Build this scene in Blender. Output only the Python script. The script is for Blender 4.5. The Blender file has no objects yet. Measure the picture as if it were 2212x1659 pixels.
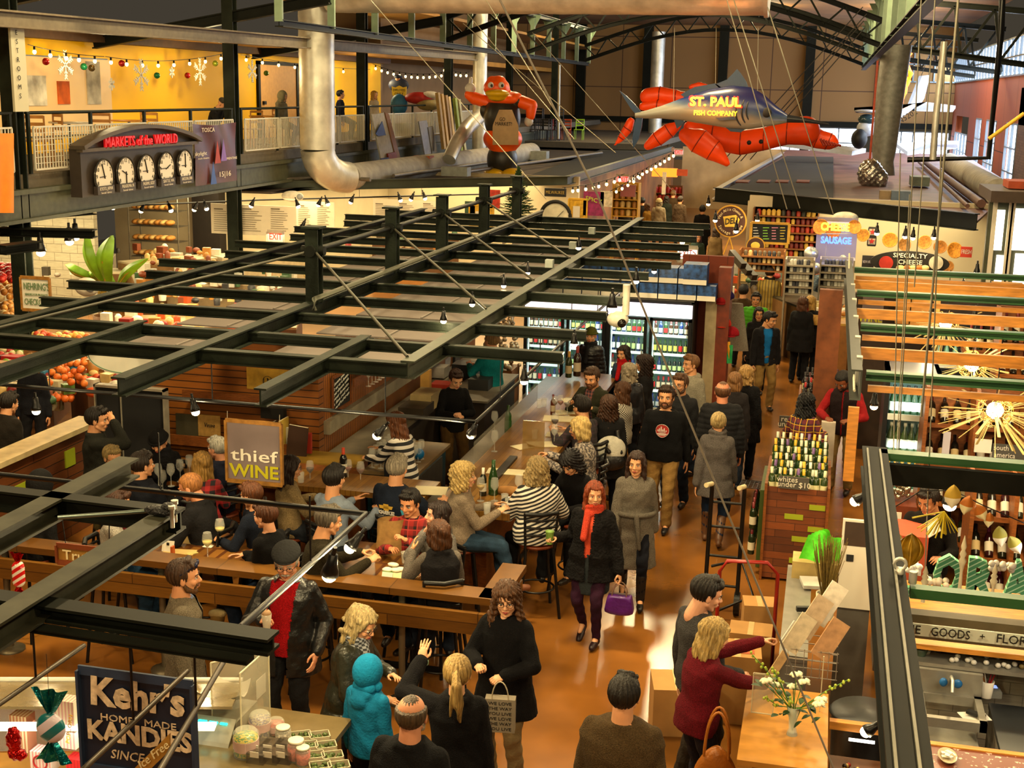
import bpy,math,random
import numpy as np
from mathutils import Vector,Matrix
from math import cos,sin,pi as PI
V3=Vector;DO=bpy.data.objects
random.seed(7)
S=bpy.context.scene
COL=S.collection
R=math.radians
# ---------------------------------------------------------------- camera
CAM_F,CX,CY,CAM_H=2800.0,1106.0,829.5,5.25
_up = V3((CX - 850, 13200 - CY, CAM_F)).normalized()           # world up, in camera axes
_hy=V3((1805-CX,-(212-CY),-CAM_F))
_hy = (_hy - _up * _hy.dot(_up)).normalized()                       # the hall's long axis
_hx=_hy.cross(_up)
MROT=Matrix((_hx,_hy,_up))
cam=DO.new('camera',bpy.data.cameras.new('camera'))
cam.data.sensor_width=36;cam.data.lens=CAM_F/2212*36;cam.data.clip_end=400
cam.matrix_world=Matrix.Translation((0,0,CAM_H)) @ MROT.to_4x4()
COL.objects.link(cam);S.camera=cam
# ---------------------------------------------------------------- world, exposure
W=bpy.data.worlds.new('world');S.world=W;W.use_nodes=True
W.node_tree.nodes['Background'].inputs[0].default_value=(1.0,0.82,0.58,1)
W.node_tree.nodes['Background'].inputs[1].default_value=0.035
S.view_settings.view_transform='Standard';S.view_settings.look='None'
S.view_settings.exposure=0.6;S.view_settings.gamma=1
S.cycles.use_denoising=True
S.cycles.max_bounces=5;S.cycles.diffuse_bounces=2;S.cycles.glossy_bounces=3
S.cycles.transmission_bounces=3;S.cycles.transparent_max_bounces=8
S.cycles.caustics_reflective=False;S.cycles.caustics_refractive=False
S.cycles.sample_clamp_indirect=4
def light(kind,loc,power,col,size=1.0,rot=(0,0,0),sizey=None,name='lamp_light',parent=None,spot=120):
 d=bpy.data.lights.new(name,kind);d.energy=power;d.color=col
 if kind=='AREA':
  d.size=size
  if sizey:d.shape='RECTANGLE';d.size_y=sizey
 elif kind=='SPOT':
  d.shadow_soft_size=size;d.spot_size=R(spot);d.spot_blend=.8
 else:d.shadow_soft_size=size
 o=DO.new(name,d);o.location=loc;o.rotation_euler=rot
 COL.objects.link(o)
 if parent:o.parent=parent
 return o
WARM=(1.0,0.80,0.42);COOL=(0.72,0.86,1.0)
# high bay lamps of the hall roof, plus an added front fill row behind the camera, above the frame of the photograph
for _x in (-9.5,-3.5,2.5):
 for _y in (-4,3,11,19,29,42,58):
  if _x==-3.5 and _y in (11,29):light('AREA',(_x,_y,8.6),620,WARM,1.1,name='high_bay_and_fill_light')
  else:light('POINT',(_x,_y,8.3),{-4:620,58:500}.get(_y,520),WARM,.35,name='high_bay_and_fill_light')
light('AREA',(5.9,60,6.8),1500,COOL,1.3,(0,R(62),0),30,name='daylight_clerestory')
light('AREA',(5.9,57,3.2),420,COOL,2.3,(0,R(90),0),18,name='daylight_windows')
# ---------------------------------------------------------------- from the photo's pixels to points in the hall
def ray(px,py): return MROT @ V3(((px-CX)/CAM_F,-(py-CY)/CAM_F,-1))
def P(px,py,z): r=ray(px,py);return V3((0,0,CAM_H))+r*((z-CAM_H)/r.z)
def PY(px,py,Y): r=ray(px,py);return V3((0,0,CAM_H))+r*(Y/r.y)
def PX(px,py,X): r=ray(px,py);return V3((0,0,CAM_H))+r*(X/r.x)
# ---------------------------------------------------------------- materials
def lin(c):
 if isinstance(c,str):
  c=[int(c[i:i+2],16)/255 for i in (0,2,4)]
 return tuple((x/12.92 if x<=.04045 else ((x+.055)/1.055) ** 2.4) for x in c[:3])+(1,)
MATS={}
def nt(m): m.use_nodes=True;return m.node_tree.nodes,m.node_tree.links,m.node_tree.nodes['Principled BSDF']
def mat(name,c,rough=.6,metal=0,emit=0,var=.12,vs=8,bump=0,bs=60,alpha=1,trans=0,ior=1.45,spec=None,st=(1,1,1),coat=0):
 if name in MATS:return MATS[name]
 m=bpy.data.materials.new(name);MATS[name]=m
 N,L,B=nt(m);col=lin(c)
 B.inputs['Roughness'].default_value=rough;B.inputs['Metallic'].default_value=metal
 B.inputs['IOR'].default_value=ior;B.inputs['Base Color'].default_value=col
 if spec is not None:B.inputs['Specular IOR Level'].default_value=spec
 if coat:B.inputs['Coat Weight'].default_value=coat;B.inputs['Coat Roughness'].default_value=.12
 if trans:B.inputs['Transmission Weight'].default_value=trans
 if alpha<1:B.inputs['Alpha'].default_value=alpha
 if emit:B.inputs['Emission Color'].default_value=col;B.inputs['Emission Strength'].default_value=emit
 if var or bump:
  tc=N.new('ShaderNodeTexCoord');mp=N.new('ShaderNodeMapping');mp.inputs['Scale'].default_value=st
  L.new(tc.outputs['Object'],mp.inputs[0])
 if var:
  n=N.new('ShaderNodeTexNoise');n.inputs['Scale'].default_value=vs;n.inputs['Detail'].default_value=4
  L.new(mp.outputs[0],n.inputs['Vector'])
  r=N.new('ShaderNodeMapRange');r.inputs['From Min'].default_value=.3;r.inputs['From Max'].default_value=.7
  r.inputs['To Min'].default_value=1-var*1.6;r.inputs['To Max'].default_value=1+var
  L.new(n.outputs['Fac'],r.inputs['Value'])
  mx=N.new('ShaderNodeVectorMath');mx.operation='SCALE';mx.inputs[0].default_value=col[:3]
  L.new(r.outputs[0],mx.inputs['Scale']);L.new(mx.outputs[0],B.inputs['Base Color'])
 if bump:
  n2=N.new('ShaderNodeTexNoise');n2.inputs['Scale'].default_value=bs;n2.inputs['Detail'].default_value=3
  L.new(mp.outputs[0],n2.inputs['Vector'])
  b=N.new('ShaderNodeBump');b.inputs['Strength'].default_value=bump;b.inputs['Distance'].default_value=.02
  L.new(n2.outputs['Fac'],b.inputs['Height']);L.new(b.outputs[0],B.inputs['Normal'])
 return m
def emi(name,c,s):
 if name in MATS:return MATS[name]
 m=bpy.data.materials.new(name);MATS[name]=m;N,L,B=nt(m)
 B.inputs['Base Color'].default_value=lin(c);B.inputs['Emission Color'].default_value=lin(c);B.inputs['Emission Strength'].default_value=s
 return m
def M_(N,L,op,a,b=None,c=None):
 n=N.new('ShaderNodeMath');n.operation=op
 for i,x in enumerate((a,b,c)):
  if x is None:continue
  if isinstance(x,(int,float)):n.inputs[i].default_value=x
  else:L.new(x,n.inputs[i])
 return n.outputs[0]
def pat(name,kind,c1,c2,c3=None,s=20,rough=.85,ang=0,axis='xz',w=.5):
 """surface patterns of one part: stripe, plaid, check, slat, tile, blotch, grid"""
 if name in MATS:return MATS[name]
 m=bpy.data.materials.new(name);MATS[name]=m;N,L,B=nt(m)
 B.inputs['Roughness'].default_value=rough
 tc=N.new('ShaderNodeTexCoord');sp=N.new('ShaderNodeSeparateXYZ');L.new(tc.outputs['Object'],sp.inputs[0])
 u=sp.outputs['XYZ'.index(axis[0].upper())];v=sp.outputs['XYZ'.index(axis[1].upper())]
 if ang:
  ca,sa=cos(R(ang)),sin(R(ang))
  u2=M_(N,L,'ADD',M_(N,L,'MULTIPLY',u,ca),M_(N,L,'MULTIPLY',v,sa))
  v=M_(N,L,'ADD',M_(N,L,'MULTIPLY',v,ca),M_(N,L,'MULTIPLY',u,-sa));u=u2
 def saw(x,k): return M_(N,L,'FRACT',M_(N,L,'ADD',M_(N,L,'MULTIPLY',x,k),100.0))
 mixc=N.new('ShaderNodeMix');mixc.data_type='RGBA';mixc.inputs[6].default_value=lin(c1);mixc.inputs[7].default_value=lin(c2)
 out=mixc.outputs[2]
 if kind=='stripe':fac=M_(N,L,'LESS_THAN',saw(v,s),w)
 elif kind=='check':
  fac=M_(N,L,'COMPARE',M_(N,L,'LESS_THAN',saw(u,s),.5),M_(N,L,'LESS_THAN',saw(v,s),.5),.1)
 elif kind=='plaid':
  fac=M_(N,L,'MULTIPLY',M_(N,L,'ADD',M_(N,L,'LESS_THAN',saw(u,s),w),M_(N,L,'LESS_THAN',saw(v,s),w)),.5)
 elif kind=='grid':
  fac=M_(N,L,'MAXIMUM',M_(N,L,'LESS_THAN',saw(u,s),w),M_(N,L,'LESS_THAN',saw(v,s),w))
 elif kind=='blotch':
  n=N.new('ShaderNodeTexNoise');n.inputs['Scale'].default_value=s;n.inputs['Detail'].default_value=2
  L.new(tc.outputs['Object'],n.inputs['Vector']);fac=M_(N,L,'GREATER_THAN',n.outputs['Fac'],w)
 elif kind in ('slat','rib'):
  x=v if kind=='slat' else u
  fac=M_(N,L,'LESS_THAN',saw(x,s),w)
  n=N.new('ShaderNodeTexNoise');n.inputs['Scale'].default_value=3;n.inputs['Detail'].default_value=5
  mp=N.new('ShaderNodeMapping');mp.inputs['Scale'].default_value=(1,1,14);L.new(tc.outputs['Object'],mp.inputs[0]);L.new(mp.outputs[0],n.inputs['Vector'])
  r=N.new('ShaderNodeMix');r.data_type='RGBA';r.inputs[6].default_value=lin(c1);r.inputs[7].default_value=lin(c3 or c1)
  L.new(n.outputs['Fac'],r.inputs[0]);L.new(r.outputs[2],mixc.inputs[6])
  b=N.new('ShaderNodeBump');b.inputs['Distance'].default_value=.02;b.invert=True;L.new(fac,b.inputs['Height']);L.new(b.outputs[0],B.inputs['Normal'])
 L.new(fac,mixc.inputs[0])
 if c3 and kind in ('plaid','stripe','blotch','check'):
  m2=N.new('ShaderNodeMix');m2.data_type='RGBA';L.new(out,m2.inputs[6]);m2.inputs[7].default_value=lin(c3)
  f2=M_(N,L,'MAXIMUM',M_(N,L,'LESS_THAN',saw(u,s),.1),M_(N,L,'LESS_THAN',saw(v,s),.1))
  L.new(f2,m2.inputs[0]);out=m2.outputs[2]
 L.new(out,B.inputs['Base Color'])
 return m
def planks(name,cols,bw=.9,bh=.08,rough=.5,mortar='1a0d06',ms=.03,axis='xz',bump=True):
 """boards, bricks or tiles in a running bond"""
 if name in MATS:return MATS[name]
 m=bpy.data.materials.new(name);MATS[name]=m;N,L,B=nt(m);B.inputs['Roughness'].default_value=rough
 tc=N.new('ShaderNodeTexCoord');sp=N.new('ShaderNodeSeparateXYZ');cb=N.new('ShaderNodeCombineXYZ')
 L.new(tc.outputs['Object'],sp.inputs[0])
 L.new(sp.outputs['XYZ'.index(axis[0].upper())],cb.inputs[0]);L.new(sp.outputs['XYZ'.index(axis[1].upper())],cb.inputs[1])
 br=N.new('ShaderNodeTexBrick');L.new(cb.outputs[0],br.inputs['Vector'])
 br.inputs['Scale'].default_value=1;br.inputs['Brick Width'].default_value=bw;br.inputs['Row Height'].default_value=bh
 br.inputs['Mortar Size'].default_value=ms*bh;br.inputs['Color1'].default_value=lin(cols[0]);br.inputs['Color2'].default_value=lin(cols[1])
 br.inputs['Mortar'].default_value=lin(mortar);br.inputs['Bias'].default_value=0
 n=N.new('ShaderNodeTexNoise');n.inputs['Scale'].default_value=6;n.inputs['Detail'].default_value=6
 mp=N.new('ShaderNodeMapping');mp.inputs['Scale'].default_value=(1.2,1.2,16 if axis[1]=='z' else 1.2);L.new(tc.outputs['Object'],mp.inputs[0]);L.new(mp.outputs[0],n.inputs['Vector'])
 r=N.new('ShaderNodeMapRange');r.inputs['To Min'].default_value=.6;r.inputs['To Max'].default_value=1.4;L.new(n.outputs['Fac'],r.inputs['Value'])
 vm=N.new('ShaderNodeVectorMath');vm.operation='SCALE';L.new(br.outputs['Color'],vm.inputs[0]);L.new(r.outputs[0],vm.inputs['Scale'])
 L.new(vm.outputs[0],B.inputs['Base Color'])
 if bump:
  b=N.new('ShaderNodeBump');b.inputs['Distance'].default_value=.01;b.invert=True;L.new(br.outputs['Fac'],b.inputs['Height']);L.new(b.outputs[0],B.inputs['Normal'])
 return m
TMP=bpy.data.scenes.new('tmp_build');TL=TMP.view_layers[0]
def evaluated_mesh(o):
 TMP.collection.objects.link(o);TL.update();return bpy.data.meshes.new_from_object(o.evaluated_get(TL.depsgraph))
# ---------------------------------------------------------------- mesh builder
def frame(d,hint=(0,0,1)):
 z=Vector(d).normalized();h=Vector(hint)
 if abs(z.dot(h.normalized()))>.98:h=V3((0,1,0)) if abs(z.y)<.9 else V3((1,0,0))
 x=h.cross(z).normalized();y=z.cross(x)
 return x,y,z
class MB:
 def __init__(s,m=None): s.v=[];s.f=[];s.mi=[];s.sm=[];s.mats=[];s.cur=0;s.T=None;(m and s.mat(m))
 def mat(s,m):
  if m not in s.mats:s.mats.append(m)
  s.cur=s.mats.index(m);return s
 def add(s,vs,fs,smooth=False):
  b=len(s.v)
  if s.T is not None:vs=[s.T @ Vector(p) for p in vs]
  s.v += [tuple(p) for p in vs];s.f += [tuple(b+i for i in f) for f in fs]
  s.mi += [s.cur]*len(fs);s.sm += [smooth]*len(fs);return s
 def box(s,a,b):
  x0,y0,z0=[min(p,q) for p,q in zip(a,b)];x1,y1,z1=[max(p,q) for p,q in zip(a,b)]
  return s.add([(x,y,z) for z in (z0,z1) for y in (y0,y1) for x in (x0,x1)],
      [(0,2,3,1),(4,5,7,6),(0,1,5,4),(2,6,7,3),(0,4,6,2),(1,3,7,5)])
 def cbox(s,c,d): return s.box([c[i]-d[i]/2 for i in range(3)],[c[i]+d[i]/2 for i in range(3)])
 def bar(s,p,q,w,h,hint=(0,0,1)):
  p=Vector(p);q=Vector(q);x,y,z=frame(q-p,hint)
  c=[x*w/2*i+y*h/2*j for i,j in ((-1,-1),(1,-1),(1,1),(-1,1))]
  return s.add([p+k for k in c]+[q+k for k in c],[(3,2,1,0),(4,5,6,7),(0,1,5,4),(1,2,6,5),(2,3,7,6),(3,0,4,7)])
 def sect(s,p,q,prof,hint=(0,0,1)):
  p=Vector(p);q=Vector(q);x,y,z=frame(q-p,hint);n=len(prof)
  r=[x*a+y*b for a,b in prof]
  return s.add([p+k for k in r]+[q+k for k in r],[tuple(range(n))[::-1],tuple(range(n,2*n))]+[(i,(i+1) % n,n+(i+1) % n,n+i) for i in range(n)])
 def ibeam(s,p,q,w,h,t=.012):
  a,b,u=w/2,h/2,t/2
  return s.sect(p,q,[(-a,-b),(a,-b),(a,-b+t),(u,-b+t),(u,b-t),(a,b-t),(a,b),(-a,b),(-a,b-t),(-u,b-t),(-u,-b+t),(-a,-b+t)])
 def chan(s,p,q,w,h,t=.012,side=1):
  a,b=w*side,h/2
  return s.sect(p,q,[(0,-b),(a,-b),(a,-b+t),(t*side,-b+t),(t*side,b-t),(a,b-t),(a,b),(0,b)])
 def tube(s,pts,r,n=8,cap=True,hint=(0,0,1)):
  pts=[Vector(p) for p in pts];rs=r if isinstance(r,(list,tuple)) else [r]*len(pts)
  vs=[]
  for i,p in enumerate(pts):
   d=(pts[min(i+1,len(pts)-1)]-pts[max(i-1,0)])
   x,y,z=frame(d if d.length>1e-6 else V3((0,0,1)),hint)
   vs += [p+(x*cos(2*PI*k/n)+y*sin(2*PI*k/n))*rs[i] for k in range(n)]
  fs=[(i*n+k,i*n+(k+1) % n,(i+1)*n+(k+1) % n,(i+1)*n+k) for i in range(len(pts)-1) for k in range(n)]
  s.add(vs,fs,True)
  if cap:
   s.add(vs[:n],[tuple(range(n))[::-1]]);s.add(vs[-n:],[tuple(range(n))])
  return s
 def cap(s,a,b,ra,rb,n=10,k=4):
  a=Vector(a);b=Vector(b);d=b-a
  if d.length<1e-5:d=V3((0,0,1e-5))
  u=d.normalized();pts=[];rs=[]
  for i in range(k+1):
   t=-PI/2+(PI/2)*i/k;pts.append(a+u*ra*sin(t));rs.append(max(ra*cos(t),1e-4))
  for i in range(k+1):
   t=(PI/2)*i/k;pts.append(b+u*rb*sin(t));rs.append(max(rb*cos(t),1e-4))
  x,y,z=frame(d);vs=[]
  for p,r in zip(pts,rs):vs += [p+(x*cos(2*PI*q/n)+y*sin(2*PI*q/n))*r for q in range(n)]
  m=len(pts)
  fs=[(i*n+q,i*n+(q+1) % n,(i+1)*n+(q+1) % n,(i+1)*n+q) for i in range(m-1) for q in range(n)]
  return s.add(vs,fs+[tuple(range(n))[::-1],tuple(range((m-1)*n,m*n))],True)
 def ell(s,c,r,n=16,k=10,rot=None,fn=None):
  c=Vector(c);r=(r,r,r) if isinstance(r,(int,float)) else r;vs=[]
  for i in range(k+1):
   t=PI*i/k
   for q in range(n):
    a=2*PI*q/n;p=V3((r[0]*sin(t)*cos(a),r[1]*sin(t)*sin(a),-r[2]*cos(t)))
    if rot:p=rot @ p
    p=c+p
    if fn:p=fn(p)
    vs.append(p)
  fs=[(i*n+q,i*n+(q+1) % n,(i+1)*n+(q+1) % n,(i+1)*n+q) for i in range(k) for q in range(n)]
  return s.add(vs,fs,True)
 def lathe(s,prof,c=(0,0,0),n=16,smooth=True):
  c=Vector(c);vs=[]
  for r,z in prof:vs += [c+V3((r*cos(2*PI*q/n),r*sin(2*PI*q/n),z)) for q in range(n)]
  m=len(prof)
  fs=[(i*n+q,i*n+(q+1) % n,(i+1)*n+(q+1) % n,(i+1)*n+q) for i in range(m-1) for q in range(n)]
  s.add(vs,fs,smooth)
  if prof[0][0]>1e-4:s.add(vs[:n],[tuple(range(n))[::-1]])
  if prof[-1][0]>1e-4:s.add(vs[-n:],[tuple(range(n))])
  return s
 def loft(s,rings,closed=True,smooth=True):
  n=len(rings[0]);vs=[p for r in rings for p in r]
  s.add(vs,[(i*n+q,i*n+(q+1) % n,(i+1)*n+(q+1) % n,(i+1)*n+q) for i in range(len(rings)-1) for q in range(n)],smooth)
  if closed:s.add(rings[0],[tuple(range(n))[::-1]]);s.add(rings[-1],[tuple(range(n))])
  return s
 def poly(s,pts,th,nrm=None):
  """a flat outline given thickness th along its normal"""
  pts=[Vector(p) for p in pts];n=len(pts)
  if nrm is None:
   nv=V3((0,0,0))
   for i in range(n):nv += (pts[i]-pts[0]).cross(pts[(i+1) % n]-pts[0])
   nrm=nv.normalized()
  d=Vector(nrm)*th
  return s.add(pts+[p+d for p in pts],[tuple(range(n))[::-1],tuple(range(n,2*n))]+[(i,(i+1) % n,n+(i+1) % n,n+i) for i in range(n)])
 def sheet(s,fn,nu,nv,th=0):
  vs=[fn(i/nu,j/nv) for j in range(nv+1) for i in range(nu+1)]
  s.add(vs,[(j*(nu+1)+i,j*(nu+1)+i+1,(j+1)*(nu+1)+i+1,(j+1)*(nu+1)+i) for j in range(nv) for i in range(nu)],True)
  return s
 def mesh(s,name):
  me=bpy.data.meshes.new(name);me.from_pydata(s.v,[],s.f)
  for m in s.mats:me.materials.append(m)
  if s.mats:me.polygons.foreach_set('material_index',s.mi)
  me.polygons.foreach_set('use_smooth',s.sm);me.update();return me
 def build(s,name,parent=None,world=False,label=None,cat=None,group=None,kind=None,loc=None):
  """links ONE mesh object; a top-level one gets its origin at the foot of its bounding box (or at loc when given in local axes)"""
  off=None
  if parent is None and loc is None and s.v:
   a=np.array(s.v);off=V3(((a[:,0].min()+a[:,0].max())/2,(a[:,1].min()+a[:,1].max())/2,a[:,2].min()))
  elif parent is not None and world:off=Vector(parent['_w']) if '_w' in parent else parent.location.copy()
  if off is not None:s.v=[(p[0]-off.x,p[1]-off.y,p[2]-off.z) for p in s.v]
  o=DO.new(name,s.mesh(name));COL.objects.link(o)
  if parent is not None:o.parent=parent
  else:o.location=off if loc is None else loc
  return tag(o,label,cat,group,kind)
def tag(o,label=None,cat=None,group=None,kind=None):
 if label:o['label']=label
 if cat:o['category']=cat
 if group:o['group']=group
 if kind:o['kind']=kind
 return o
def thing(name,label,cat,loc=(0,0,0),rz=0,group=None):
 o=DO.new(name,None);COL.objects.link(o);o.location=loc;o.rotation_euler=(0,0,R(rz));o.empty_display_size=.1
 return tag(o,label,cat,group)
def dup(o,loc=None,rz=None,label=None,group=None,parent=None,rot=None,scale=None):
 c=o.copy();COL.objects.link(c)
 if parent is not None:c.parent=parent
 for ch in o.children:dup(ch,parent=c)
 if loc is not None:c.location=loc
 if rz is not None:c.rotation_euler=(0,0,R(rz))
 if rot is not None:c.rotation_euler=rot
 if scale is not None:c.scale=scale if isinstance(scale,(tuple,list)) else (scale,)*3
 if label:c['label']=label
 if group:c['group']=group
 return c
def textmesh(mb,body,size,mtx,m,ext=.004,spacing=1.0,shear=0,bold=.0,fit=None,align='CENTER'):
 """adds raised letters; text runs along local x, up along local y, facing local z of mtx"""
 cu=bpy.data.curves.new('t','FONT');cu.body=body;cu.size=size;cu.extrude=ext;cu.align_x=align;cu.align_y='CENTER'
 cu.space_character=spacing;cu.shear=shear;cu.offset=bold;cu.resolution_u=2
 o=DO.new('t',cu);me=evaluated_mesh(o)
 vs=[v.co.copy() for v in me.vertices];fs=[tuple(p.vertices) for p in me.polygons]
 DO.remove(o);bpy.data.curves.remove(cu);bpy.data.meshes.remove(me)
 if fit and vs:
  w=max(v.x for v in vs)-min(v.x for v in vs)
  if w>0:vs=[V3((v.x*fit/w,v.y,v.z)) for v in vs]
 mb.mat(m);mb.add([mtx @ v for v in vs],fs);return mb
def basis(o,x,y):
 """matrix whose x, y axes lie along x, y"""
 x=Vector(x).normalized();z=x.cross(Vector(y)).normalized();y=z.cross(x)
 m=Matrix((x,y,z)).transposed().to_4x4();m.translation=Vector(o);return m
def remesh(mb,vox,smooth=2,fac=.5):
 me=mb.mesh('r');o=DO.new('r',me)
 md=o.modifiers.new('r','REMESH');md.mode='VOXEL';md.voxel_size=vox;md.use_smooth_shade=True
 if smooth:sm=o.modifiers.new('s','SMOOTH');sm.factor=fac;sm.iterations=smooth
 r=evaluated_mesh(o)
 n=len(r.vertices);co=np.empty(n*3,'f');r.vertices.foreach_get('co',co)
 no=np.empty(n*3,'f');r.vertices.foreach_get('normal',no)
 fs=[tuple(p.vertices) for p in r.polygons]
 DO.remove(o);bpy.data.meshes.remove(me);bpy.data.meshes.remove(r)
 return co.reshape(-1,3),fs,no.reshape(-1,3)
# ================================================================ people
def fmat(c,kind='cloth',**k):
 """cloth material from a colour hex or a ready material"""
 if not isinstance(c,str):return c
 p=dict(cloth=dict(rough=.9,var=.10,vs=14,bump=.35,bs=55,spec=.25),leather=dict(rough=.34,var=.1,vs=10,bump=.5,bs=18),
    knit=dict(rough=.95,var=.3,vs=120,bump=.7,bs=160,spec=.2),denim=dict(rough=.9,var=.28,vs=9,bump=.3,bs=120,spec=.2),
    fur=dict(rough=.95,var=.35,vs=40,bump=1.0,bs=45,spec=.2),hair=dict(rough=.5,var=.35,vs=70,bump=.6,bs=110,spec=.4,st=(1,1,.12)),
    skin=dict(rough=.5,var=.07,vs=9,spec=.4),shoe=dict(rough=.4,var=.1))[kind]
 p.update(k);return mat(kind+'_'+c,c,**p)
HANDS={}
def hand(kind):
 """right hand: wrist at origin, fingers along +y, palm faces -z, thumb on -x"""
 if kind in HANDS:return HANDS[kind]
 b=MB(mat('x','ffffff'))
 b.cap((0,-.03,0),(0,.02,0),.023,.025,10);b.ell((0,.05,0),(.036,.05,.014),14,8);b.ell((-.022,.035,-.006),(.018,.03,.014),10,6)
 curl={'relax':.32,'grip':1.05,'flat':.05,'fist':1.35}[kind]
 for x,l,r,sp in ((-.027,.070,.0082,-.10),(-.009,.078,.0085,-.02),(.009,.072,.0082,.05),(.026,.056,.0072,.15)):
  p=V3((x,.088,0));a=curl*.45
  for seg,f in ((.45,1.0),(.32,.92),(.25,.82)):
   d=V3((sin(sp)*cos(a),cos(a)*cos(sp),-sin(a)));q=p+d*l*seg
   b.cap(p,q,r*f,r*f*.93,8,3);p=q;a += curl
 t0=V3((-.026,.022,-.006));c=curl
 t1=t0+V3((-.024,.026,-.008-.012*min(c,1)));t2=t1+V3((-.006+.014*min(c,1),.026,-.008-.012*min(c,1)));t3=t2+V3((.004+.012*min(c,1),.020,-.004))
 b.cap(t0,t1,.0125,.0105,8,3);b.cap(t1,t2,.0105,.009,8,3);b.cap(t2,t3,.009,.0075,8,3)
 HANDS[kind]=remesh(b,.0038,1);return HANDS[kind]
HEADS={}
def headgeo(sex):
 if sex in HEADS:return HEADS[sex]
 f=sex=='f';b=MB(mat('x','ffffff'))
 b.ell((0,-.014,.028),(.074,.094,.084),22,14);b.ell((0,.014,-.022),(.059,.068,.078),20,12)
 j=.040 if f else .048
 b.ell((0,.024,-.070),(j,.044,.032));b.ell((0,.054,-.094),(.018 if f else .023,.018,.015));b.cap((-.05,.005,-.055),(-.018,.05,-.09),.017,.014);b.cap((.05,.005,-.055),(.018,.05,-.09),.017,.014)
 b.cap((-.03,.070,.019),(.03,.070,.019),.011,.011);b.cap((0,.074,.016),(0,.097,-.024),.0065,.0105);b.ell((-.0095,.089,-.030),(.0075,.010,.007));b.ell((.0095,.089,-.030),(.0075,.010,.007))
 b.ell((-.034,.054,-.026),(.024,.022,.022));b.ell((.034,.054,-.026),(.024,.022,.022));b.ell((0,.068,-.060),(.026,.019,.018))
 b.ell((-.076,-.006,-.008),(.009,.019,.031));b.ell((.076,-.006,-.008),(.009,.019,.031))
 b.cap((0,-.024,-.06),(0,-.04,-.17),.047 if f else .056,.050 if f else .062,16)
 h=remesh(b,.0058,1)
 e = []   # eyes, lips, brows: (builder, slot)
 for sx in (-1,1):
  e.append((MB().ell((sx*.030,.0725,.001),(.0135,.0095,.0068),10,6),1));e.append((MB().ell((sx*.030,.0795,.0008),(.0058,.0038,.0060),8,5),2))
  e.append((MB().tube([(sx*.016,.0815,.008),(sx*.031,.0825,.0105),(sx*.045,.0735,.006)],.0021,6),4))
  e.append((MB().tube([(sx*.013,.083,.020),(sx*.030,.083,.0255),(sx*.047,.0715,.021)],.0027 if f else .0038,6),4))
 e.append((MB().tube([(-.022,.079,-.057),(-.010,.0865,-.0535),(0,.088,-.0550),(.010,.0865,-.0535),(.022,.079,-.057)],[.0015,.004,.0036,.004,.0015],6),3))
 e.append((MB().tube([(-.020,.078,-.0590),(0,.0865,-.0635),(.020,.078,-.0590)],[.0015,.0052,.0015],6),3))
 HEADS[sex]=(h,e);return HEADS[sex]
HAIRS={}
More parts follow.
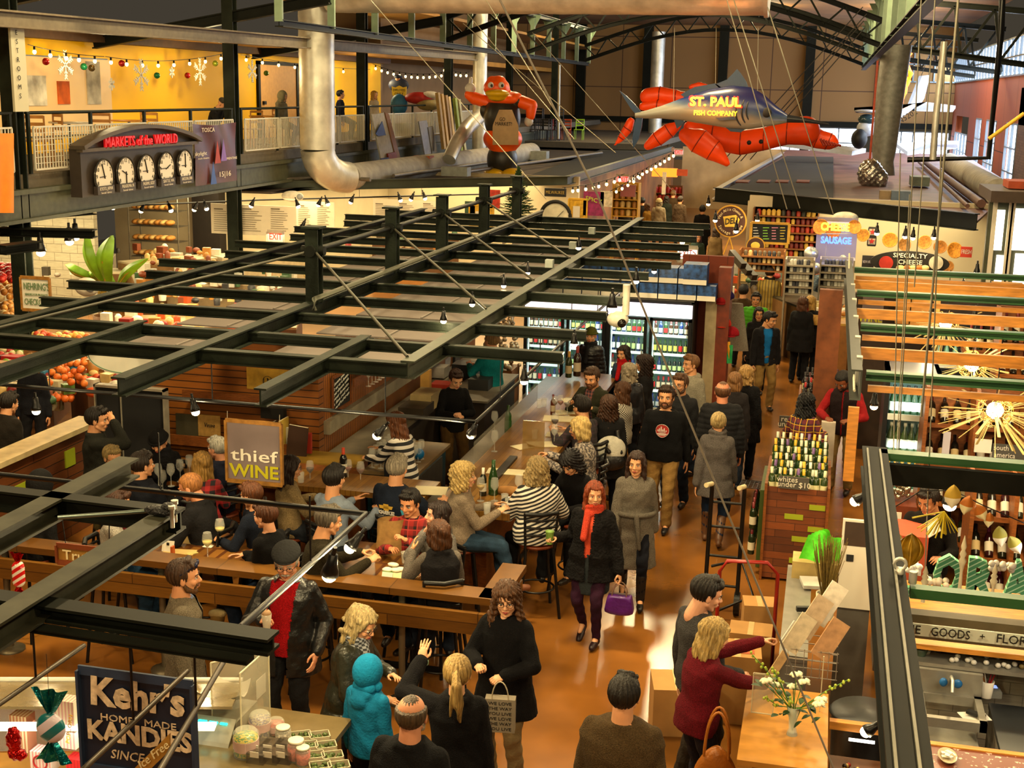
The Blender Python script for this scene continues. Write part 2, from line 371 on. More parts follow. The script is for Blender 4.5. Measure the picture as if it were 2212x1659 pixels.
def hairgeo(st):
 if st in HAIRS:return HAIRS[st]
 b=MB(mat('x','ffffff'))
 big={'curly':1.18,'longcurly':1.22,'wavy':1.12,'afro':1.1}.get(st,1.04)
 if st=='short':big=1.05
 if st=='buzz':big=1.0
 side={'short':-.02,'buzz':-.01,'balding':-.03,'afro':-.01}.get(st,-.05)
 nape={'short':-.065,'buzz':-.055,'balding':-.07,'afro':-.06}.get(st,-.09)
 def cut(p):
  y=p.y
  if st=='balding':lim_hi=.058 if y<.03 else -.02
  else:lim_hi=9
  lo=nape if y<-.035 else (nape+(side-nape)*(y+.035)/.035 if y<0 else (side if y<.022 else side+(.064-side)*min(1,(y-.022)/.02)))
  if p.z<lo or p.z>lim_hi:return V3((p.x*.8,(p.y+.014)*.8-.014,.0+p.z*.8 if p.z<lo else p.z*.93))
  return p
 b.ell((0,-.018,.030),(.081*big,.101*(big+.01),.090*(big if big<1.2 else 1.12)),40,30,fn=cut)
 L={'long':-.26,'longcurly':-.26,'wavy':-.19,'bob':-.115,'curly':-.13,'midlong':-.17}.get(st)
 if L:
  w=1.25 if 'curly' in st else 1.0
  b.ell((0,-.058,L/2+.01),(.080*w,.052*w,abs(L)/2+.05),18,12)
  for sx in (-1,1):
   b.cap((sx*.070,.008,.03),(sx*.078*w,.006,L*.5),.024,.026*w,10);b.cap((sx*.078*w,.006,L*.5),(sx*.070*w,.002 if L>-.2 else .04,L+.03),.026*w,.022*w,10)
   b.cap((sx*.05,-.04,.0),(sx*.06*w,-.05,L+.02),.04,.035*w,10)
  b.cap((-.055,.05,.072),(-.076,.03,.0),.018,.018);b.cap((.055,.05,.072),(.076,.03,.0),.018,.018)
 if st=='ponytail':
  b.ell((0,-.115,.045),.024);b.cap((0,-.13,.045),(.01,-.175,.0),.024,.034);b.cap((.01,-.175,.0),(.02,-.17,-.12),.034,.032);b.cap((.02,-.17,-.12),(.03,-.15,-.24),.032,.008)
  b.cap((0.0,-.165,.0),(-.03,-.16,-.20),.024,.006)
 if st=='bun':b.ell((0,-.10,.07),(.042,.036,.05));b.cap((.0,-.1,.1),(.01,-.105,.135),.014,.005);b.cap((.0,-.1,.1),(-.02,-.11,.125),.012,.005)
 if st=='short':b.cap((-.03,.062,.088),(.045,.055,.086),.021,.017);b.cap((-.03,.02,.112),(.03,.02,.112),.022,.02)
 if st in ('curly','longcurly','afro','wavy'):
  rr=random.Random(3);A=50 if st != 'wavy' else 26
  for i in range(A):
   a=rr.uniform(0,6.28);z=rr.uniform((L or -.04)+.01,.1);k=1.0 if z<.03 else math.sqrt(max(.05,1-((z-.03)/.09) ** 2))
   p=V3((.088*k*cos(a),-.03+.098*k*sin(a),z))
   if p.y>.015 and z<.088:continue
   b.ell(p,rr.uniform(.014,.024)*(.7 if st=='afro' else 1),8,6)
 co,fs,no=remesh(b,.0062 if st != 'buzz' else .007,1)
 a=np.arctan2(co[:,0],-(co[:,1]+.01));am=.0035 if st not in ('buzz','balding') else .001
 d=am*(np.sin(a*23+co[:,2]*9)+.6*np.sin(a*41-co[:,2]*17))+(.003*np.sin(co[:,2]*70+a*5) if L else 0)
 if st in ('curly','longcurly'):d=d+.006*np.sin(co[:,2]*150+a*17)
 HAIRS[st]=(co+no*d[:,None],fs,no);return HAIRS[st]
def ik(a,c,l1,l2,pole):
 a=Vector(a);c=Vector(c);d=c-a;L=d.length
 if L>(l1+l2)*.995:c=a+d*((l1+l2)*.995/L);d=c-a;L=d.length
 if L<abs(l1-l2)*1.02+1e-4:L=abs(l1-l2)*1.02+1e-3
 x=(l1*l1-l2*l2+L*L)/(2*L);h=math.sqrt(max(l1*l1-x*x,0));u=d.normalized()
 p=Vector(pole);p=(p-u*p.dot(u));p=p.normalized() if p.length>1e-5 else V3((0,0,1))
 return a+u*x+p*h,c
NP=[0]
def person(label,head=None,top=None,at=None,face=180,h=1.72,sex='m',sit=None,walk=0,lean=0,tilt=0,look=(0,0),rh=None,lh=None,hk=('relax','relax'),
     hpose=(None,None),skin='c98f66',hair=('short','2a1b10'),up=('shirt','333333','cloth'),under=None,low=('trousers','2b2b33','denim'),shoes='1d1613',fat=1.0,res=.013,
     hat=None,beard=None,glasses=None,scarf=None,extra=None,feet=None,z0=0,puff=0,boots=None,group=None,apron=None,logo=None):
 """One person:a single continuous body mesh as the top-level object,hair and clothes as its children.
 head=(px,py) of the crown in the photo with top=its height in the hall,or at=(x,y). Body axes:+y forward,+x to the person's right."""
 s=h/1.70;f=sex=='f';V=Vector
 def q(p): return V(p)*s
 if sit is None:ph=.895*s-(.012 if walk else 0)
 else:ph=sit+.10*s
 pel=V((0,0,ph));sd=V((sin(R(tilt)),sin(R(lean)),cos(R(lean)))).normalized()
 sx=V((1,0,0));
 def sp(t, x=0, y=0):   # a point along the spine (t metres above the pelvis), y = forward offset
  fw=sx.cross(sd)*-1
  return pel+sd*t*s+sx*x*s+V((0,sd.z,-sd.y))*y*s
 nb=sp(.50);hl=R(lean*.6+look[1]);hy=R(-look[0])
 hm=Matrix.Rotation(hy,3,'Z') @ Matrix.Rotation(-hl,3,'X')
 hc=nb+sd*.02*s+hm @ V((0,.022*s,.120*s))
 hM=Matrix.Translation(hc) @ hm.to_4x4() @ Matrix.Diagonal((s*(1.09 if f else 1.12),s*1.11,s*(1.09 if f else 1.11),1))
 shw=(.155 if f else .180)*(1+(fat-1)*.4)
 shw -= .014;SH=[sp(.418,-shw),sp(.418,shw)];HJ=[pel+V((-.088*s,0,-.01)),pel+V((.088*s,0,-.01))]
 tz=ph-.06*s
 W_=[]
 for i,t in enumerate((lh,rh)):
  sg=-1 if i==0 else 1
  w=q(t) if t is not None else SH[i]+V((sg*.07*s,.03*s+(walk*.16*sg if walk else 0),-.54*s))
  e,w=ik(SH[i],w,.285*s,.255*s,(V((sg*.55,.15,-1)) if (w-SH[i]).length<.40*s else V((sg*.45,-.7,-.6))) if t is not None else V((sg*.2,-1,0)))
  W_.append((e,w))
 K=[]
 for i in (0,1):
  sg=-1 if i==0 else 1
  if sit is not None:
   fr=(feet[i] if feet else (sg*.13,.30,-.47));an=V((fr[0]*s,fr[1]*s,sit+fr[2]*s));pole=V((sg*.25,.6,1))
  else:
   st=walk*.20*-sg;an=V((sg*(.095+(0 if walk else .02))*s,st*s+(.0),.085*s+(.05 if st<0 else 0)))
   if feet:an=q(feet[i])
   pole=V((sg*.08,1,.1))
  k,an=ik(HJ[i],an,.42*s,.41*s,pole);K.append((k,an))
 # ---- rings of the trunk
 wz=[(-.11,.120,.085),(-.04,.160,.112),(.05,.158 if not f else .165,.115),(.16,.140 if not f else .124,.100 if not f else .092),(.28,.158 if not f else .140,.108 if not f else .108),(.37,.172 if not f else .150,.108 if not f else .112),(.44,.150 if not f else .130,.080),(.49,.075,.06)]
 def ring(t,a,b_,inf=0,n=20):
  a=a*fat+inf/s;b_=b_*(fat if t<.36 else 1+(fat-1)*.5)+inf/s;fw=V((0,sd.z,-sd.y));o=pel+sd*t*s
  bel=(fat-1)*.16*max(0,1-abs(t-.12)/.2)*s
  return [o+sx*(a*s*cos(2*PI*k/n))+fw*(b_*s*sin(2*PI*k/n)+(bel if sin(2*PI*k/n)>0 else 0)) for k in range(n)]
 b=MB(mat('x','ffffff'))
 b.loft([ring(*w) for w in wz])
 for i in (0,1):
  e,w=W_[i];k,an=K[i]
  b.cap(SH[i]*.97+sp(.41)*.03,e,.050*s,.038*s);b.cap(e,w,.037*s,.024*s)
  b.cap(HJ[i],k,.080*s,.052*s);b.cap(k,an,.050*s,.034*s);b.cap(an,an+V((0,.12*s,-.05*s)),.034*s,.024*s)
 for i in (0,1):b.cap(sp(.462,0,-.012),SH[i]*.62+sp(.43)*.38,.056*s,.046*s)
 b.cap(nb-sd*.04*s,hc+hm @ V((0,-.03*s,-.09*s)),.058*s,.05*s,14)
 body=MB(fmat(skin,'skin'));co,fs,no=remesh(b,max(res,.015),2);body.add(co.tolist(),fs,True)
 (hv,hf,_),ex=headgeo(sex);Hm=np.array(hM)
 body.add((hv @ Hm[:3,:3].T+Hm[:3,3]).tolist(),hf,True)
 hcol=hair[1]
 em=[None,mat('eye_white','d9cfc4',.3,var=0),mat('eye_iris','1c120c',.2,var=0),mat('lips_'+('f' if f else 'm'),'9c4038' if f else '8a5140',.45,var=0),mat('brow_'+hcol,hcol,.8,var=0)]
 body.T=hM
 for g,sl in ex:body.mat(em[sl]);body.add(g.v,g.f,True)
 body.T=None;body.mat(fmat(skin,'skin'))
 HW=[]
 for i in (0,1):
  e,w=W_[i];d=(w-e).normalized();hp=hpose[i]
  if hp is not None:d=(d*.4+V(hp[0]).normalized()).normalized();pn=V(hp[1])
  else:pn=V(((1 if i==0 else -1)*1.0,0,-.1)) if abs(d.z)>.6 else V(((1 if i==0 else -1)*.5,0,-1))
  z=-(pn-d*pn.dot(d)).normalized();x=d.cross(z);mir=1 if i==1 else -1
  hs=s*(.92 if f else 1.0);m4=Matrix((x*hs*mir,d*hs,z*hs)).transposed()
  hv,hf,_=hand(hk[i]);A=np.array(m4);body.add((hv @ A.T+np.array(w)).tolist(),hf if mir==1 else [t[::-1] for t in hf],True)
  HW.append(w+d*.085*hs)
 # ---- place
 if head is not None:
  crown=hc+hm @ V((0,-.01,.115*s));zt=(top if top is not None else crown.z+z0);g=P(head[0],head[1],zt if top is not None else crown.z+z0)
  rz=R(-face);c2=Matrix.Rotation(rz,3,'Z') @ V((crown.x,crown.y,0));loc=V((g.x-c2.x,g.y-c2.y,z0))
 else:loc=V((at[0],at[1],z0));rz=R(-face)
 root=body.build('person',None,loc=loc);root.rotation_euler=(0,0,rz)
 tag(root,label,'person',group)
 NP[0] += 1
 def part(nm,mb,lab=None,rm=None,sm=2,fn=None,post=None):
  if rm:
   co,fs,no=remesh(mb,rm,sm)
   if fn is not None:co=co+no*fn(co)[:,None]
   if post is not None:fs=[t for t in fs if post(co[t[0]])]
   o=MB(mb.mats[0]);o.add(co.tolist(),fs,True);mb=o
  return mb.build(nm,root,label=lab)
 # ---- trousers / skirt / leggings
 def low_part(spec):
  kd,c,mt=spec[0],spec[1],(spec[2] if len(spec)>2 else 'denim');m=fmat(c,mt);g=MB(m)
  if kd=='skirt' and sit is None:
   L=spec[3] if len(spec)>3 else .42;n=20;rs=[]
   for j in range(6):
    t=j/5;z=pel.z+.12*s-t*L*s;a=(.15+.05*t)*s*fat;rs.append([V((a*cos(2*PI*k/n),a*.78*sin(2*PI*k/n),z)) for k in range(n)])
   g.loft(rs);part('skirt',g,rm=res,sm=2);return
  inf=.008 if kd=='leggings' else .018
  g.loft([ring(t,a,b_,inf*s*.6) for t,a,b_ in wz[:3]])
  for i in (0,1):
   k,an=K[i];end=k+(an-k)*(.97 if kd != 'shorts' else .1)
   g.cap(HJ[i],k,.082*s*(1+(fat-1)*.6)+inf,.056*s+inf);g.cap(k,end,.054*s+inf,(.040 if kd=='leggings' else .052)*s+inf*.6)
  part(kd if kd in ('leggings','shorts') else 'trousers',g,rm=res,sm=2,fn=lambda co:.003*np.sin(co[:,2]*55+co[:,0]*30))
 low_part(low)
 # ---- shoes / boots
 for i in (0,1):
  k,an=K[i];g=MB(fmat(shoes if not boots else boots,'shoe'));dn=V((0,0,-1)) if (an.y>=-.05 or sit) else V((0,-.35,-.94));fw=V((0,1,0))
  if an.y<-.05 and not sit:fw=V((0,.9,-.42))
  a0=an+V((0,-.03,-.045))*s;g.cap(a0,a0+fw*.17*s,.036*s,.034*s,12);g.cap(an,a0,.040*s,.036*s)
  g.cap(a0+fw*.1*s,a0+fw*.19*s,.040*s,.030*s,12)
  if boots:g.cap(k+(an-k)*.35,an,.058*s,.046*s,12)
  part('boot' if boots else 'shoe',g,rm=res*.8,sm=1)
 # ---- upper garment
 def top_part(spec,inf0,nm=None):
  kd,c,mt=spec[0],spec[1],(spec[2] if len(spec)>2 else 'cloth');L=spec[3] if len(spec)>3 else None;m=fmat(c,mt);g=MB(m)
  inf={'shirt':.012,'tshirt':.012,'sweater':.02,'hoodie':.026,'jacket':.032,'coat':.036,'puffer':.048,'vest':.036,'shawl':.05,'blazer':.028}[kd]*s+inf0
  rg=[ring(t,a,b_,inf*(1 if t>-.05 else .9)) for t,a,b_ in wz[1:]]
  if L and sit is None:
   base=pel+sd*-.02*s;n=20;ex_=[]
   for j in range(1,5):
    t=j/4;a=(.168*fat+inf/s+.035*t*(1.3 if f else .6));ex_.append([V((a*s*cos(2*PI*k/n),a*.74*s*sin(2*PI*k/n)+base.y,base.z-t*L*s)) for k in range(n)])
   rg=ex_[::-1]+rg
  else:rg=[ring(-.09,.155,.11,inf)]+rg
  g.loft(rg)
  for i in (0,1):g.cap(sp(.458,0,-.014),SH[i]*.62+sp(.43)*.38,.056*s+inf*.6,.047*s+inf*.6)
  if kd != 'vest':
   for i in (0,1):
    e,w=W_[i];x=inf*.7;g.cap(SH[i]*.95+sp(.40)*.05,e,.049*s+x,.042*s+x)
    if kd=='tshirt':continue
    wr=e+(w-e)*(.95 if kd != 'shawl' else .7);g.cap(e,wr,.042*s+x,(.033*s if kd != 'shawl' else .07*s)+x*.8)
  if kd=='tshirt':
   g=MB(m);g.loft(rg)
   for i in (0,1):e,w=W_[i];g.cap(SH[i]*.95+sp(.40)*.05,SH[i]*.35+e*.65,.062*s,.060*s)
  if kd in ('hoodie',):g.cap(sp(.475,-.06,-.075),sp(.475,.06,-.075),.048*s,.048*s);g.ell(sp(.42,0,-.12),(.085*s,.05*s,.07*s));g.cap(sp(.47,-.075,-.03),sp(.44,-.03,.09),.03*s,.018*s);g.cap(sp(.47,.075,-.03),sp(.44,.03,.09),.03*s,.018*s)
  elif kd in ('coat','jacket','puffer','blazer','vest'):
   r_=.028*s if kd != 'blazer' else .016*s
   for a,c_ in (((-.085,-.02),(-.05,-.075)),((-.05,-.075),(.05,-.075)),((.05,-.075),(.085,-.02)),((-.085,-.02),(-.055,.06)),((.085,-.02),(.055,.06))):
    g.cap(sp(.485,a[0],a[1]),sp(.485,c_[0],c_[1]),r_,r_)
   g.cap(sp(.47,-.055,.06),sp(.33,-.05,.115*fat+.01),r_,r_*.5);g.cap(sp(.47,.055,.06),sp(.33,.05,.115*fat+.01),r_,r_*.5)
  elif kd=='sweater' and len(spec)>4:g.cap(sp(.49,-.04,0),sp(.49,.04,0),.055*s,.055*s)
  ph_=52 if kd in ('puffer',) else 0
  def fn(co):
   if kd=='puffer' or puff:return .0085*np.abs(np.sin(co[:,2]*46))-.004
   return .0035*np.sin(co[:,2]*42+14*co[:,0])*np.sin(co[:,0]*25+co[:,1]*31+2)
  post=None
  if under and nm is None and kd in ('jacket','coat','vest','blazer','puffer','hoodie'):
   op=spec[4] if len(spec)>4 else .07
   inv={}
   def post(p):
    t=(V(p.tolist())-pel).dot(sd)/s;fwd=(V(p.tolist())-pel).dot(V((0,sd.z,-sd.y)))/s
    return not (fwd>.05 and abs(p[0])/s<(op*(.55+1.1*max(t,-.1)) if t<.49 else .06) and t>-(L or .1)-.2)
  return part(nm or {'tshirt':'shirt','puffer':'puffer_jacket'}.get(kd,kd),g,rm=res,sm=2 if kd != 'puffer' else 1,fn=fn,post=post)
 if under:top_part(under,0,'inner_shirt')
 T=top_part(up,0)
 # ---- hair, hats, beards
 def hp_(nm,g,lab=None): g.T=None;return g.build(nm,root,label=lab)
 def headpart(nm,src,m):
  g=MB(m);co,fs=src[0],src[1];g.add((co @ Hm[:3,:3].T+Hm[:3,3]).tolist(),fs,True);return g.build(nm,root)
 if hair[0] != 'none':headpart('hair',hairgeo(hair[0]),fmat(hair[1],'hair'))
 if beard:
  g=MB(fmat(beard[1],'hair'))
  if beard[0]=='moustache':g.cap((-.026,.080,-.050),(0,.091,-.044),.006,.008);g.cap((.026,.080,-.050),(0,.091,-.044),.006,.008)
  else:
   k=1.0 if beard[0]=='full' else .92
   g.cap((-.062,.002,-.04),(-.05,.02,-.07),.013,.020);g.cap((.062,.002,-.04),(.05,.02,-.07),.013,.020)
   g.cap((-.05,.02,-.07),(0,.056,-.097*k),.020,.024);g.cap((.05,.02,-.07),(0,.056,-.097*k),.020,.024)
   g.cap((-.028,.066,-.062),(-.02,.078,-.044),.009,.007);g.cap((.028,.066,-.062),(.02,.078,-.044),.009,.007);g.cap((-.022,.079,-.045),(.022,.079,-.045),.0085,.0085)
  g2=remesh(g,.005,1);headpart('moustache' if beard[0]=='moustache' else 'beard',g2,fmat(beard[1],'hair'))
 def hb(m): g=MB(m);g.T=hM;return g
 if glasses:
  g=hb(mat('glasses_frame','15100d',.3,var=0))
  for sg in (-1,1):
   c=V((sg*.031,.091,-.001));g.tube([c+V((.021*cos(a),0,.015*sin(a))) for a in [2*PI*i/14 for i in range(15)]],.0018,5);g.tube([(sg*.052,.089,.003),(sg*.077,.02,.004),(sg*.078,-.01,.0)],.0018,5)
  g.tube([(-.010,.092,.0),(.010,.092,.0)],.0018,5);g.build('glasses',root)
 if hat:
  kd,c=hat[0],hat[1];g=hb(fmat(c,hat[2] if len(hat)>2 else 'knit'))
  if kd=='beanie':g.ell((0,-.016,.045),(.089,.108,.092),24,14,fn=lambda p:V((p.x,p.y,max(p.z,.030+.25*min(0,p.y)))));g.tube([(.091*cos(a),-.016+.110*sin(a),.044+.22*min(0,.11*sin(a))) for a in [2*PI*i/24 for i in range(25)]],.014,8)
  elif kd=='flatcap':g.ell((0,.002,.085),(.098,.128,.040),26,12,rot=Matrix.Rotation(R(-8),3,'X'));g.ell((0,.09,.068),(.062,.045,.010),16,8)
  elif kd=='cap':g.ell((0,-.014,.055),(.086,.104,.075),24,14,fn=lambda p:V((p.x,p.y,max(p.z,.045))));g.ell((0,.115,.052),(.062,.060,.008),18,8)
  elif kd=='hood':g.ell((0,-.022,.012),(.108,.125,.135),26,18,fn=lambda p:V((p.x,min(p.y,.075),p.z)));g.cap((-.05,-.06,-.1),(.05,-.06,-.1),.05,.05);g.cap((-.07,.0,-.1),(.07,.0,-.1),.045,.045)
  g.build({'flatcap':'flat_cap','cap':'baseball_cap','hood':'hood'}.get(kd,kd),root)
 if scarf:
  g=MB(fmat(scarf[0],scarf[1] if len(scarf)>1 else 'knit'))
  for j,(rr,zz) in enumerate(((.085,.50),(.095,.465),(.088,.535))):
   g.tube([sp(zz+.01*sin(3*a+j),rr*cos(a),rr*.85*sin(a)+.01) for a in [2*PI*i/20 for i in range(21)]],.026*s,8)
  g.cap(sp(.47,.03,.09),sp(.25,.04,.15*fat+.02),.04*s,.035*s)
  part('scarf',g,rm=res,sm=2)
 if apron:
  g=MB(fmat(apron,'cloth'));n=8
  g.sheet(lambda u,v:sp(.36-v*.75,(u-.5)*(.2+.2*min(1,v*3)),.135*fat+.03-.03*abs(u-.5)),8,10);o=g.build('apron',root)
 if logo:logo(root,sp,fat,s)
 M4=Matrix.Translation(loc) @ Matrix.Rotation(rz,4,'Z')
 return dict(o=root,L=M4 @ HW[0],R=M4 @ HW[1],M=M4,sp=sp,s=s,hM=hM,SH=[M4 @ v for v in SH])
# ================================================================ the hall itself
M_FLOOR=mat('stained_concrete','80501f',.20,var=.38,vs=.7,spec=.6,bump=.02,bs=30)
STEEL=mat('green_black_steel','1c211a',.5,0,var=.3,spec=.12,vs=3,bump=.15,bs=40)
STEELD=mat('dark_steel','121410',.5,0,spec=.12,var=.2,vs=3)
STEELG=mat('pale_green_steel','7f967c',.5,var=.1,vs=4)
GALV=mat('galvanised_duct','cccac0',.42,.55,var=.18,vs=2.2,bump=.25,bs=9)
DUCTW=mat('wrapped_duct','a39d90',.75,var=.15,vs=4,bump=.3,bs=30)
BLK=mat('black_metal','0f0f10',.35,.2,var=0)
def struct(nm,mb): return mb.build(nm,kind='structure')
struct('floor',MB(M_FLOOR).box((-24,-6,-.12),(8,76,0)))
struct('wall_back',MB(pat('tan_wall_panels','grid','86643a','4a3220',s=.36,w=.018)).box((-19,75,3.7),(6.3,75.3,9)).box((-19,75,0),(-9,75.3,3.7)).box((-9,75,0),(6.3,75.3,1.6)))
struct('wall_right',MB(pat('rust_wall_panels','grid','a2532f','4a2416',s=.30,w=.012,axis='yz')).box((6.2,44,4.45),(6.5,75,6.15)).box((6.2,44,0),(6.5,75,1.9))
    .box((6.2,72.5,1.9),(6.5,75,4.45)).box((6.2,62.4,1.9),(6.5,66,4.45)).box((6.2,58.2,1.9),(6.5,60.2,4.45)).box((6.2,51.6,1.9),(6.5,54.8,4.45)))
struct('wall_right_2',MB(planks('tan_brick',('7a5a3c','6a4c30'),.3,.09,.8,axis='yz')).box((6.2,38,0),(6.5,48.6,5.7)))
wm=mat('window_bar','6b7880',.5,var=0);sky=emi('window_daylight','dfeaff',4.5)
def window(nm,x,y0,y1,z0,z1,nu,nv):
 g=MB(wm);t=.06
 for i in range(nu+1):y=y0+(y1-y0)*i/nu;g.cbox((x-.03,y,(z0+z1)/2),(.10,t,z1-z0))
 for j in range(nv+1):z=z0+(z1-z0)*j/nv;g.cbox((x-.03,(y0+y1)/2,z),(.10,y1-y0,t))
 o=struct(nm,g);MB(sky).box((x+.05,y0,z0),(x+.08,y1,z1)).build('pane',o,1)
window('window_1',6.25,44,75,6.15,7.5,26,2);window('window_2',6.25,60.2,62.4,1.9,4.45,2,3);window('window_3',6.25,54.8,58.2,1.9,4.45,3,3)
window('window_4',6.25,48.6,51.6,1.9,4.45,2,3);window('window_5',6.25,66,72.5,1.9,3.6,4,2)
def bwindow(nm,x0,x1,z0,z1,nu,nv):
 g=MB(wm)
 for i in range(nu+1):g.cbox((x0+(x1-x0)*i/nu,74.95,(z0+z1)/2),(.07,.1,z1-z0))
 for j in range(nv+1):g.cbox(((x0+x1)/2,74.95,z0+(z1-z0)*j/nv),(x1-x0,.1,.07))
 o=struct(nm,g);MB(sky).box((x0,75.02,z0),(x1,75.05,z1)).build('pane',o,1)
bwindow('window_6',-3.6,1.6,2.0,3.6,4,2);bwindow('window_7',3.0,6.1,1.9,3.5,5,2);bwindow('window_8',2.9,6.15,6.15,8.0,3,2)
for i,x in enumerate((-14.2,-10.4,-6.2,-1.5,2.6)):struct('trim_%d' % (i+1),MB(STEELD).box((x-.25,74.6,0),(x+.25,74.95,9)))
struct('trim_6',MB(STEELD).box((-19,74.7,3.65),(6.2,74.98,3.95)))
struct('ceiling',MB(mat('roof_deck','7a5426',.8,var=.2,vs=.6,bump=.2,bs=3)).box((-19,-6,9),(6.3,75.3,9.2)))
# mezzanine on the left, with its yellow wall
YEL=mat('yellow_wall','fcc000',.6,var=.07,vs=.4,spec=.3)
XM,XW=-12.95,-16.5
struct('wall_left',MB(YEL).box((XW-.3,27.9,3.73),(XW,47,6.3)).box((XW-.3,12,5.75),(XW,27.9,6.3)).box((XW-.3,12,3.73),(XW,27.9,4.1)))
struct('wall_left_2',MB(mat('tan_panel','8c6a44',.8,var=.1,vs=1)).box((-19,47,0),(-18.7,75,9)).box((-19,47,3.73),(XW,47.2,8)))
struct('floor_2',MB(mat('mezzanine_slab','5b5346',.7,var=.1)).box((-20,12,3.48),(XM-.05,75,3.73)))
struct('trim_7',MB(mat('mezzanine_fascia','474a3a',.5,.2,var=.15)).box((XM-.05,12,3.0),(XM+.03,62,3.42)).box((XM-.1,12,3.42),(XM+.12,62,3.50)).box((XM-.1,12,2.96),(XM+.12,62,3.02)))
struct('ceiling_2',MB(mat('mezzanine_ceiling','a8762c',.7,var=.15,vs=1)).box((-20,12,6.30),(-15.4,75,6.5)).box((-15.4,12,7.6),(-13.1,75,7.7)))
struct('trim_8',MB(mat('soffit_board','4b3320',.7)).box((-16.5,12,6.12),(-16.1,47,6.30)))
window('window_9',XW,12,27.9,4.1,5.75,9,3)
bpy.data.objects['window_9'].children[0].data.materials[0]=emi('office_glow','c8a060',.3)
for i,y in enumerate((19.1,27.2,35.6,44.2,53,62)):
 c=MB(STEEL).ibeam((XM-.1,y,0),(XM-.1,y,8.8),.26,.24,.03);struct('trim_%d' % (10+i),c)
d=struct('door_1',MB(mat('tan_door','d8a050',.6,var=.05)).box((XW,36.2,3.73),(XW+.05,38.9,5.85)).mat(STEELD).box((XW,36.05,3.73),(XW+.08,36.2,5.95)).box((XW,38.9,3.73),(XW+.08,39.05,5.95)).box((XW,36.05,5.85),(XW+.08,39.05,5.95)))
MB(BLK).box((XW+.05,36.35,4.7),(XW+.12,36.5,4.8)).build('door_handle',d,1)
# guard rail of the mezzanine: one run per bay
RAILM=mat('rail_grey','c4c0b0',.5,.2,var=.05)
for k,(y0,y1) in enumerate(((12.5,18.9),(19.3,27.0),(27.4,35.4),(35.8,44),(44.4,52.8))):
 t=thing('guard_rail',['mesh guard rail of the mezzanine at the far left edge of the photo','mezzanine guard rail behind the market clocks','mezzanine guard rail between the dark column and the big duct','mezzanine guard rail with pictures leaning on it','farthest mezzanine guard rail behind the inflatable bird'][k],'railing',(XM,y0,3.73))
 MB(STEEL).tube([(XM,y0,4.73),(XM,y1,4.73)],.028,8).build('handrail',t,1)
 n=int((y1-y0)/1.9)
 for i in range(n+1):y=y0+.05+(y1-y0-.1)*i/n;MB(STEEL).cbox((XM,y,4.23),(.05,.06,1.0)).build('post',t,1)
 for i in range(n):
  a=y0+.1+(y1-y0-.1)*i/n;b=y0+(y1-y0-.1)*(i+1)/n;g=MB(RAILM)
  for z in (3.80,4.50):g.bar((XM+.06,a,z),(XM+.06,b,z),.03,.03)
  for yy in (a,b):g.bar((XM+.06,yy,3.8),(XM+.06,yy,4.5),.03,.03)
  m=int((b-a)/.085)
  for j in range(1,m):yy=a+(b-a)*j/m;g.bar((XM+.06,yy,3.8),(XM+.06,yy,4.5),.022,.014,(1,0,0))
  if k<2:
   for z in (3.9,4.0,4.1,4.2,4.3,4.4):g.bar((XM+.06,a,z),(XM+.06,b,z),.01,.01)
  g.build('mesh_panel',t,1)
for _y in (20,25,30.5,36,42):light('POINT',(-14.9,_y,5.6),60,WARM,.12,name='mezzanine_fill_light')  # added points near the festoon strings, brightening the yellow wall and snowflakes
# roof steel: two ladder frames along the hall, arches, side trusses
def ladder(nm,X,y0,y1,n,lab):
 t=thing(nm,lab,'roof truss',(X,y0,6.45));MB(STEELD).ibeam((X,y0,6.45),(X,y1,6.45),.18,.14,.02).build('bottom_chord',t,1)
 MB(STEELD).ibeam((X,y0,7.9),(X,y1,7.9),.2,.16,.02).build('top_chord',t,1)
 for i in range(n+1):
  y=y0+(y1-y0)*i/n;MB(STEELG).cbox((X,y,7.18),(.16,.07,1.4)).build('hanger',t,1)
  MB(STEELG).poly([(X-.3,y+.05,7.9),(X+.3,y+.05,7.9),(X,y+.05,7.35)],.03).build('gusset',t,1)
ladder('roof_truss',-10.7,24.5,58,12,'long hanging roof truss with pale green uprights, left half of the roof')
ladder('roof_truss',1.05,10,58,16,'long hanging roof truss with pale green uprights, beside the right windows')
def arch(y,lab):
 t=thing('roof_arch',lab,'roof arch',(-4.8,y,6.6))
 pt=lambda u,dz:V3((-10.7+11.75*u,y,7.2+1.35*sin(PI*u)+dz))
 for dz,nm in ((0,'top_chord'),(-.62,'bottom_chord')):
  g=MB(STEELD)
  for i in range(16):g.ibeam(pt(i/16,dz),pt((i+1)/16,dz),.16,.14,.02)
  g.build(nm,t,1)
 g=MB(STEEL)
 for i in range(12):u=i/12;g.bar(pt(u,0),pt(u+1/24,-.62),.05,.05);g.bar(pt(u+1/24,-.62),pt(u+1/12,0),.05,.05)
 g.build('web',t,1)
for y,l in ((36,'nearest curved roof arch above the big horizontal duct'),(46,'middle curved roof arch over the marlin'),(57,'far curved roof arch in front of the tan back wall')):arch(y,l)
for y,l in ((44,'nearest dark side truss reaching the right windows'),(54,'second dark side truss reaching the right windows'),(64,'farthest dark side truss reaching the right windows')):
 t=thing('side_truss',l,'roof truss',(1.2,y,6.4))
 for z0,z1,nm in ((6.9,6.3,'bottom_chord'),(8.3,7.9,'top_chord')):MB(STEELD).ibeam((1.2,y,z0),(6.1,y,z1),.2,.18,.03).build(nm,t,1)
 g=MB(STEELD)
 for i in range(4):a=1.3+i*1.2;g.bar((a,y,6.9-i*.14),(a+.9,y,8.2-i*.1),.08,.08);g.bar((a+.9,y,8.2-i*.1),(a+1.2,y,6.75-i*.14),.08,.08)
 g.build('web',t,1)
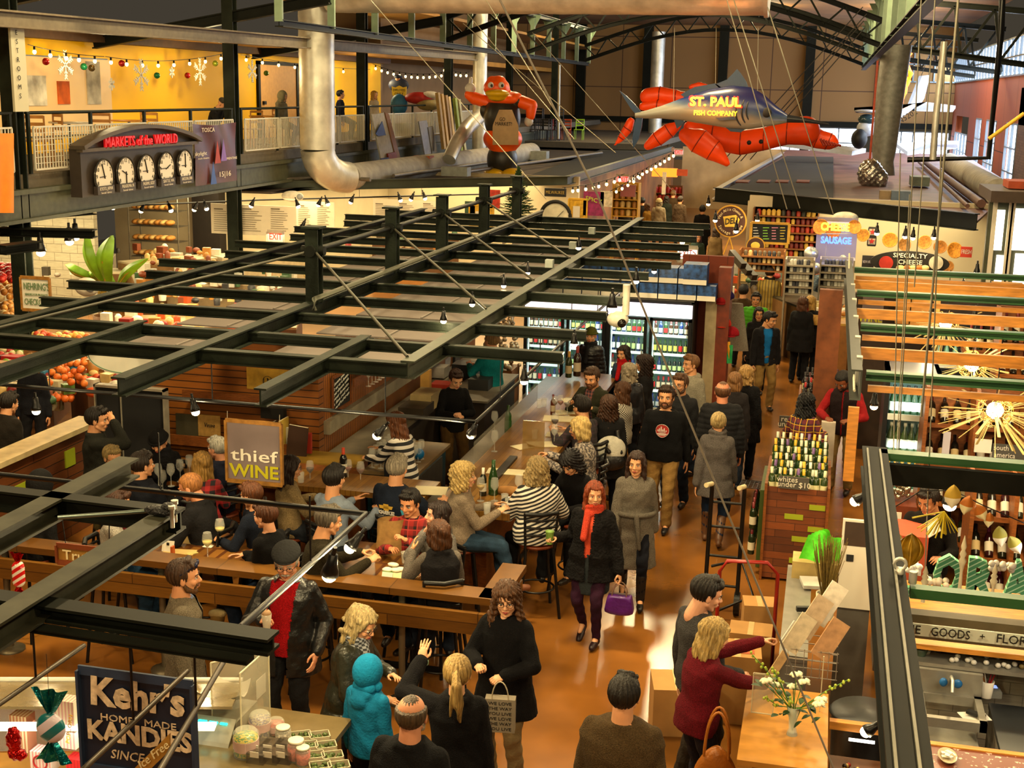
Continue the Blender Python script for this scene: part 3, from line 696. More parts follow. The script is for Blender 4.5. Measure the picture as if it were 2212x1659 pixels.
for y in (20,27.2,35.6):
 t=thing('mezzanine_beam',{20:'nearest dark roof beam over the mezzanine walkway',27.2:'dark roof beam over the mezzanine beside the dark column',35.6:'far dark roof beam over the mezzanine by the doorway'}[y],'beam',(-13.5,y,6.6))
 MB(STEELD).ibeam((-16.4,y,6.1),(-10.7,y,7.1),.2,.24,.03).build('beam_body',t,1)
g=MB(mat('beam_tan','6d6250',.6));g.ibeam((-12.7,14,6.15),(-12.0,44,6.35),.24,.26,.03);g.build('roof_girder',label='long grey girder crossing the top left over the mezzanine railing',cat='beam')
# ---------------------------------------------------------------- ducts
def spiral(pts,r,n=22,seg=.11):
 o=[];rs=[]
 for a,b in zip(pts[:-1],pts[1:]):
  a=Vector(a);b=Vector(b);m=max(2,int((b-a).length/seg))
  for i in range(m):o.append(a+(b-a)*i/m);rs.append(r*(1+(.012 if i % 2 else 0)))
 o.append(Vector(pts[-1]));rs.append(r);return o,rs
dc=PX(687,380,-12.25)
t=thing('duct_riser','tall shiny ribbed metal duct dropping in front of the mezzanine','duct',(dc.x,dc.y,3.1))
o_,r_=spiral([(dc.x,dc.y,7.9),(dc.x,dc.y,3.75)],.43);MB(GALV).tube(o_,r_,24).build('vertical_duct',t,1)
el=[(dc.x+.12*0,dc.y,3.75)]+[(dc.x+.9*(1-cos(a))*.5,dc.y+.9*(1-cos(a)),3.75-.72*sin(a)) for a in [PI/2*i/8 for i in range(1,9)]]
MB(GALV).tube(el,[.43-.005*i for i in range(len(el))],24).build('elbow',t,1)
o_,r_=spiral([el[-1],(dc.x+.9,dc.y+6.5,3.06),(dc.x+1.8,46,3.1)],.34);MB(DUCTW).tube(o_,r_,20).build('floor_duct',t,1)
o_,r_=spiral([(-11.8,30,7.66),(PY(1660,10,30).x,30,7.66)],.68,seg=.5)
t=thing('main_duct','large horizontal metal duct across the top of the hall','duct',(-6,30,7.1));MB(GALV).tube(o_,[.7 if i % 2 else .69 for i in range(len(o_))],28).build('duct_body',t,1)
e=PY(1658,10,30);MB(GALV).tube([(e.x-.06,30,7.66),(e.x+.03,30,7.66)],.74,28).build('end_collar',t,1)
a=PY(1037,150,44);t=thing('duct_riser','slim shiny vertical duct behind the inflatable bird','duct',(a.x,44,3));o_,r_=spiral([(a.x,44,8),(a.x,44,2.9)],.24);MB(GALV).tube(o_,r_,18).build('vertical_duct',t,1)
pts=[PY(1037,250,40),PY(1010,275,38),PY(985,310,36.5),PY(970,345,36)];MB(GALV).tube(pts,[.22,.22,.2,.2],16).build('flexible_duct',t,1)
a=PY(1420,150,72);t=thing('duct_riser','pale vertical duct against the tan back wall','duct',(a.x,72,3));o_,r_=spiral([(a.x,72,8.5),(a.x,72,3)],.36,seg=.4);MB(GALV).tube(o_,r_,18).build('vertical_duct',t,1)
a=PY(1920,200,40);t=thing('duct_riser','tall tapering grey duct in front of the hanging aeroplane','duct',(a.x,40,3));MB(mat('dull_galvanised','8f8e88',.55,.5,var=.15)).loft([[V3((a.x+w*cos(q)+dx,40+.3*sin(q),z)) for q in [2*PI*i/20 for i in range(20)]] for z,w,dx in ((6.75,.42,.12),(5.5,.40,.05),(3.75,.34,0),(3.45,.30,0),(3.05,.42,-.05))]).build('vertical_duct',t,1)
MB(mat('orange_strip','c8481c',.5)).box((a.x-.42,39.7,3.5),(a.x-.36,39.75,6.3)).build('edge_strip',t,1)
b=PY(1880,375,38);g=MB(mat('foil_wrap','c4c2bd',.22,.9,var=.3,vs=8,bump=1,bs=14));g.ell(b,(.36,.3,.42),18,12);g.ell(b+V3((.28,.0,-.15)),(.22,.25,.3),14,10);co,fs,no=remesh(g,.035,1)
g2=MB(g.mats[0]);g2.add((co+no*(.02*np.sin(co[:,:1]*40)*np.sin(co[:,2:]*37))).tolist(),fs,True);g2.build('foil_elbow',label='crumpled foil wrapped duct elbow on the right stall roof',cat='duct')
# thin rods and suspension cables
def cable(nm,pts,r,lab,m=None,grp=None): return MB(m or mat('cable_steel','9c9684',.4,.8,var=0)).tube(pts,r,6).build(nm,label=lab,cat='cable',group=grp)
def cz(px,py,Y): return PY(px,py,Y)
for i,(x0,y0,x1,y1) in enumerate([(1570,0,1700,452),(1585,0,1728,450),(1658,15,1800,462)]):cable('hanging_cable',[cz(x0,y0,27),cz(x1,y1,27)],.012,'pale taut cable crossing in front of the marlin, %s' % ['left one','middle one','right one'][i])
for i,(x0,y0,x1,y1) in enumerate([(1864,15,1560,350),(1872,30,1585,352),(1866,45,1600,348),(1868,60,1620,345)]):cable('stay_cable',[cz(x0,y0,34),cz(x1,y1,34)],.014,'dark slanting stay cable running from the right truss down past the marlin snout',mat('stay_dark','2a2622',.5),'stay cables beside the marlin')
cable('stay_cable',[cz(1080,0,8.0),cz(1290,420,8.0),cz(1440,790,8.0),cz(1800,1659,8.0)],.007,'long blurred grey cable slanting from top centre to bottom right over the aisle',mat('wire_grey','6f675c',.5))
for i,(x0,y0,x1,y1,Y) in enumerate([(2070,0,1990,900,9),(1990,0,1940,1000,9.5),(2020,0,1975,620,10),(1945,330,1930,980,10.2),(2042,90,1998,1240,8.6),(1965,420,1935,1020,11)]):
 cable('hanging_rod',[cz(x0,y0,Y),cz(x1,y1,Y)],.0045 if i else .008,'thin pale hanging wire over the right shops, %s' % ['thickest one','second from the thick one','one reaching the slatted canopy','short left one','one reaching the flower shop frame','one near the cheese sign'][i])
for i,(x0,y0,x1,y1,Y) in enumerate([(800,0,1180,430,26),(1010,30,1240,300,30),(1000,50,1330,330,31),(1150,70,1460,420,33),(1050,0,1230,290,24)]):cable('roof_cable',[cz(x0,y0,Y),cz(x1,y1,Y)],.010,'thin steel roof cable slanting past the inflatable bird',None,'roof cables around the inflatable bird')
cable('sprinkler_pipe',[PY(1208,140,50),PY(1206,300,50)],.05,'thin vertical pale pipe between the bird and the tan wall')
cable('drain_pipe',[PY(2165,0,34),PY(2163,69,34),PY(2135,341,34),PY(1960,345,34)],.075,'black pipe dropping at the right wall and turning left',BLK)
cable('support_pipe',[PY(2040,90,33),PY(2022,250,33),PY(2015,345,33)],.08,'grey slanting support pipe under the aeroplane wing',GALV)
cable('yellow_pole',[PY(2212,245,20),PY(2136,300,20)],.03,'yellow pole sticking in at the right edge',mat('yellow_paint','d0a02a',.5))
# ---------------------------------------------------------------- roofs of the stalls
DECK=mat('stall_roof_deck','4a4038',.8,var=.3,vs=1.5)
BEAMG=mat('olive_beam','3a4034',.45,.2,var=.2,vs=2)
def edge(nm,pts,lab,w=.16,h=.24,m=BEAMG):
 t=thing(nm,lab,'beam',pts[0])
 for a,b in zip(pts[:-1],pts[1:]):MB(m).ibeam(a,b,w,h,.02).build('girder',t,1)
 return t
eL=[P(0,475,2.85),P(100,458,2.85),P(420,405,2.85),P(1225,390,2.85),P(1450,322,2.85)]
edge('edge_beam',eL,'long olive edge beam of the left stall roofs under the clocks and the bird')
t=thing('stall_roof','cluttered flat roof of the left stalls carrying the inflatable bird','roof',(-9,32,2.7))
MB(DECK).poly([eL[2]+V3((0,.1,-.1)),eL[3]+V3((-.1,.1,-.1)),eL[4]+V3((-.1,0,-.1)),V3((-12.8,60,2.75)),V3((-12.8,eL[2].y+.2,2.75))],.05,(0,0,1)).build('roof_deck',t,1)
MB(mat('black_mesh','15150f',.9)).poly([P(1130,385,2.86),P(1222,388,2.86),P(1445,320,2.86),P(1330,312,2.86)],.02,(0,0,1)).build('black_netting',t,1)
eR=[P(1545,420,2.85),P(1690,335,2.85)];eR2=[P(1545,420,2.85),P(2110,480,2.85)]
edge('edge_beam',eR,'pale grey angled edge beam of the right stall roof',m=mat('pale_beam','9a8f86',.5))
edge('edge_beam',eR2,'dark edge beam of the right stall roof above the cheese signs',.16,.34,STEELD)
t=thing('stall_roof','dark purple-brown flat roof of the right stalls','roof',(1,40,2.7))
MB(mat('mauve_roof','6a4a48',.6,var=.25,vs=1.2)).poly([eR2[0]+V3((.1,.1,-.05)),eR2[1]+V3((0,.1,-.05)),V3((5.2,40,2.8)),V3((5.8,62,2.8)),V3((-2.0,62,2.8))],.05,(0,0,1)).build('roof_deck',t,1)
MB(mat('black_felt','141210',.9,var=.3,vs=2)).poly([P(1565,412,2.9),P(1800,432,2.9),P(1800,340,2.9),P(1700,338,2.9)],.02,(0,0,1)).build('black_felt',t,1)
for x in (1605,1650,1690,1735):a=P(x,392,2.93);MB(mat('vent_red','7a4038',.7)).cbox(a,(.35,1.0,.04)).build('vent_grille',t,1)
for k,(p,q,r) in enumerate((((2000,352),(2120,440),.10),((1985,350),(2090,445),.05))):
 MB(mat('brown_pipe','5a3a30',.6)).tube([P(p[0],p[1],3.0),P(q[0],q[1],3.0)],r,8).build('roof_pipe',label=['thick brown pipe lying on the right stall roof','thinner brown pipe lying on the right stall roof'][k],cat='pipe')
MB(DUCTW).tube([P(2050,350,3.1),P(2155,415,3.1)],.32,16).build('round_duct',label='round grey duct lying at the right edge of the right stall roof',cat='duct')
bx=mat('roof_box_green','7d8a80',.6);
for k,(x,y,w,d,h,c,l) in enumerate([(1985,400,.5,.9,.25,'75827a','grey green box lying on the mauve roof'),(1922,430,.5,.35,.2,'8a7558','tan box at the edge of the mauve roof'),(1945,432,.45,.35,.22,'5a6a80','blue grey box at the edge of the mauve roof'),
  (915,372,.45,.4,.38,'d8d0c4','white pail with orange lid on the left stall roof'),(985,380,.75,.4,.25,'8d918c','grey speaker box on the left stall roof edge'),(1165,345,.6,.5,.3,'8d918c','grey speaker box right of the bird on the roof'),(1355,320,.5,.5,.35,'8a8378','grey box on the roof near the black netting'),(1080,398,.1,.1,.1,'8d918c','small grey clamp by the bird feet')][:7]):
 a=P(x,y,2.9);o=MB(mat('box_'+c,c,.6)).cbox((a.x,a.y,a.z+h/2),(w,d,h)).build('roof_box' if k != 3 else 'pail',label=l,cat='box' if k != 3 else 'pail')
 if k==3:MB(mat('orange_lid','b0541c',.5)).cbox((a.x,a.y,a.z+h+.04),(w+.04,d+.04,.1)).build('lid',o,1)
for k,(p,q,r) in enumerate((((600,390),(880,370),.06),((850,380),(1060,350),.05),((1000,372),(1300,330),.05),((560,375),(800,388),.05),((870,352),(1010,330),.10))):
 MB(mat('roof_pipe_grey','6a6257',.5,.3)).tube([P(p[0],p[1],3.0),P(q[0],q[1],3.0)],r,8).build('roof_pipe',label='grey service pipe lying on the left stall roof',cat='pipe',group='service pipes on the left stall roof')
# ================================================================ signs and boards
class Plane:
 def __init__(s,ax,v): s.ax=ax;s.v=v
 def at(s,px,py,off=0):
  if s.ax=='Y':return PY(px,py,s.v-off)
  return PX(px,py,s.v+off)
 def u(s): return V3((1,0,0)) if s.ax=='Y' else V3((0,1,0))
 def n(s): return V3((0,-1,0)) if s.ax=='Y' else V3((1,0,0))
def letters(parent,pl,body,px,py,hpx,m,wpx=None,nm='lettering',off=.012,ext=.002,bold=0,shear=0,rot=0,label=None):
 p=pl.at(px,py,off);d=(p-V3((0,0,CAM_H))).length;sc=d/CAM_F
 u=pl.u();z=V3((0,0,1));u2=u*cos(R(rot))+z*sin(R(rot));w2=-u*sin(R(rot))+z*cos(R(rot))
 fit=None
 if wpx:fit=(pl.at(px+wpx/2,py,off)-pl.at(px-wpx/2,py,off)).length
 g=MB();textmesh(g,body,hpx*1.38*sc,basis(p,u2,w2),m,ext=ext,fit=fit,bold=bold*sc*hpx,shear=shear)
 return g.build(nm,parent,world=parent is not None,label=label)
def board(nm,lab,cat,x1,y1,x2,y2,pl,face,fr=None,fw=.02,th=.02,skew=0,group=None):
 """a flat rectangular sign at its real place; pixel corners only locate it in the hall"""
 xm,ym=(x1+x2)/2,(y1+y2)/2;a=pl.at(x1,ym);b=pl.at(x2,ym);u=pl.u();w=(b-a).dot(u);z0,z1=pl.at(xm,y2).z,pl.at(xm,y1).z;n=pl.n()
 t=thing(nm,lab,cat,(a+b)/2,0,group);c=a
 def corner(s,z,o): p=c+u*(w*s);p=V3((p.x,p.y,z));return p+n*o
 MB(face).poly([corner(0,z0,0),corner(1,z0,0),corner(1,z1,0),corner(0,z1,0)],-th,n).build('panel',t,1)
 if fr:
  g=MB(fr);o=.006
  for p,q in (((0,z0),(1,z0)),((1,z0),(1,z1)),((1,z1),(0,z1)),((0,z1),(0,z0))):g.bar(corner(p[0],p[1],o),corner(q[0],q[1],o),fw,th+.02)
  g.build('frame',t,1)
 return t
def hang(t,pl,pts,m=None,r=.004):
 for a,b in pts:MB(m or BLK).tube([pl.at(*a),pl.at(*b)],r,5).build('hanger',t,1)
# ================================================================ steel canopy over the wine bar
t=thing('steel_canopy','dark green steel beam canopy hanging over the wine bar','canopy',(-5.1,10,3.0));Z=3.0
IB=lambda p,q,w=.10,h=.14,nm='beam',tt=None,m=STEEL,world=True:MB(m).ibeam(p,q,w,h,.014).build(nm,tt or t,world=True)
YS=[9.9,10.9,12.0,13.15,14.2,15.25,16.35,17.5,18.6,19.7,20.9,22.0,23.1]
IB((-3.25,9.9,Z),(-3.25,23.3,Z),.12,.15,'side_beam',m=mat('grey_green_beam','3a3e34',.45,0,var=.2,spec=.2));IB((-5.12,8.6,Z),(-5.12,23.3,Z),.12,.15,'side_beam');IB((-7.32,8.5,Z),(-7.32,23.3,Z),.12,.15,'side_beam')
IB((-3.97,8.62,Z),(-3.97,10.9,Z));IB((-6.2,8.6,Z),(-6.2,10.9,Z));IB((-7.9,9.9,Z),(-3.25,9.9,Z),.10,.12,nm='cross_beam')
for i,y in enumerate(YS[1:]):IB((-8.4 if i % 2==0 else -8.0,y,Z-.02),(-2.15 if i<6 else -2.0,y,Z-.02),.09,.10,'cross_beam')
MB(mat('dull_pipe','4a4a40',.5,.2,var=0,spec=.2)).tube([(-5.0,12.2,Z+.03),(-5.0,12.2,Z+.14),(-5.0,23,Z+.14)],.028,10).build('conduit',t,1)
for y in (12.5,15.0,17.1,19.35,21.5):
 MB(STEEL).ibeam((-5.12,y,Z+.05),(-5.12,y,Z+.82),.14,.14,.016).build('post',t,1);MB(STEEL).cbox((-5.12,y,Z+.84),(.2,.2,.02)).build('post_cap',t,1)
 MB(STEELD).tube([(-5.12,y-.12,Z+.6),(-5.12,y+.12,Z+.6)],.06,10).tube([(-5.25,y,Z+.6),(-5.0,y,Z+.6)],.05,10).build('clamp',t,1)
for a,b in (((-5.12,12.5,3.6),(-7.32,9.2,3.05)),((-5.12,12.5,3.6),(-3.3,10.05,3.08)),((-5.12,15,3.6),(-3.3,12.6,3.08)),((-5.12,17.1,3.6),(-3.3,14.8,3.08)),((-5.12,19.35,3.6),(-3.3,17.0,3.08)),((-5.12,12.5,3.6),(-5.12,15.0,3.6)),((-5.12,15.0,3.6),(-5.12,17.1,3.6)),((-5.12,17.1,3.6),(-5.12,19.35,3.6)),((-5.12,19.35,3.6),(-5.12,21.5,3.6))):
 MB(STEELD if a[0]==b[0] else mat('rod_steel','3c3a30',.5,.1,var=0)).tube([a,b],.014 if a[0] != b[0] else .03,6).build('brace_rod',t,1)
PAN=mat('perforated_panel','5e544e',.7,var=.06,vs=3,bump=.2,bs=150)
for i in range(1,10):
 for x0,x1 in ((-4.95,-3.45),(-6.5,-5.35)):
  if x0<-6 and i in (8,9):continue
  g=MB(PAN).box((x0,YS[i]+.12,2.80),(x1,YS[i+1]-.12,2.815));g.mat(mat('panel_rib','6a625c',.6)).box((x0+(x1-x0)*.5-.01,YS[i]+.12,2.815),(x0+(x1-x0)*.5+.01,YS[i+1]-.12,2.83));g.build('ceiling_panel',t,1)
for y in (10.2,12.3,14.4):MB(mat('junction_grey','8d938c',.5)).cbox((-3.4-(y-10)*.05,y+6,Z+.1),(.1,.1,.1)).build('junction_box',t,1)
# near canopy, bottom left
t2=thing('steel_canopy','near steel canopy at the lower left above the candy shop','canopy',(-3.3,5,3.0))
def ang(p,q,nm='beam',w=.11,m=STEEL): return MB(m).chan(p,q,w,.12,.012).build(nm,t2,1)
L1=mat('weathered_angle','34342a',.5,0,var=.25,spec=.15)
IB((-3.27,3.2,Z-.01),(-3.27,5.98,Z-.01),.12,.12,'side_beam',t2,L1);IB(P(-60,1190,Z),P(280,1008,Z),.13,.12,'side_beam',t2,L1)
IB((-5.2,6.02,Z),(-3.2,5.93,Z),.10,.12,'cross_beam',t2,STEELD);IB((-4.2,4.80,Z-.035),(-2.13,4.70,Z-.035),.11,.075,'cross_beam',t2,STEELD);IB((-4.6,4.72,Z-.085),(-2.2,4.62,Z-.085),.07,.02,'cross_beam',t2,STEELD)
MB(mat('shiny_rod','6c7a74',.3,.8,var=0)).tube([P(125,1118,3.05),P(300,1105,3.06),P(380,1100,3.05)],.012,8).build('rod',t2,1)
g=MB(mat('black_tape','17171a',.5,bump=1,bs=60));p=P(345,1103,3.08);g.ell(p,(.09,.035,.03),14,8);g.ell(p+V3((.05,0,.02)),(.04,.03,.03));g.build('cloth_wrap',t2,1)
for q in ((378,1108),(372,1120)):MB(GALV).lathe([(.012,-.05),(.012,.05),(.02,.05),(.02,.07)],P(q[0],q[1],3.05),8).build('bolt',t2,1)
# lamp rails hanging under the canopies
ZR=2.5
def rail(nm,pts,lab,r=.018,m=None):
 t=thing(nm,lab,'lamp rail',P(*pts[0],ZR));q=[P(x,y,ZR) for x,y in pts];MB(m or BLK).tube(q,r,8).build('pipe',t,1)
 for a,b in zip(q[:-1],q[1:]):
  n=max(1,int((b-a).length/1.6))
  for i in range(n):p=a+(b-a)*(i+.5)/n;MB(BLK).tube([p,p+V3((0,0,.42))],.006,5).build('drop_rod',t,1)
 return t
rail('lamp_rail',[(-60,826),(1028,911),(1262,697),(1400,580)],'black pipe rail with lamps crossing behind the thief wine sign')
rail('lamp_rail',[(-60,1018),(790,1110),(520,1355)],'black pipe rail bending over the man in the flat cap',.02)
rail('lamp_rail',[(-40,1548),(182,1394)],'short thin pipe above the teal candy ornament',.012,mat('rail_brown','4a4034',.4,.4))
rail('lamp_rail',[(330,1690),(500,1400)],'thin pipe crossing the blue candy sign',.014,mat('rail_brown','4a4034',.4,.4))
rail('lamp_rail',[(150,1690),(405,1450)],'second thin pipe crossing the blue candy sign',.012,mat('rail_brown','4a4034',.4,.4))
BULB=emi('bulb_glow','ffd9a0',26);BULB2=emi('bulb_small','ffc070',16)
def make_lamp(lab):
 t=thing('clip_lamp',lab,'lamp');MB(BLK).tube([(0,0,.16),(0,0,.10)],.012,8).build('bracket',t)
 MB(BLK).lathe([(.001,.12),(.022,.115),(.028,.06),(.040,.03),(.046,.0),(.042,.0),(.036,.02)],n=16).build('housing',t)
 MB(BULB).ell((0,0,-.012),(.036,.036,.030),14,8).build('bulb',t);return t
lamp0=[None]
def lamp(px,py,z,lab,grp=None,power=22,sc=1.0,tilt=(0,0)):
 p=P(px,py,z)
 if lamp0[0] is None:o=make_lamp(lab);lamp0[0]=o;o.location=p;o.rotation_euler=(R(tilt[0]),R(tilt[1]),0);(grp and tag(o,group=grp))
 else:o=dup(lamp0[0],p,rot=(R(tilt[0]),R(tilt[1]),0),label=lab,group=grp,scale=sc)
 if power:light('POINT',p+V3((0,0,-.09)),power,WARM,.04,name='bulb_light')
 return o
lamp(422,888,2.42,'clip lamp left of the thief wine sign',tilt=(0,-12));lamp(815,940,2.38,'clip lamp above the server in the striped shirt',tilt=(0,40));lamp(1018,938,2.38,'clip lamp at the bend of the rail by the bartender',tilt=(20,25));lamp(78,886,2.42,'clip lamp at the far left over the dark coat',power=10)
lamp(757,1182,2.36,'clip lamp with a bright flare over the wooden rail',tilt=(-20,35),power=26);lamp(712,1240,2.34,'clip lamp nearest to the man in the flat cap',tilt=(10,15),sc=1.25)
for x,y in ((1088,616),(1140,588),(1020,656),(958,692),(1132,822),(1240,742)):lamp(x,y,3.07,'small glowing clip lamp between the canopy beams','lamps between the canopy beams',5,.8)
lamp(1322,664,3.0,'bright lamp beside the white dome camera',power=26,sc=1.3);lamp(1374,606,3.05,'small lamp over the row of blue glass boxes',power=14);lamp(1250,534,3.07,'small lamp left of the long diagonal beam',power=0);lamp(1413,585,2.6,'lamp hanging above the fridge corner',power=10)
lamp(1474,522,2.7,'small lamp right above the white exit sign',power=0,sc=1.2);lamp(1888,876,2.4,'clip lamp by the man in the red and black vest',power=16);lamp(1848,1082,2.3,'clip lamp peeking out left of the big frame post',power=16,tilt=(0,50));lamp(2052,1088,2.3,'clip lamp with a dark shade over the dried leaves',power=22,sc=1.35)
lamp(1872,1580,2.0,'clip lamp left of the flower shop post near the bottom',power=10,tilt=(0,50),sc=.8);lamp(2080,622,2.5,'small lamp on the second slatted canopy board',power=6)
# dome camera
a=P(1340,690,2.62);t=thing('dome_camera','white dome security camera hanging by the long diagonal beam','camera',a)
MB(mat('camera_white','cfc8b8',.4)).tube([a+V3((.06,0,.42)),a+V3((.06,0,.06))],.045,10).build('stem',t,1);MB(mat('camera_white','cfc8b8')).ell(a+V3((-.03,0,0)),(.13,.11,.10),20,12).build('housing',t,1);MB(mat('dome_dark','15110e',.1)).ell(a+V3((.03,-.08,-.03)),(.055,.05,.055),16,10).build('dome',t,1)
for x,y,z,l in ((188,620,2.75,'white emergency light hanging under the left canopy beams'),(1500,0,0,'')):
 if l:a=P(x,y,z);t=thing('emergency_light',l,'light',a);MB(mat('camera_white','cfc8b8')).ell(a,(.16,.12,.12),16,10).build('housing',t,1);MB(mat('lens_grey','8a8f92',.1)).ell(a+V3((.09,-.08,.0)),(.06,.05,.05),12,8).build('lens',t,1)
for x,y,z,l in ((632,424,2.75,'clear oval emergency light above the menu boards'),(1826,470,2.7,'clear oval emergency light by the neon cheese sign')):
 a=P(x,y-(0),z);t=thing('emergency_light',l,'light',a);MB(mat('camera_white','cfc8b8')).ell(a,(.28,.12,.13),16,10).build('housing',t,1);MB(mat('lens_grey','8a8f92',.1)).ell(a+V3((.2,-.06,.0)),(.08,.06,.07),12,8).build('lens',t,1)
# ---------------------------------------------------------------- hanging signs
WOODF=mat('oak_frame','9a6a2c',.5,var=.2,vs=20);WHT=mat('sign_white','d8d0c0',.6,var=0);DKT=mat('ink_black','15120f',.7,var=0)
pl=Plane('Y',PY(548,895,11.35).y)
t=board('hanging_sign','square mauve thief wine sign hanging over the tables','sign',490,912,609,1042,pl,mat('mauve_board','7c6c6c',.6,var=.03),WOODF,.022,.02)
letters(t,pl,'thief',548,986,27,mat('cream_letters','e8e0d0',.6,var=0),102,bold=.01);letters(t,pl,'WINE',549,1020,28,mat('lime_letters','b9b01c',.5,var=0),106,bold=.03,nm='lettering');hang(t,pl,[((491,912),(491,888)),((604,912),(604,896))],mat('chain','b8b0a0',.4,.6))
pl=Plane('Y',P(180,1190,2.25).y)
t=board('hanging_sign','small brown truffles sign hanging at the lower left','sign',125,1184,262,1221,pl,mat('caramel_board','9c6f2c',.5),mat('frame_red','7a3a1a',.5),.012,.015);letters(t,pl,'Truffles',184,1204,21,mat('cream_paint','d9c79a',.6,var=0),96,bold=.01);hang(t,pl,[((143,1184),(134,1118)),((236,1186),(236,1118))])
pl=Plane('Y',P(300,1560,2.05).y)
t=board('hanging_sign','large navy candy sign hanging at the bottom left','sign',178,1462,421,1672,pl,mat('navy_board','10182c',.5,var=.1),mat('navy_edge','22304a',.5),.014,.03)
CR=mat('candy_cream','c4ad92',.7,var=.25,vs=30)
letters(t,pl,"Kehr's",294,1507,62,CR,200,bold=.05,shear=.05);letters(t,pl,'HOME   MADE',298,1560,15,CR,160);letters(t,pl,'KANDIES',300,1592,42,CR,222,bold=.05);letters(t,pl,'SINCE',274,1634,20,CR,72,shear=.2)
pl=Plane('Y',P(330,1640,2.0).y-.15)
t=thing('hanging_sign','small slanted brown ice cream sign in front of the navy candy sign','sign',pl.at(330,1630));MB(mat('caramel_board','9c6f2c')).poly([pl.at(366,1585),pl.at(366,1622),pl.at(285,1700),pl.at(290,1660)],.012,(0,1,0)).build('panel',t,1);letters(t,pl,'Ice Free',330,1632,18,mat('cream_paint','d9c79a'),84,rot=42,shear=.25)
pl=Plane('Y',P(78,635,2.5).y)
t=board('hanging_sign','white framed checkout sign with green letters at the left','sign',47,600,109,670,pl,mat('pale_board','d2cfc0',.7,var=.02),WOODF,.02,.02)
GR=mat('sage_letters','5c7a50',.7,var=0)
for s_,y,h,w in (("NEHRING'S",620,15,54),('SENDIKS FOR PRODUCE',637,5,48),('CHECKOUT',653,13,50)):letters(t,pl,s_,78,y,h,GR,w)
a=P(262,770,2.35);t=thing('hanging_sign','big white oval sign with a thin green border left of the wood wall','sign',a)
def disc(c,rx,rz,th,m,n=40,nm='panel',tt=None,lab=None,rim=None):
 g=MB(m);g.poly([c+V3((rx*cos(2*PI*k/n),0,rz*sin(2*PI*k/n))) for k in range(n)],th,(0,1,0));return g.build(nm,tt,world=True,label=lab)
sc=(a-V3((0,0,CAM_H))).length/CAM_F
disc(a,80*sc,38*sc,.03,mat('pale_board','d2cfc0'),tt=t);MB(mat('green_line','3c6a48',.6)).tube([a+V3((76*sc*cos(q),-.005,34.5*sc*sin(q))) for q in [2*PI*k/48 for k in range(49)]],.004,5).build('border',t,1)
# exit signs
def exit_sign(px,py,z,w,lab,red=True,arrow=''):
 c=P(px,py,z);pl=Plane('Y',c.y);t=board('exit_sign',lab,'sign',px-w/2,py-w*.33,px+w/2,py+w*.33,pl,emi('exit_face','e8dcd0',1.1) if not red else emi('exit_face_dim','e2a09a',.6),mat('exit_frame','b0a898',.5),.012,.05)
 letters(t,pl,'EXIT'+arrow,px,py,w*.40,emi('exit_red','d8200c',1.3) if red else mat('exit_thin','b0301c',.5,var=0),w*.8,off=.03,bold=.02 if red else 0);return t
exit_sign(595,512,2.55,34,'small red exit sign under the menu boards');exit_sign(1485,549,2.55,44,'bright white exit sign above the red brown partition',False,'>');exit_sign(1345,388,2.6,28,'small red exit sign far down the centre aisle')
exit_sign(1466,329,2.9,20,'tiny exit sign under the marlin far away')
# ================================================================ the wine bar
BUTCH=planks('butcher_block',('8c6428','6c481a'),1.2,.06,.3,'5a3414',.05,'yx',False)
OAKR=planks('rail_oak',('744c18','54340f'),1.6,.11,.38,'3a220c',.04,'xz',False)
SLAT=pat('red_oak_slats','slat','8e541c','2c1606','723c10',s=11.5,w=.14,rough=.45)
RIB=pat('oak_ribs','rib','a8641e','4a240a','8a4c14',s=16,w=.3,rough=.45,axis='yz')
def wallbox(nm,m,a,b): return struct(nm,MB(m).box(a,b))
wallbox('wall_bar_back',SLAT,(-7.92,13.95,0),(-5.68,14.1,2.32));wallbox('wall_bar_side',RIB,(-5.80,14.1,0),(-5.68,21.0,2.25))
WD=mat('shelf_oak','7c4418',.5,var=.25,vs=18,st=(1,1,6))
t=thing('low_wall','brown plank half wall with a cream cap and lime green squares at the left','wall',(-8.5,11,0));MB(planks('plank_brown',('6a3a18','54290f'),1.3,.12,.5,'2a1206',.05,'yz')).box((-8.6,7.5,0),(-8.42,13.6,1.22)).build('wall_body',t,1)
MB(mat('cream_cap','c9b487',.5)).box((-8.68,7.5,1.22),(-8.34,13.65,1.28)).build('cap',t,1)
LIME=mat('lime_paint','8f9a1e',.5,var=0)
for y,z,w in ((11.85,.72,.42),(11.1,.55,.3),(12.5,.45,.3),(11.2,.85,.25),(12.9,.85,.2)):MB(LIME).box((-8.42,y,z),(-8.405,y+w,z+.2)).build('green_square',t,1)
t=thing('black_screen','tall black folding screen behind the standing man in the dark jacket','screen',(-8,13.4,0));MB(mat('black_fabric','0c0b0d',.9)).box((-8.3,13.45,0),(-7.42,13.5,1.72)).build('panel',t,1)
g=MB(mat('screen_trim','a8a090',.4,.5));g.box((-8.32,13.42,1.72),(-7.40,13.53,1.75)).box((-7.42,13.42,0),(-7.40,13.53,1.75)).box((-8.32,13.42,0),(-8.30,13.53,1.75)).box((-7.98,13.43,0),(-7.97,13.45,1.72));g.build('trim',t,1)
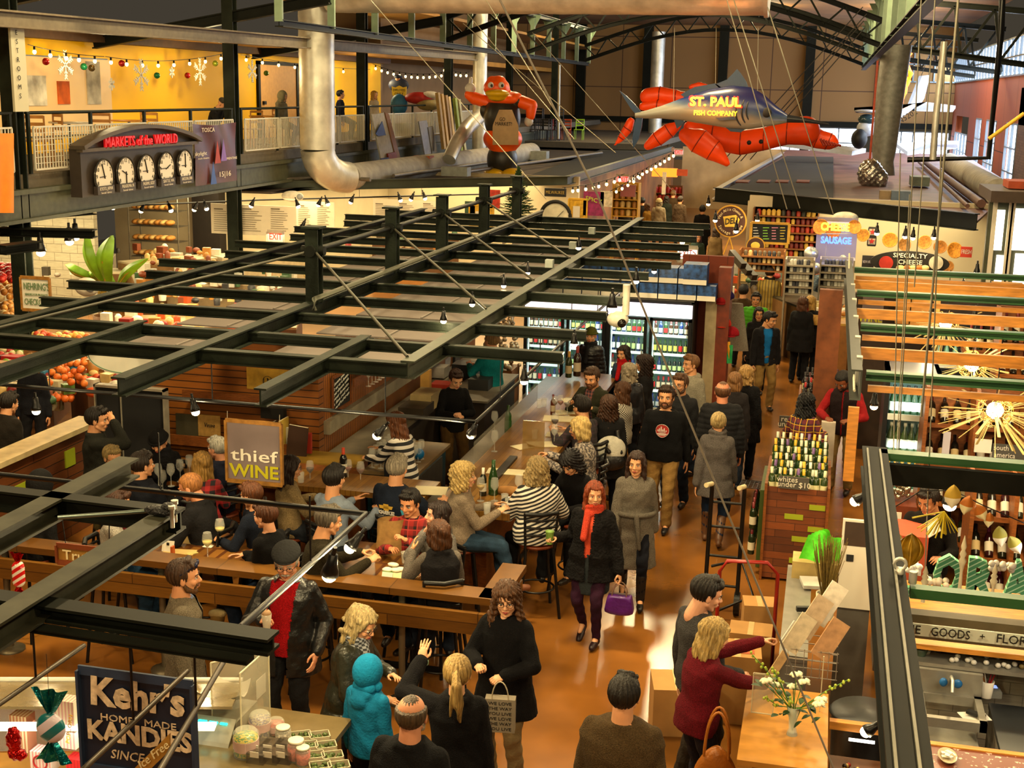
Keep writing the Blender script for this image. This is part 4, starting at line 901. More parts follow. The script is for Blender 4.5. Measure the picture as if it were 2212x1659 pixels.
# the long bar
t=thing('wine_bar','long L-shaped wooden wine bar with a stone inset','bar',(-3.4,15,0))
MB(BUTCH).box((-3.72,12.15,1.0),(-2.9,19.1,1.07)).build('counter_top',t,1);MB(mat('grey_stone','6a5f50',.35,var=.15,vs=20)).box((-4.02,13.9,.90),(-3.73,19.1,.97)).build('stone_ledge',t,1)
MB(mat('glass_screen','b8b8a8',.08,alpha=.18,var=0)).box((-3.76,13.9,.97),(-3.74,17.2,1.30)).build('glass_screen',t,1)
MB(WD).box((-3.70,12.4,0),(-3.2,19.0,1.0)).build('bar_front',t,1)
MB(BLK).tube([(-3.0,12.4,.25),(-3.0,19,.25)],.025,8).build('foot_rail',t,1)
MB(BUTCH).box((-7.0,12.45,1.0),(-3.9,13.05,1.06)).build('side_counter',t,1);MB(WD).box((-6.2,13.0,0),(-5.0,13.5,1.0)).build('side_front',t,1)
# perimeter rail with steel posts
t=thing('drink_rail','long oak drink rail on steel posts enclosing the bar tables','rail',(-5,10,0))
MB(OAKR).box((-8.0,9.88,1.03),(-2.40,10.12,1.09)).build('rail_top',t,1);MB(OAKR).box((-8.0,9.82,.78),(-2.42,9.87,.97)).build('rail_board',t,1)
MB(OAKR).box((-2.62,9.9,1.03),(-2.40,10.75,1.09)).build('rail_return',t,1);MB(OAKR).box((-2.46,9.9,.78),(-2.42,10.7,.97)).build('return_board',t,1)
for x in (-7.2,-5.6,-4.6,-3.32,-2.5):MB(mat('post_steel','6a6250',.4,.6,var=0)).tube([(x,9.98,0),(x,9.98,1.03)],.03,10).lathe([(.13,0),(.13,.02),(.03,.04)],(x,9.98,0),16).build('post',t,1)
def htable(x0,y0,x1,y1,lab,z=1.0):
 t=thing('high_table',lab,'table',((x0+x1)/2,(y0+y1)/2,0));MB(planks('table_planks',('7a5020','583612'),.12,2,.3,'4a2810',.01,'xy',False)).box((x0,y0,z-.045),(x1,y1,z)).build('tabletop',t,1)
 for x in (x0+.18,x1-.18):MB(BLK).tube([(x,(y0+y1)/2,.02),(x,(y0+y1)/2,z-.045)],.035,10).box((x-.28,(y0+y1)/2-.04,0),(x+.28,(y0+y1)/2+.04,.03)).box((x-.04,(y0+y1)/2-.28,0),(x+.04,(y0+y1)/2+.28,.03)).build('table_leg',t,1)
htable(-5.95,10.14,-4.75,11.0,'high plank table with menus and glasses behind the bearded man');htable(-4.15,10.14,-3.25,11.15,'high table with the paper bag at the corner of the rail');htable(-7.5,12.35,-6.35,13.2,'rear high table crowded with wine glasses by the black screen')
# stools
def make_stool(lab):
 t=thing('bar_stool',lab,'stool');g=MB(mat('stool_seat','6a2c12',.35));g.lathe([(.001,.735),(.18,.735),(.19,.75),(.18,.765),(.001,.77)],n=22);g.build('seat',t)
 for sx in (-1,1):
  for sy in (-1,1):
   MB(BLK).tube([(sx*.14,sy*.14,.735),(sx*.21,sy*.21,0)],.016,8).build('leg',t)
 g=MB(BLK);g.tube([(.19*cos(a)*1,.19*sin(a),.28) for a in [2*PI*i/20 for i in range(21)]],.011,6);g.build('foot_ring',t)
 for sx in (-1,1):MB(BLK).tube([(sx*.15,-.15,.74),(sx*.17,-.19,1.14)],.014,8).build('back_post',t)
 for z,k in ((.90,.0),(.98,.01),(1.06,.02),(1.13,.03)):MB(BLK).tube([(-.165,-.165-k,z),(0,-.215-k,z),(.165,-.165-k,z)],.013 if z<1.1 else .024,8).build('back_slat',t)
 return t
STOOL=[None]
def stool(x,y,face,lab,group=None):
 if STOOL[0] is None:o=make_stool(lab);STOOL[0]=o;o.location=(x,y,0);o.rotation_euler=(0,0,R(-face));(group and tag(o,group=group));return o
 return dup(STOOL[0],(x,y,0),-face,label=lab,group=group)
# ---------------------------------------------------------------- bottles and glasses
BGL={}
def bottle_mesh(glass,label,cap,kind='bord'):
 k=(glass,label,cap,kind)
 if k in BGL:return BGL[k]
 g=MB(mat('bottle_'+glass,glass,.12,var=0,spec=.7));sh={'bord':[(.001,0),(.037,0),(.038,.01),(.038,.19),(.030,.215),(.016,.235),(.0145,.30),(.001,.30)],'burg':[(.001,0),(.040,0),(.041,.01),(.041,.15),(.030,.195),(.018,.235),(.015,.30),(.001,.30)],'beer':[(.001,0),(.030,0),(.031,.01),(.031,.12),(.022,.155),(.013,.18),(.013,.23),(.001,.23)]}[kind]
 g.lathe(sh,n=12);H_=sh[-1][1];r=sh[3][0]
 g.mat(mat('wlabel_'+label,label,.7,var=0)).lathe([(r+.0012,.05),(r+.0012,.05+.09)],n=12);g.mat(mat('cap_'+cap,cap,.4,var=0)).lathe([(.0165,H_-.065),(.0165,H_+.003),(.001,H_+.003)],n=10)
 BGL[k]=g.mesh('bottle');return BGL[k]
def bottle(p,lab,group=None,glass='1a2412',label='c8bfa4',cap='6a1c20',kind='bord',rot=None,s=1.0):
 o=DO.new('wine_bottle' if kind != 'beer' else 'bottle',bottle_mesh(glass,label,cap,kind));COL.objects.link(o);o.location=p
 if rot:o.rotation_euler=rot
 if s != 1:o.scale=(s,s,s)
 return tag(o,lab,'bottle',group)
GLS=mat('clear_glass','e8e8e0',.03,alpha=.22,var=0,spec=.9)
GMS={}
def glass(p,lab,group=None,wine=None,kind='wine',s=1.0):
 k=(wine,kind)
 if k not in GMS:
  g=MB(GLS)
  if kind=='wine':g.lathe([(.034,0),(.033,.004),(.005,.008),(.004,.09),(.010,.10),(.034,.13),(.040,.155),(.036,.19),(.030,.215)],n=14)
  else:g.lathe([(.028,0),(.034,.10),(.032,.10),(.027,.006)],n=12)
  if wine:g.mat(mat('wine_'+wine,wine,.1,var=0)).lathe([(.009,.102),(.033,.131),(.037,.148),(.001,.148)] if kind=='wine' else [(.026,.006),(.031,.06),(.001,.06)],n=12)
  GMS[k]=g.mesh('glass')
 o=DO.new('wine_glass' if kind=='wine' else 'tumbler',GMS[k]);COL.objects.link(o);o.location=p;o.scale=(s,s,s);return tag(o,lab,'glass',group)
def paper(px,py,z,w,d,rz,lab,c='cbb98a',th=.004,nm='menu',cat='menu',group=None):
 p=P(px,py,z);o=MB(mat('paper_'+c,c,.8,var=.04)).cbox((0,0,th/2),(w,d,th)).build(nm,loc=p,label=lab,cat=cat,group=group);o.rotation_euler=(0,0,R(rz));return o
ZB=1.072
bottle(P(1065,1068,ZB),'large green bottle near the end of the bar',None,'1c3a14','2a4a20','2a4a20','burg',s=1.25);bottle(P(1043,1070,ZB),'dark bottle with a white label and white cap on the bar',None,'10140c','d8d4c4','d8d4c4')
bottle(P(1246,812,ZB+.05),'dark bottle with a pale label on a stand at the far end of the bar',None,'2a1810','b8a890','80201c',s=1.5);bottle(P(1228,815,ZB+.05),'second bottle at the far end of the bar',None,'2a3414','c8b890','c09040',s=1.3)
bottle(P(1194,895,ZB),'small amber bottle standing on the bar',None,'4a1c0c','a09078','5a1810',s=.9);bottle(P(742,1030,1.062),'red capped wine bottle between the woman in glasses and the man in the blue shirt',None,'12100c','d8d0bc','c8401c',s=1.1)
bottle(P(1097,935,.98),'green bottle in the well behind the bar',None,'1c4a14','1c4a14','203c14',s=1.2)
for i,(x,y,w) in enumerate([(1068,930,None),(1068,975,None),(1210,893,'7a1c18'),(1225,898,'3a0c10'),(1197,960,None),(1197,895,'3a0c10'),(1038,1082,'b89a50'),(1016,1075,'d0b868'),(1120,1075,None),(1068,1082,None)]):
 glass(P(x,y,ZB),'stemmed glass standing on the long wine bar','wine glasses on the long bar',w,s=1.15)
glass(P(1198,938,ZB),'glass of dark red wine on a white napkin on the bar',None,'2a0a10',s=1.25)
for x,y in ((1155,948),(1175,878),(1165,880),(1090,1090),(1052,1110),(1098,1098),(1142,1050),(650,1042)):glass(P(x,y,ZB),'short water tumbler on the wine bar','tumblers on the bar',None,'tumbler',1.15)
for x,y,w in ((670,1043,'3a0c10'),(752,1040,'7a2018'),(779,1045,'5a1414'),(343,1050,None),(370,1050,None),(390,1040,None),(362,1035,'5a1414'),(352,1065,None),(383,1028,None),(410,1030,None)):
 glass(P(x,y,1.01),'stemmed glass on the counter or table behind the hanging sign','wine glasses at the rear tables',w,s=1.15)
glass(P(449,1208,1.0),'white wine glass at the edge of the plank table',None,'d0c070',s=1.2);glass(P(476,1178,1.0),'white wine glass farther back on the plank table',None,'d0c070',s=1.2)
for x,y,w,d,r,l in ((1170,960,.35,.25,20,'white napkin'),(1215,905,.5,.3,8,'open menu'),(1210,940,.35,.22,5,'menu'),(1228,890,.4,.25,30,'menu'),(1105,1020,.55,.22,5,'menu'),(1130,965,.25,.2,50,'napkin'),(930,1060,.35,.3,10,'menu'),(1245,865,.4,.25,20,'menu')):
 paper(x,y,ZB,w,d,r,'cream menu or napkin lying on the long wine bar','cfc3a0',group='papers on the wine bar',nm='paper_sheet',cat='paper')
paper(420,1165,1.0,.42,.26,8,'cream menu with black glasses on the plank table','b99c60');paper(385,1195,1.0,.3,.2,8,'smaller cream sheet near the table tent','b99c60',nm='paper_sheet',cat='paper');paper(870,1240,1.0,.3,.25,-5,'cream menu in front of the woman in the black vest','d0bd8c');paper(890,1180,1.0,.3,.2,20,'white paper by the bags on the corner table','d0c8b0',nm='paper_sheet',cat='paper')
a=P(424,1160,1.006);MB(mat('glasses_frame','15100d')).tube([a,a+V3((.16,.0,.02)),a+V3((.2,-.08,0))],.004,5).tube([a+V3((0,.03,0)),a+V3((.14,.05,.02))],.004,5).build('eyeglasses',label='folded black eyeglasses lying on the menu',cat='glasses')
a=P(362,1192,1.0);t=thing('table_tent','small white table tent card on the plank table','card',a);MB(WHT).poly([a+V3((-.06,0,0)),a+V3((.06,0,0)),a+V3((.06,.03,.1)),a+V3((-.06,.03,.1))],.004).build('card',t,1);MB(DKT).box(a+V3((-.012,.008,.06)),a+V3((.012,.016,.085))).build('printed_mark',t,1)
MB(mat('orange_card','b8541c',.6)).cbox(P(373,1190,1.05),(.02,.05,.09)).build('card',label='orange card behind the white table tent',cat='card')
paper(415,1196,1.0,.06,.1,-30,'small phone lying on the plank table','b0a060',.008,'phone','phone');paper(452,1215,1.0,.1,.08,5,'white napkin under the front wine glass','d8d0bc',.004,'napkin','napkin');paper(450,1180,1.0,.09,.07,0,'white napkin under the rear wine glass','d8d0bc',.004,'napkin','napkin')
# tall plexi menu holder, ice well, tubs
p=P(1151,985,ZB);MB(mat('smoky_acrylic','8a6a34',.1,alpha=.6,var=0)).box(p+V3((-.13,0,0)),p+V3((.13,.02,.42))).build('menu_holder',label='tall amber acrylic menu holder on the bar',cat='holder')
MB(mat('black_tray','1c1610',.5)).box(P(1060,1035,ZB),P(1118,985,ZB+.03)).build('tray',label='black tray with a long handle on the bar',cat='tray')
g=MB(mat('bread_crust','9a6a34',.8,var=.2));g.ell(P(1100,1060,ZB+.04),(.2,.06,.05),14,8);g.build('bread_board',label='bread roll on a small board by the green bottle',cat='bread')
# black undercounter machine with rinsed glasses
t=thing('glass_washer','teal and steel undercounter washer topped with rinsed glasses','appliance',(-4.7,14.2,0));MB(mat('washer_teal','1f4552',.35,.4)).box((-5.0,13.75,.05),(-4.45,15.1,.86)).build('body',t,1)
MB(mat('worktop_wood','6a5434',.5)).box((-5.05,13.7,.86),(-4.4,15.15,.90)).build('top',t,1);MB(mat('steel_door','7a7468',.3,.8)).box((-4.45,13.85,.15),(-4.43,14.9,.8)).build('door',t,1)
for i in range(26):glass((-4.98+.11*(i % 5),13.85+.13*(i // 5),.90),'rinsed stem glass standing on the washer top','rinsed glasses on the washer',None,s=1.1)
MB(mat('blue_ball','0a5a90',.3)).ell((-4.55,14.3,.98),.07).build('blue_cloth',label='blue bundle among the rinsed glasses',cat='cloth')
t=thing('steel_shelf','low steel shelf jutting from the washer towards the bartender','shelf',(-4.2,13.6,.5));MB(mat('steel_door','7a7468',.3,.8)).box((-4.45,13.3,.60),(-4.1,14.2,.63)).build('shelf_board',t,1);MB(BLK).tube([(-4.12,13.32,0),(-4.12,13.32,.6)],.015,6).tube([(-4.43,13.32,0),(-4.43,13.32,.6)],.015,6).build('leg',t,1)
# back bar along the ribbed wall
t=thing('back_bar','back bar counter along the ribbed oak wall','counter',(-5.3,17.5,0));MB(mat('bar_grey','6f6656',.5)).box((-5.66,14.1,.9),(-5.15,20.6,.94)).build('worktop',t,1);MB(mat('cabinet_dark','2a2018',.6)).box((-5.66,15.3,0),(-5.2,20.6,.9)).build('cabinet',t,1)
MB(mat('wall_ledge','8f8570',.6)).box((-5.68,14.1,1.18),(-5.60,20.6,1.34)).build('ledge',t,1)
for (px,py,w,d,h,c,l,n_) in ((920,848,.14,.1,.34,'c09048','tan cutting board leaning on the back bar','cutting_board'),(945,812,.3,.3,.16,'a8a098','clear food tub with a white lid on the back bar','food_tub'),(948,790,.3,.3,.14,'b0a8a0','upper clear food tub stacked on the back bar','food_tub'),(955,838,.28,.28,.08,'a83020','red lidded tub on the back bar','food_tub'),
  (903,895,.35,.5,.14,'3a3024','dark crate of silverware on the back bar','crate'),(935,880,.3,.5,.22,'9a8458','wire rack with tan slats on the back bar','wire_rack'),(912,865,.1,.1,.12,'d0c8b8','white paper roll on the back bar','paper_roll'),(1020,815,.35,.35,.22,'17171a','black card register on the back bar','register'),(985,780,.06,.3,.35,'24282c','black screen on the back bar','monitor'),(1040,840,.3,.4,.18,'1a1a1a','black printer behind the bartender','printer')):
 a=P(px,py,.96);a.x=min(a.x,-5.2) if a.x<-5 else a.x;MB(mat('obj_'+c,c,.5)).cbox(a+V3((0,0,h/2)),(w,d,h)).build(n_,label=l,cat=n_.replace('_',' '))
t=thing('register_stand','dark cabinet holding the registers behind the bartender','cabinet',(-4.6,17.8,0));MB(mat('cabinet_dark','2a2018')).box((-5.1,17.2,0),(-4.5,19.0,.95)).build('cabinet_body',t,1);MB(mat('bar_grey','6f6656')).box((-5.12,17.15,.95),(-4.45,19.05,.98)).build('cabinet_top',t,1)
# wood clad service cabinet with books, shelves of books
t=thing('service_cabinet','plank fronted service cabinet below the leaning books','cabinet',(-5.7,13.4,0));MB(pat('oak_planks_v','rib','6e3814','3a1a08','5a2c10',s=9,w=.06,axis='xz')).box((-6.3,13.5,0),(-5.05,13.9,.98)).build('cabinet_body',t,1);MB(mat('worktop_lime','8a6a24',.4)).box((-6.3,13.45,.98),(-5.05,13.93,1.02)).build('cabinet_top',t,1)
def book(p,w,d,h,c,lab,group=None,rz=0,ry=0):
 g=MB(mat('book_'+c,c,.6,var=.05));g.box((-w/2,-d/2,0),(w/2,d/2,h));g.mat(mat('pages','cfc4a8',.8)).box((-w/2+.004,-d/2+.004,h*.02),(w/2-.004,d/2+.001,h*1.002));o=g.build('book',loc=p,label=lab,cat='book',group=group);o.rotation_euler=(0,R(ry),R(rz));return o
for i,(x,c,w,h) in enumerate(((-6.22,'a89878',.03,.34),(-6.17,'2a2420',.03,.36),(-6.12,'c8b890',.025,.33),(-6.07,'5a1c18',.03,.36),(-6.02,'c0a040',.02,.42))):book((x,13.7,1.022),w,.25,h,c,'upright book on the service cabinet, number of a tight row','books standing on the service cabinet')
for o in [o for o in COL.objects if o.get('group')=='books standing on the service cabinet']:o['label']='upright book in the tight row on the service cabinet'
book((-5.85,13.66,1.022),.24,.03,.36,'3a2418','big dark cookbook facing out with a green figure',ry=6);
def wshelf(x0,x1,z,lab,y=13.95): t=thing('wall_shelf',lab,'shelf',((x0+x1)/2,y-.1,z));MB(WD).box((x0,y-.26,z),(x1,y,z+.02)).build('shelf_board',t,1);MB(WD).box((x0,y-.28,z),(x1,y-.255,z+.12)).build('shelf_lip',t,1);return t
wshelf(-7.5,-6.9,1.02,'slat wall shelf left of the dark picture with papers');wshelf(-6.9,-6.0,.88,'slat wall shelf with the yellow wooden sign');wshelf(-6.3,-5.75,1.02,'slat wall shelf with the small coloured books') ;wshelf(-7.3,-6.3,1.58,'upper slat wall shelf with a basket and cards')
plb=Plane('Y',13.80)
board('magazine','white magazines leaning on the left slat wall shelf','magazine',308,896,358,920,plb,mat('mag_white','c8bfa0',.6),None);board('picture','dark green picture on the slat wall shelf','picture',380,895,428,942,plb,mat('pic_dark','3a3420',.7),None)
t=board('picture','yellow wooden crate lid leaning on the slat wall shelf','picture',428,897,475,943,plb,mat('crate_yellow','a88040',.6,var=.15,vs=20),None);letters(t,plb,'Veuve',452,919,10,DKT,22,shear=.3)
for i,(x0,x1,y0,c,l) in enumerate(((608,618,925,'5a1a1a','dark red book on the small shelf'),(616,632,922,'d0cbb8','tall white book on the small shelf'),(627,647,944,'3a3a8a','small violet book facing out on the shelf'),(643,662,938,'d8c8a8','cream and orange book facing out on the shelf'),(660,677,933,'9a2a1c','red book at the right end of the shelf'))):
 a=plb.at(x0,970);b=plb.at(x1,y0);MB(mat('book_'+c,c,.5)).box((a.x,13.72+.02*(i % 2),1.04),(b.x,13.76+.02*(i % 2),b.z)).build('book',label=l,cat='book')
plc=Plane('Y',13.93);t=board('wooden_sign','yellow stained wooden sign with a round monogram on the slat wall','sign',533,797,627,843,plc,mat('ochre_board','a88024',.6,var=.25,vs=9),None);letters(t,plc,'LM',578,824,14,DKT,18)
c=plc.at(578,824,.03);MB(DKT).tube([c+V3((.062*cos(q),0,.062*sin(q))) for q in [2*PI*k/28 for k in range(29)]],.003,5).build('ring',t,1)
board('speaker','black wall speaker behind the hanging sign','speaker',563,878,612,905,Plane('Y',13.85),mat('speaker_black','14120f',.8),None,th=.12)
plx=Plane('X',-5.66);t=board('chalkboard','small chalkboard with white handwriting on the bar wall','chalkboard',718,806,757,880,plx,mat('slate','191a19',.8),WD,.02,.02)
for i,s_ in enumerate(('choose your size','3 oz or a bottle','get cheese with','your favorite','a fine red or','white')):letters(t,plx,s_,737,815+i*10.5-(0),6.5,mat('chalk','d8d8d0',.8,var=0),33,shear=.3,rot=12)
t=board('glass_rack','hanging stemware rack on the ribbed wall','rack',765,800,830,818,Plane('X',-5.5),WD,None)
for i in range(14):glass((-5.4,14.9+i*.13,1.62),'clean stem glass in the row on the ribbed wall','stem glasses along the ribbed wall',None,s=1.1)
for i in range(16):bottle((-5.55,15.2+i*.22,1.95),'dark wine bottle on the high shelf over the ribbed wall','bottles on the high ribbed wall shelf',label='a89070')
MB(WD).box((-5.66,15.0,1.92),(-5.42,19.0,1.95)).build('wall_shelf',label='long high shelf of bottles over the ribbed wall',cat='shelf')
# ---------------------------------------------------------------- glass door fridges
YF=20.5;FX=[-4.72,-4.02,-3.34,-2.66,-1.95]
FGLOW=emi('fridge_header','e8d8e0',1.5);FIN=mat('fridge_interior','a8c8c0',.4,var=0)
for k in (0,1):
 x0,x1=FX[2*k],FX[2*k+2];t=thing('glass_door_fridge',['left double door drinks fridge with a lit header','right double door drinks fridge behind the young man in the pale hoodie'][k],'fridge',((x0+x1)/2,YF+.35,0))
 g=MB(mat('fridge_black','15161a',.35));g.box((x0,YF+.70,0),(x1,YF+.75,2.02)).box((x0,YF,0),(x0+.04,YF+.7,2.02)).box((x1-.04,YF,0),(x1,YF+.7,2.02)).box((x0,YF,0),(x1,YF+.7,.12)).box((x0,YF,1.99),(x1,YF+.7,2.03));g.build('cabinet_shell',t,1)
 MB(FIN).box((x0+.04,YF+.62,.12),(x1-.04,YF+.70,1.74)).build('back_liner',t,1);MB(FGLOW).box((x0+.02,YF-.03,1.76),(x1-.02,YF+.02,1.97)).build('lit_header',t,1)
 for j in (0,1):
  a,b=FX[2*k+j],FX[2*k+j+1];g=MB(mat('fridge_black','15161a'))
  for p,q in (((a+.02,.12),(a+.07,1.74)),((b-.07,.12),(b-.02,1.74)),((a+.02,.12),(b-.02,.17)),((a+.02,1.70),(b-.02,1.74))):g.box((p[0],YF-.04,p[1]),(q[0],YF,q[1]))
  d=g.build('door',t,1);MB(GALV).tube([(b-.09,YF-.07,.8),(b-.09,YF-.07,1.2)],.012,6).build('handle',d,world=False)
  d.children[0].location=-Vector(t.location)
  MB(emi('fridge_tube','d8fff4',2.5)).box((a+.075,YF+.03,.2),(a+.085,YF+.045,1.68)).build('light_tube',t,1)
  light('AREA',((a+b)/2,YF+.06,1.68),3,(.72,1,.92),.5,(0,0,0),.1,name='fridge_light');light('AREA',((a+b)/2,YF+.02,1.0),2.2,(.72,1,.92),.5,(R(90),0,0),1.3,name='fridge_light')
  for s_ in range(5):
   z=.22+s_*.305;MB(mat('wire_white','d8e0dc',.4)).box((a+.04,YF+.04,z),(b-.04,YF+.55,z+.012)).box((a+.04,YF+.03,z-.01),(b-.04,YF+.04,z+.035)).build('shelf',t,1)
   rr=random.Random(k*100+j*10+s_);kc=rr.choice([('1a3014','c8c060','3a5a2a'),('3a1c0c','c8b090','a01c1c'),('2a4a1c','d8d4b0','c0b040'),('141a10','b0c080','204a2a'),('4a2410','6ac020','6a3018')])
   for q in range(7):cc=kc if rr.random()<.7 else rr.choice([('1a2a5a','d8d8d8','203070'),('20401a','c02020','20401a')]);bottle((a+.10+q*.083,YF+.10+.02*rr.random(),z+.012),'chilled bottle on a shelf of the glass door fridges','chilled bottles in the glass door fridges',cc[0],cc[1],cc[2],'beer' if s_ % 2 else 'bord',s=.82 if s_ % 2==0 else 1.0)
bb=mat('glassbox_blue','1f4a86',.5,var=.5,vs=14);
for r_ in range(2):
 for i in range(9):
  x=-4.4+i*.31
  if r_==1 and i==8:continue
  t=tag(MB(bb).box((x,YF+.1,2.04+r_*.26),(x+.29,YF+.5,2.28+r_*.26)).mat(WHT).box((x-.001,YF+.098,2.04+r_*.26),(x+.291,YF+.1,2.12+r_*.26)).build('glassware_box'),'blue and white box of stemware stacked on the fridges','box','stemware boxes on top of the fridges')
t=thing('glassware_box','larger glassware box at the right end of the fridge tops','box',(-2.0,20.8,2.3));MB(bb).box((-2.15,20.55,2.56-.26),(-1.78,20.95,2.62)).mat(WHT).box((-2.152,20.545,2.3),(-1.779,20.55,2.38)).build('carton',t,1)
wallbox('wall_partition',pat('redwood_boards','rib','6e2a12','3a1408','5a200c',s=3.2,w=.03,axis='xz'),(-2.25,21.3,0),(-1.42,21.42,2.68))
wallbox('trim_20',mat('pale_door_frame','9a8a6a',.6),(-1.80,20.9,0),(-1.62,21.3,2.05));wallbox('wall_partition_2',mat('redwood','6a2810',.5,var=.2),(-1.62,20.9,0),(-1.42,21.3,2.55))
# stemware, flower ornament and boxes by the teal sweater man
g=MB(mat('cardboard','a07440',.8,var=.1));g.cbox(P(1190,885,.3),(.5,.4,.35));g.build('carton',label='cardboard carton on the floor behind the bar',cat='box')
rr=random.Random(5);g=MB(mat('silver_baubles','b8a488',.3,.6,var=.3,vs=30));c0=V3((-5.05,20.3,1.3))
for i in range(110):a=rr.uniform(0,6.28);h_=rr.random();g.ell(c0+V3((.32*(1-.6*h_)*cos(a),.3*(1-.6*h_)*sin(a),h_*1.1-.5)),rr.uniform(.03,.055),8,6)
g.build('bauble_tree',label='small tree covered in pale shiny baubles left of the fridges',cat='ornament')
MB(mat('pedestal_wood','7c4a1c',.5)).box((-5.35,20.05,0),(-4.8,20.6,.8)).build('pedestal',label='wooden pedestal under the bauble tree',cat='pedestal')
# ================================================================ right side: slatted canopy, wine shop, flower shop
GRN=mat('bright_green_steel','2f5a34',.4,.1,var=.15,vs=3);PINE=mat('pine_board','c07f30',.45,var=.22,vs=9,st=(.6,4,4))
t=thing('slatted_canopy','wood and green steel slatted canopy over the right wine shop','canopy',(1.5,14,2.9))
MB(mat('dark_channel','33362f',.4,.3)).chan((.38,10.9,2.92),(.38,18.5,2.92),.09,.26,.014).build('side_beam',t,1)
for y in (18.3,16.1,13.65,11.2):
 MB(GRN).ibeam((.42,y,2.95),(4.6,y,2.95),.11,.075,.02).build('green_beam',t,1);MB(PINE).box((.44,y-.07,2.82),(4.6,y-.03,2.875)).build('pine_strip',t,1)
for y in (17.1,14.75,12.4):MB(PINE).box((.40,y-.03,2.86),(4.6,y+.02,2.97)).build('pine_board',t,1)
for y in (11.4,12.4,13.6,14.8,16):MB(GALV).box((.34,y,2.76),(.39,y+.1,3.06)).build('bracket',t,1)
MB(mat('rope','c8c0a8',.8)).tube([(.33,18,3.2),(.34,17,2.8),(.33,15,2.75),(.36,13.4,2.7),(.33,11,2.85)],.012,6).build('rope',label='pale rope looped along the edge of the slatted canopy',cat='rope')
MB(mat('redwood_post','6f3a18',.5,var=.2)).box((-.02,17.6,0),(.28,17.75,2.75)).build('wood_post',label='broad brown wooden post left of the slatted canopy',cat='post')
MB(PINE).box((.33,12.4,1.65),(.43,12.45,2.38)).build('pine_post',label='narrow pine upright in front of the man in the red vest',cat='post')
# near frame: flower shop canopy
t=thing('shop_canopy','heavy dark steel frame with green crossbars over the flower shop','frame',(.5,6,2.9));DK2=mat('frame_steel','141512',.55,0,spec=.1,var=.2,vs=4)
MB(DK2).ibeam((.42,3.6,2.9),(.42,8.7,2.9),.16,.16,.02).build('side_beam',t,1);MB(mat('frame_rib','6c6a5c',.4,.4)).bar((.37,3.6,2.985),(.37,8.6,2.985),.012,.02).bar((.45,3.6,2.985),(.45,8.6,2.985),.012,.02).build('rib',t,1);MB(DK2).chan((.50,3.6,2.9),(.50,8.6,2.9),.03,.14,.012).build('side_channel',t,1)
MB(GRN).box((.45,8.55,2.93),(4,8.66,2.98)).build('green_beam',t,1);MB(DK2).box((.45,8.50,2.78),(4,8.55,2.92)).build('dark_beam',t,1)
MB(GRN).box((.52,6.17,2.90),(4,6.24,2.95)).build('green_beam',t,1);MB(mat('tan_beam','6a604a',.5,.3)).box((.52,6.12,2.72),(4,6.2,2.84)).build('tan_beam',t,1)
MB(GALV).lathe([(.02,0),(.02,.03),(.012,.03)],(.47,6.28,2.98),12).tube([V3((.47,6.28,3.03))+V3((.028*cos(a),0,.028*sin(a))) for a in [2*PI*i/14 for i in range(15)]],.009,6).build('eye_bolt',t,1)
MB(GALV).tube([(.53,6.22,2.96),(.53,6.22,3.02)],.02,8).build('bolt',t,1)
pl=Plane('Y',6.05);t=board('shop_sign','long white fine goods and flora sign under the green crossbar','sign',1936,1364,2330,1390,pl,mat('frosted_white','c8d0c4',.3,var=.05),None,th=.01)
letters(t,pl,'FINE',1963,1359,19,DKT,50);letters(t,pl,'GOODS',2053,1369,19,DKT,84);letters(t,pl,'+',2122,1376,14,DKT);letters(t,pl,'FLORA',2194,1384,19,DKT,84)
# starburst lamps
def starburst(x,y,z,lab,r=.55,pw=45):
 t=thing('starburst_lamp',lab,'lamp',(x,y,z));rr=random.Random(int(y*10));g=MB(mat('pale_wood_stick','c8b070',.6,var=.1,vs=20))
 for i in range(64):
  u=rr.uniform(-1,.5);a=rr.uniform(0,6.283);k=math.sqrt(1-u*u);d=V3((k*cos(a),k*sin(a),u));l=r*rr.uniform(.7,1.05)
  g.bar(d*.16,d*l,rr.choice((.008,.012,.03)),.006)
 g.build('sticks',t);g=MB(mat('wicker_gold','c09840',.5))
 for i in range(46):
  a=rr.uniform(0,6.283);u=rr.uniform(-.8,.8);k=math.sqrt(1-u*u);c=V3((k*cos(a),k*sin(a),u))*.17;n=c.normalized();x_,y_,_=frame(n)
  g.tube([c+(x_*cos(q)+y_*sin(q))*.05 for q in [2*PI*j/8 for j in range(9)]],.0035,4)
 g.build('wicker_ball',t);MB(emi('globe_glow','fff0c8',22)).ell((0,0,0),(.085,)*3,16,10).build('globe',t);MB(BLK).tube([(0,0,.08),(0,0,.75)],.006,5).build('cord',t)
 light('POINT',(x,y,z),pw,(1,.84,.55),.1,name='globe_light',parent=None)
starburst(1.72,18.8,2.2,'farthest starburst lamp with a bright globe behind the slats');starburst(1.85,16.4,2.1,'middle starburst lamp half hidden by a pine board');starburst(1.80,13.6,2.18,'nearest and brightest starburst lamp over the wine rack',.62,60)
lamp(2110,548+40,2.7,'small clip lamp at the top right slat',power=8,sc=1.1);lamp(2012,683,2.6,'small lamp left of the farthest starburst lamp',power=8,sc=1.2);lamp(2105,690,2.6,'small lamp right of the farthest starburst lamp',power=0,sc=1.1)
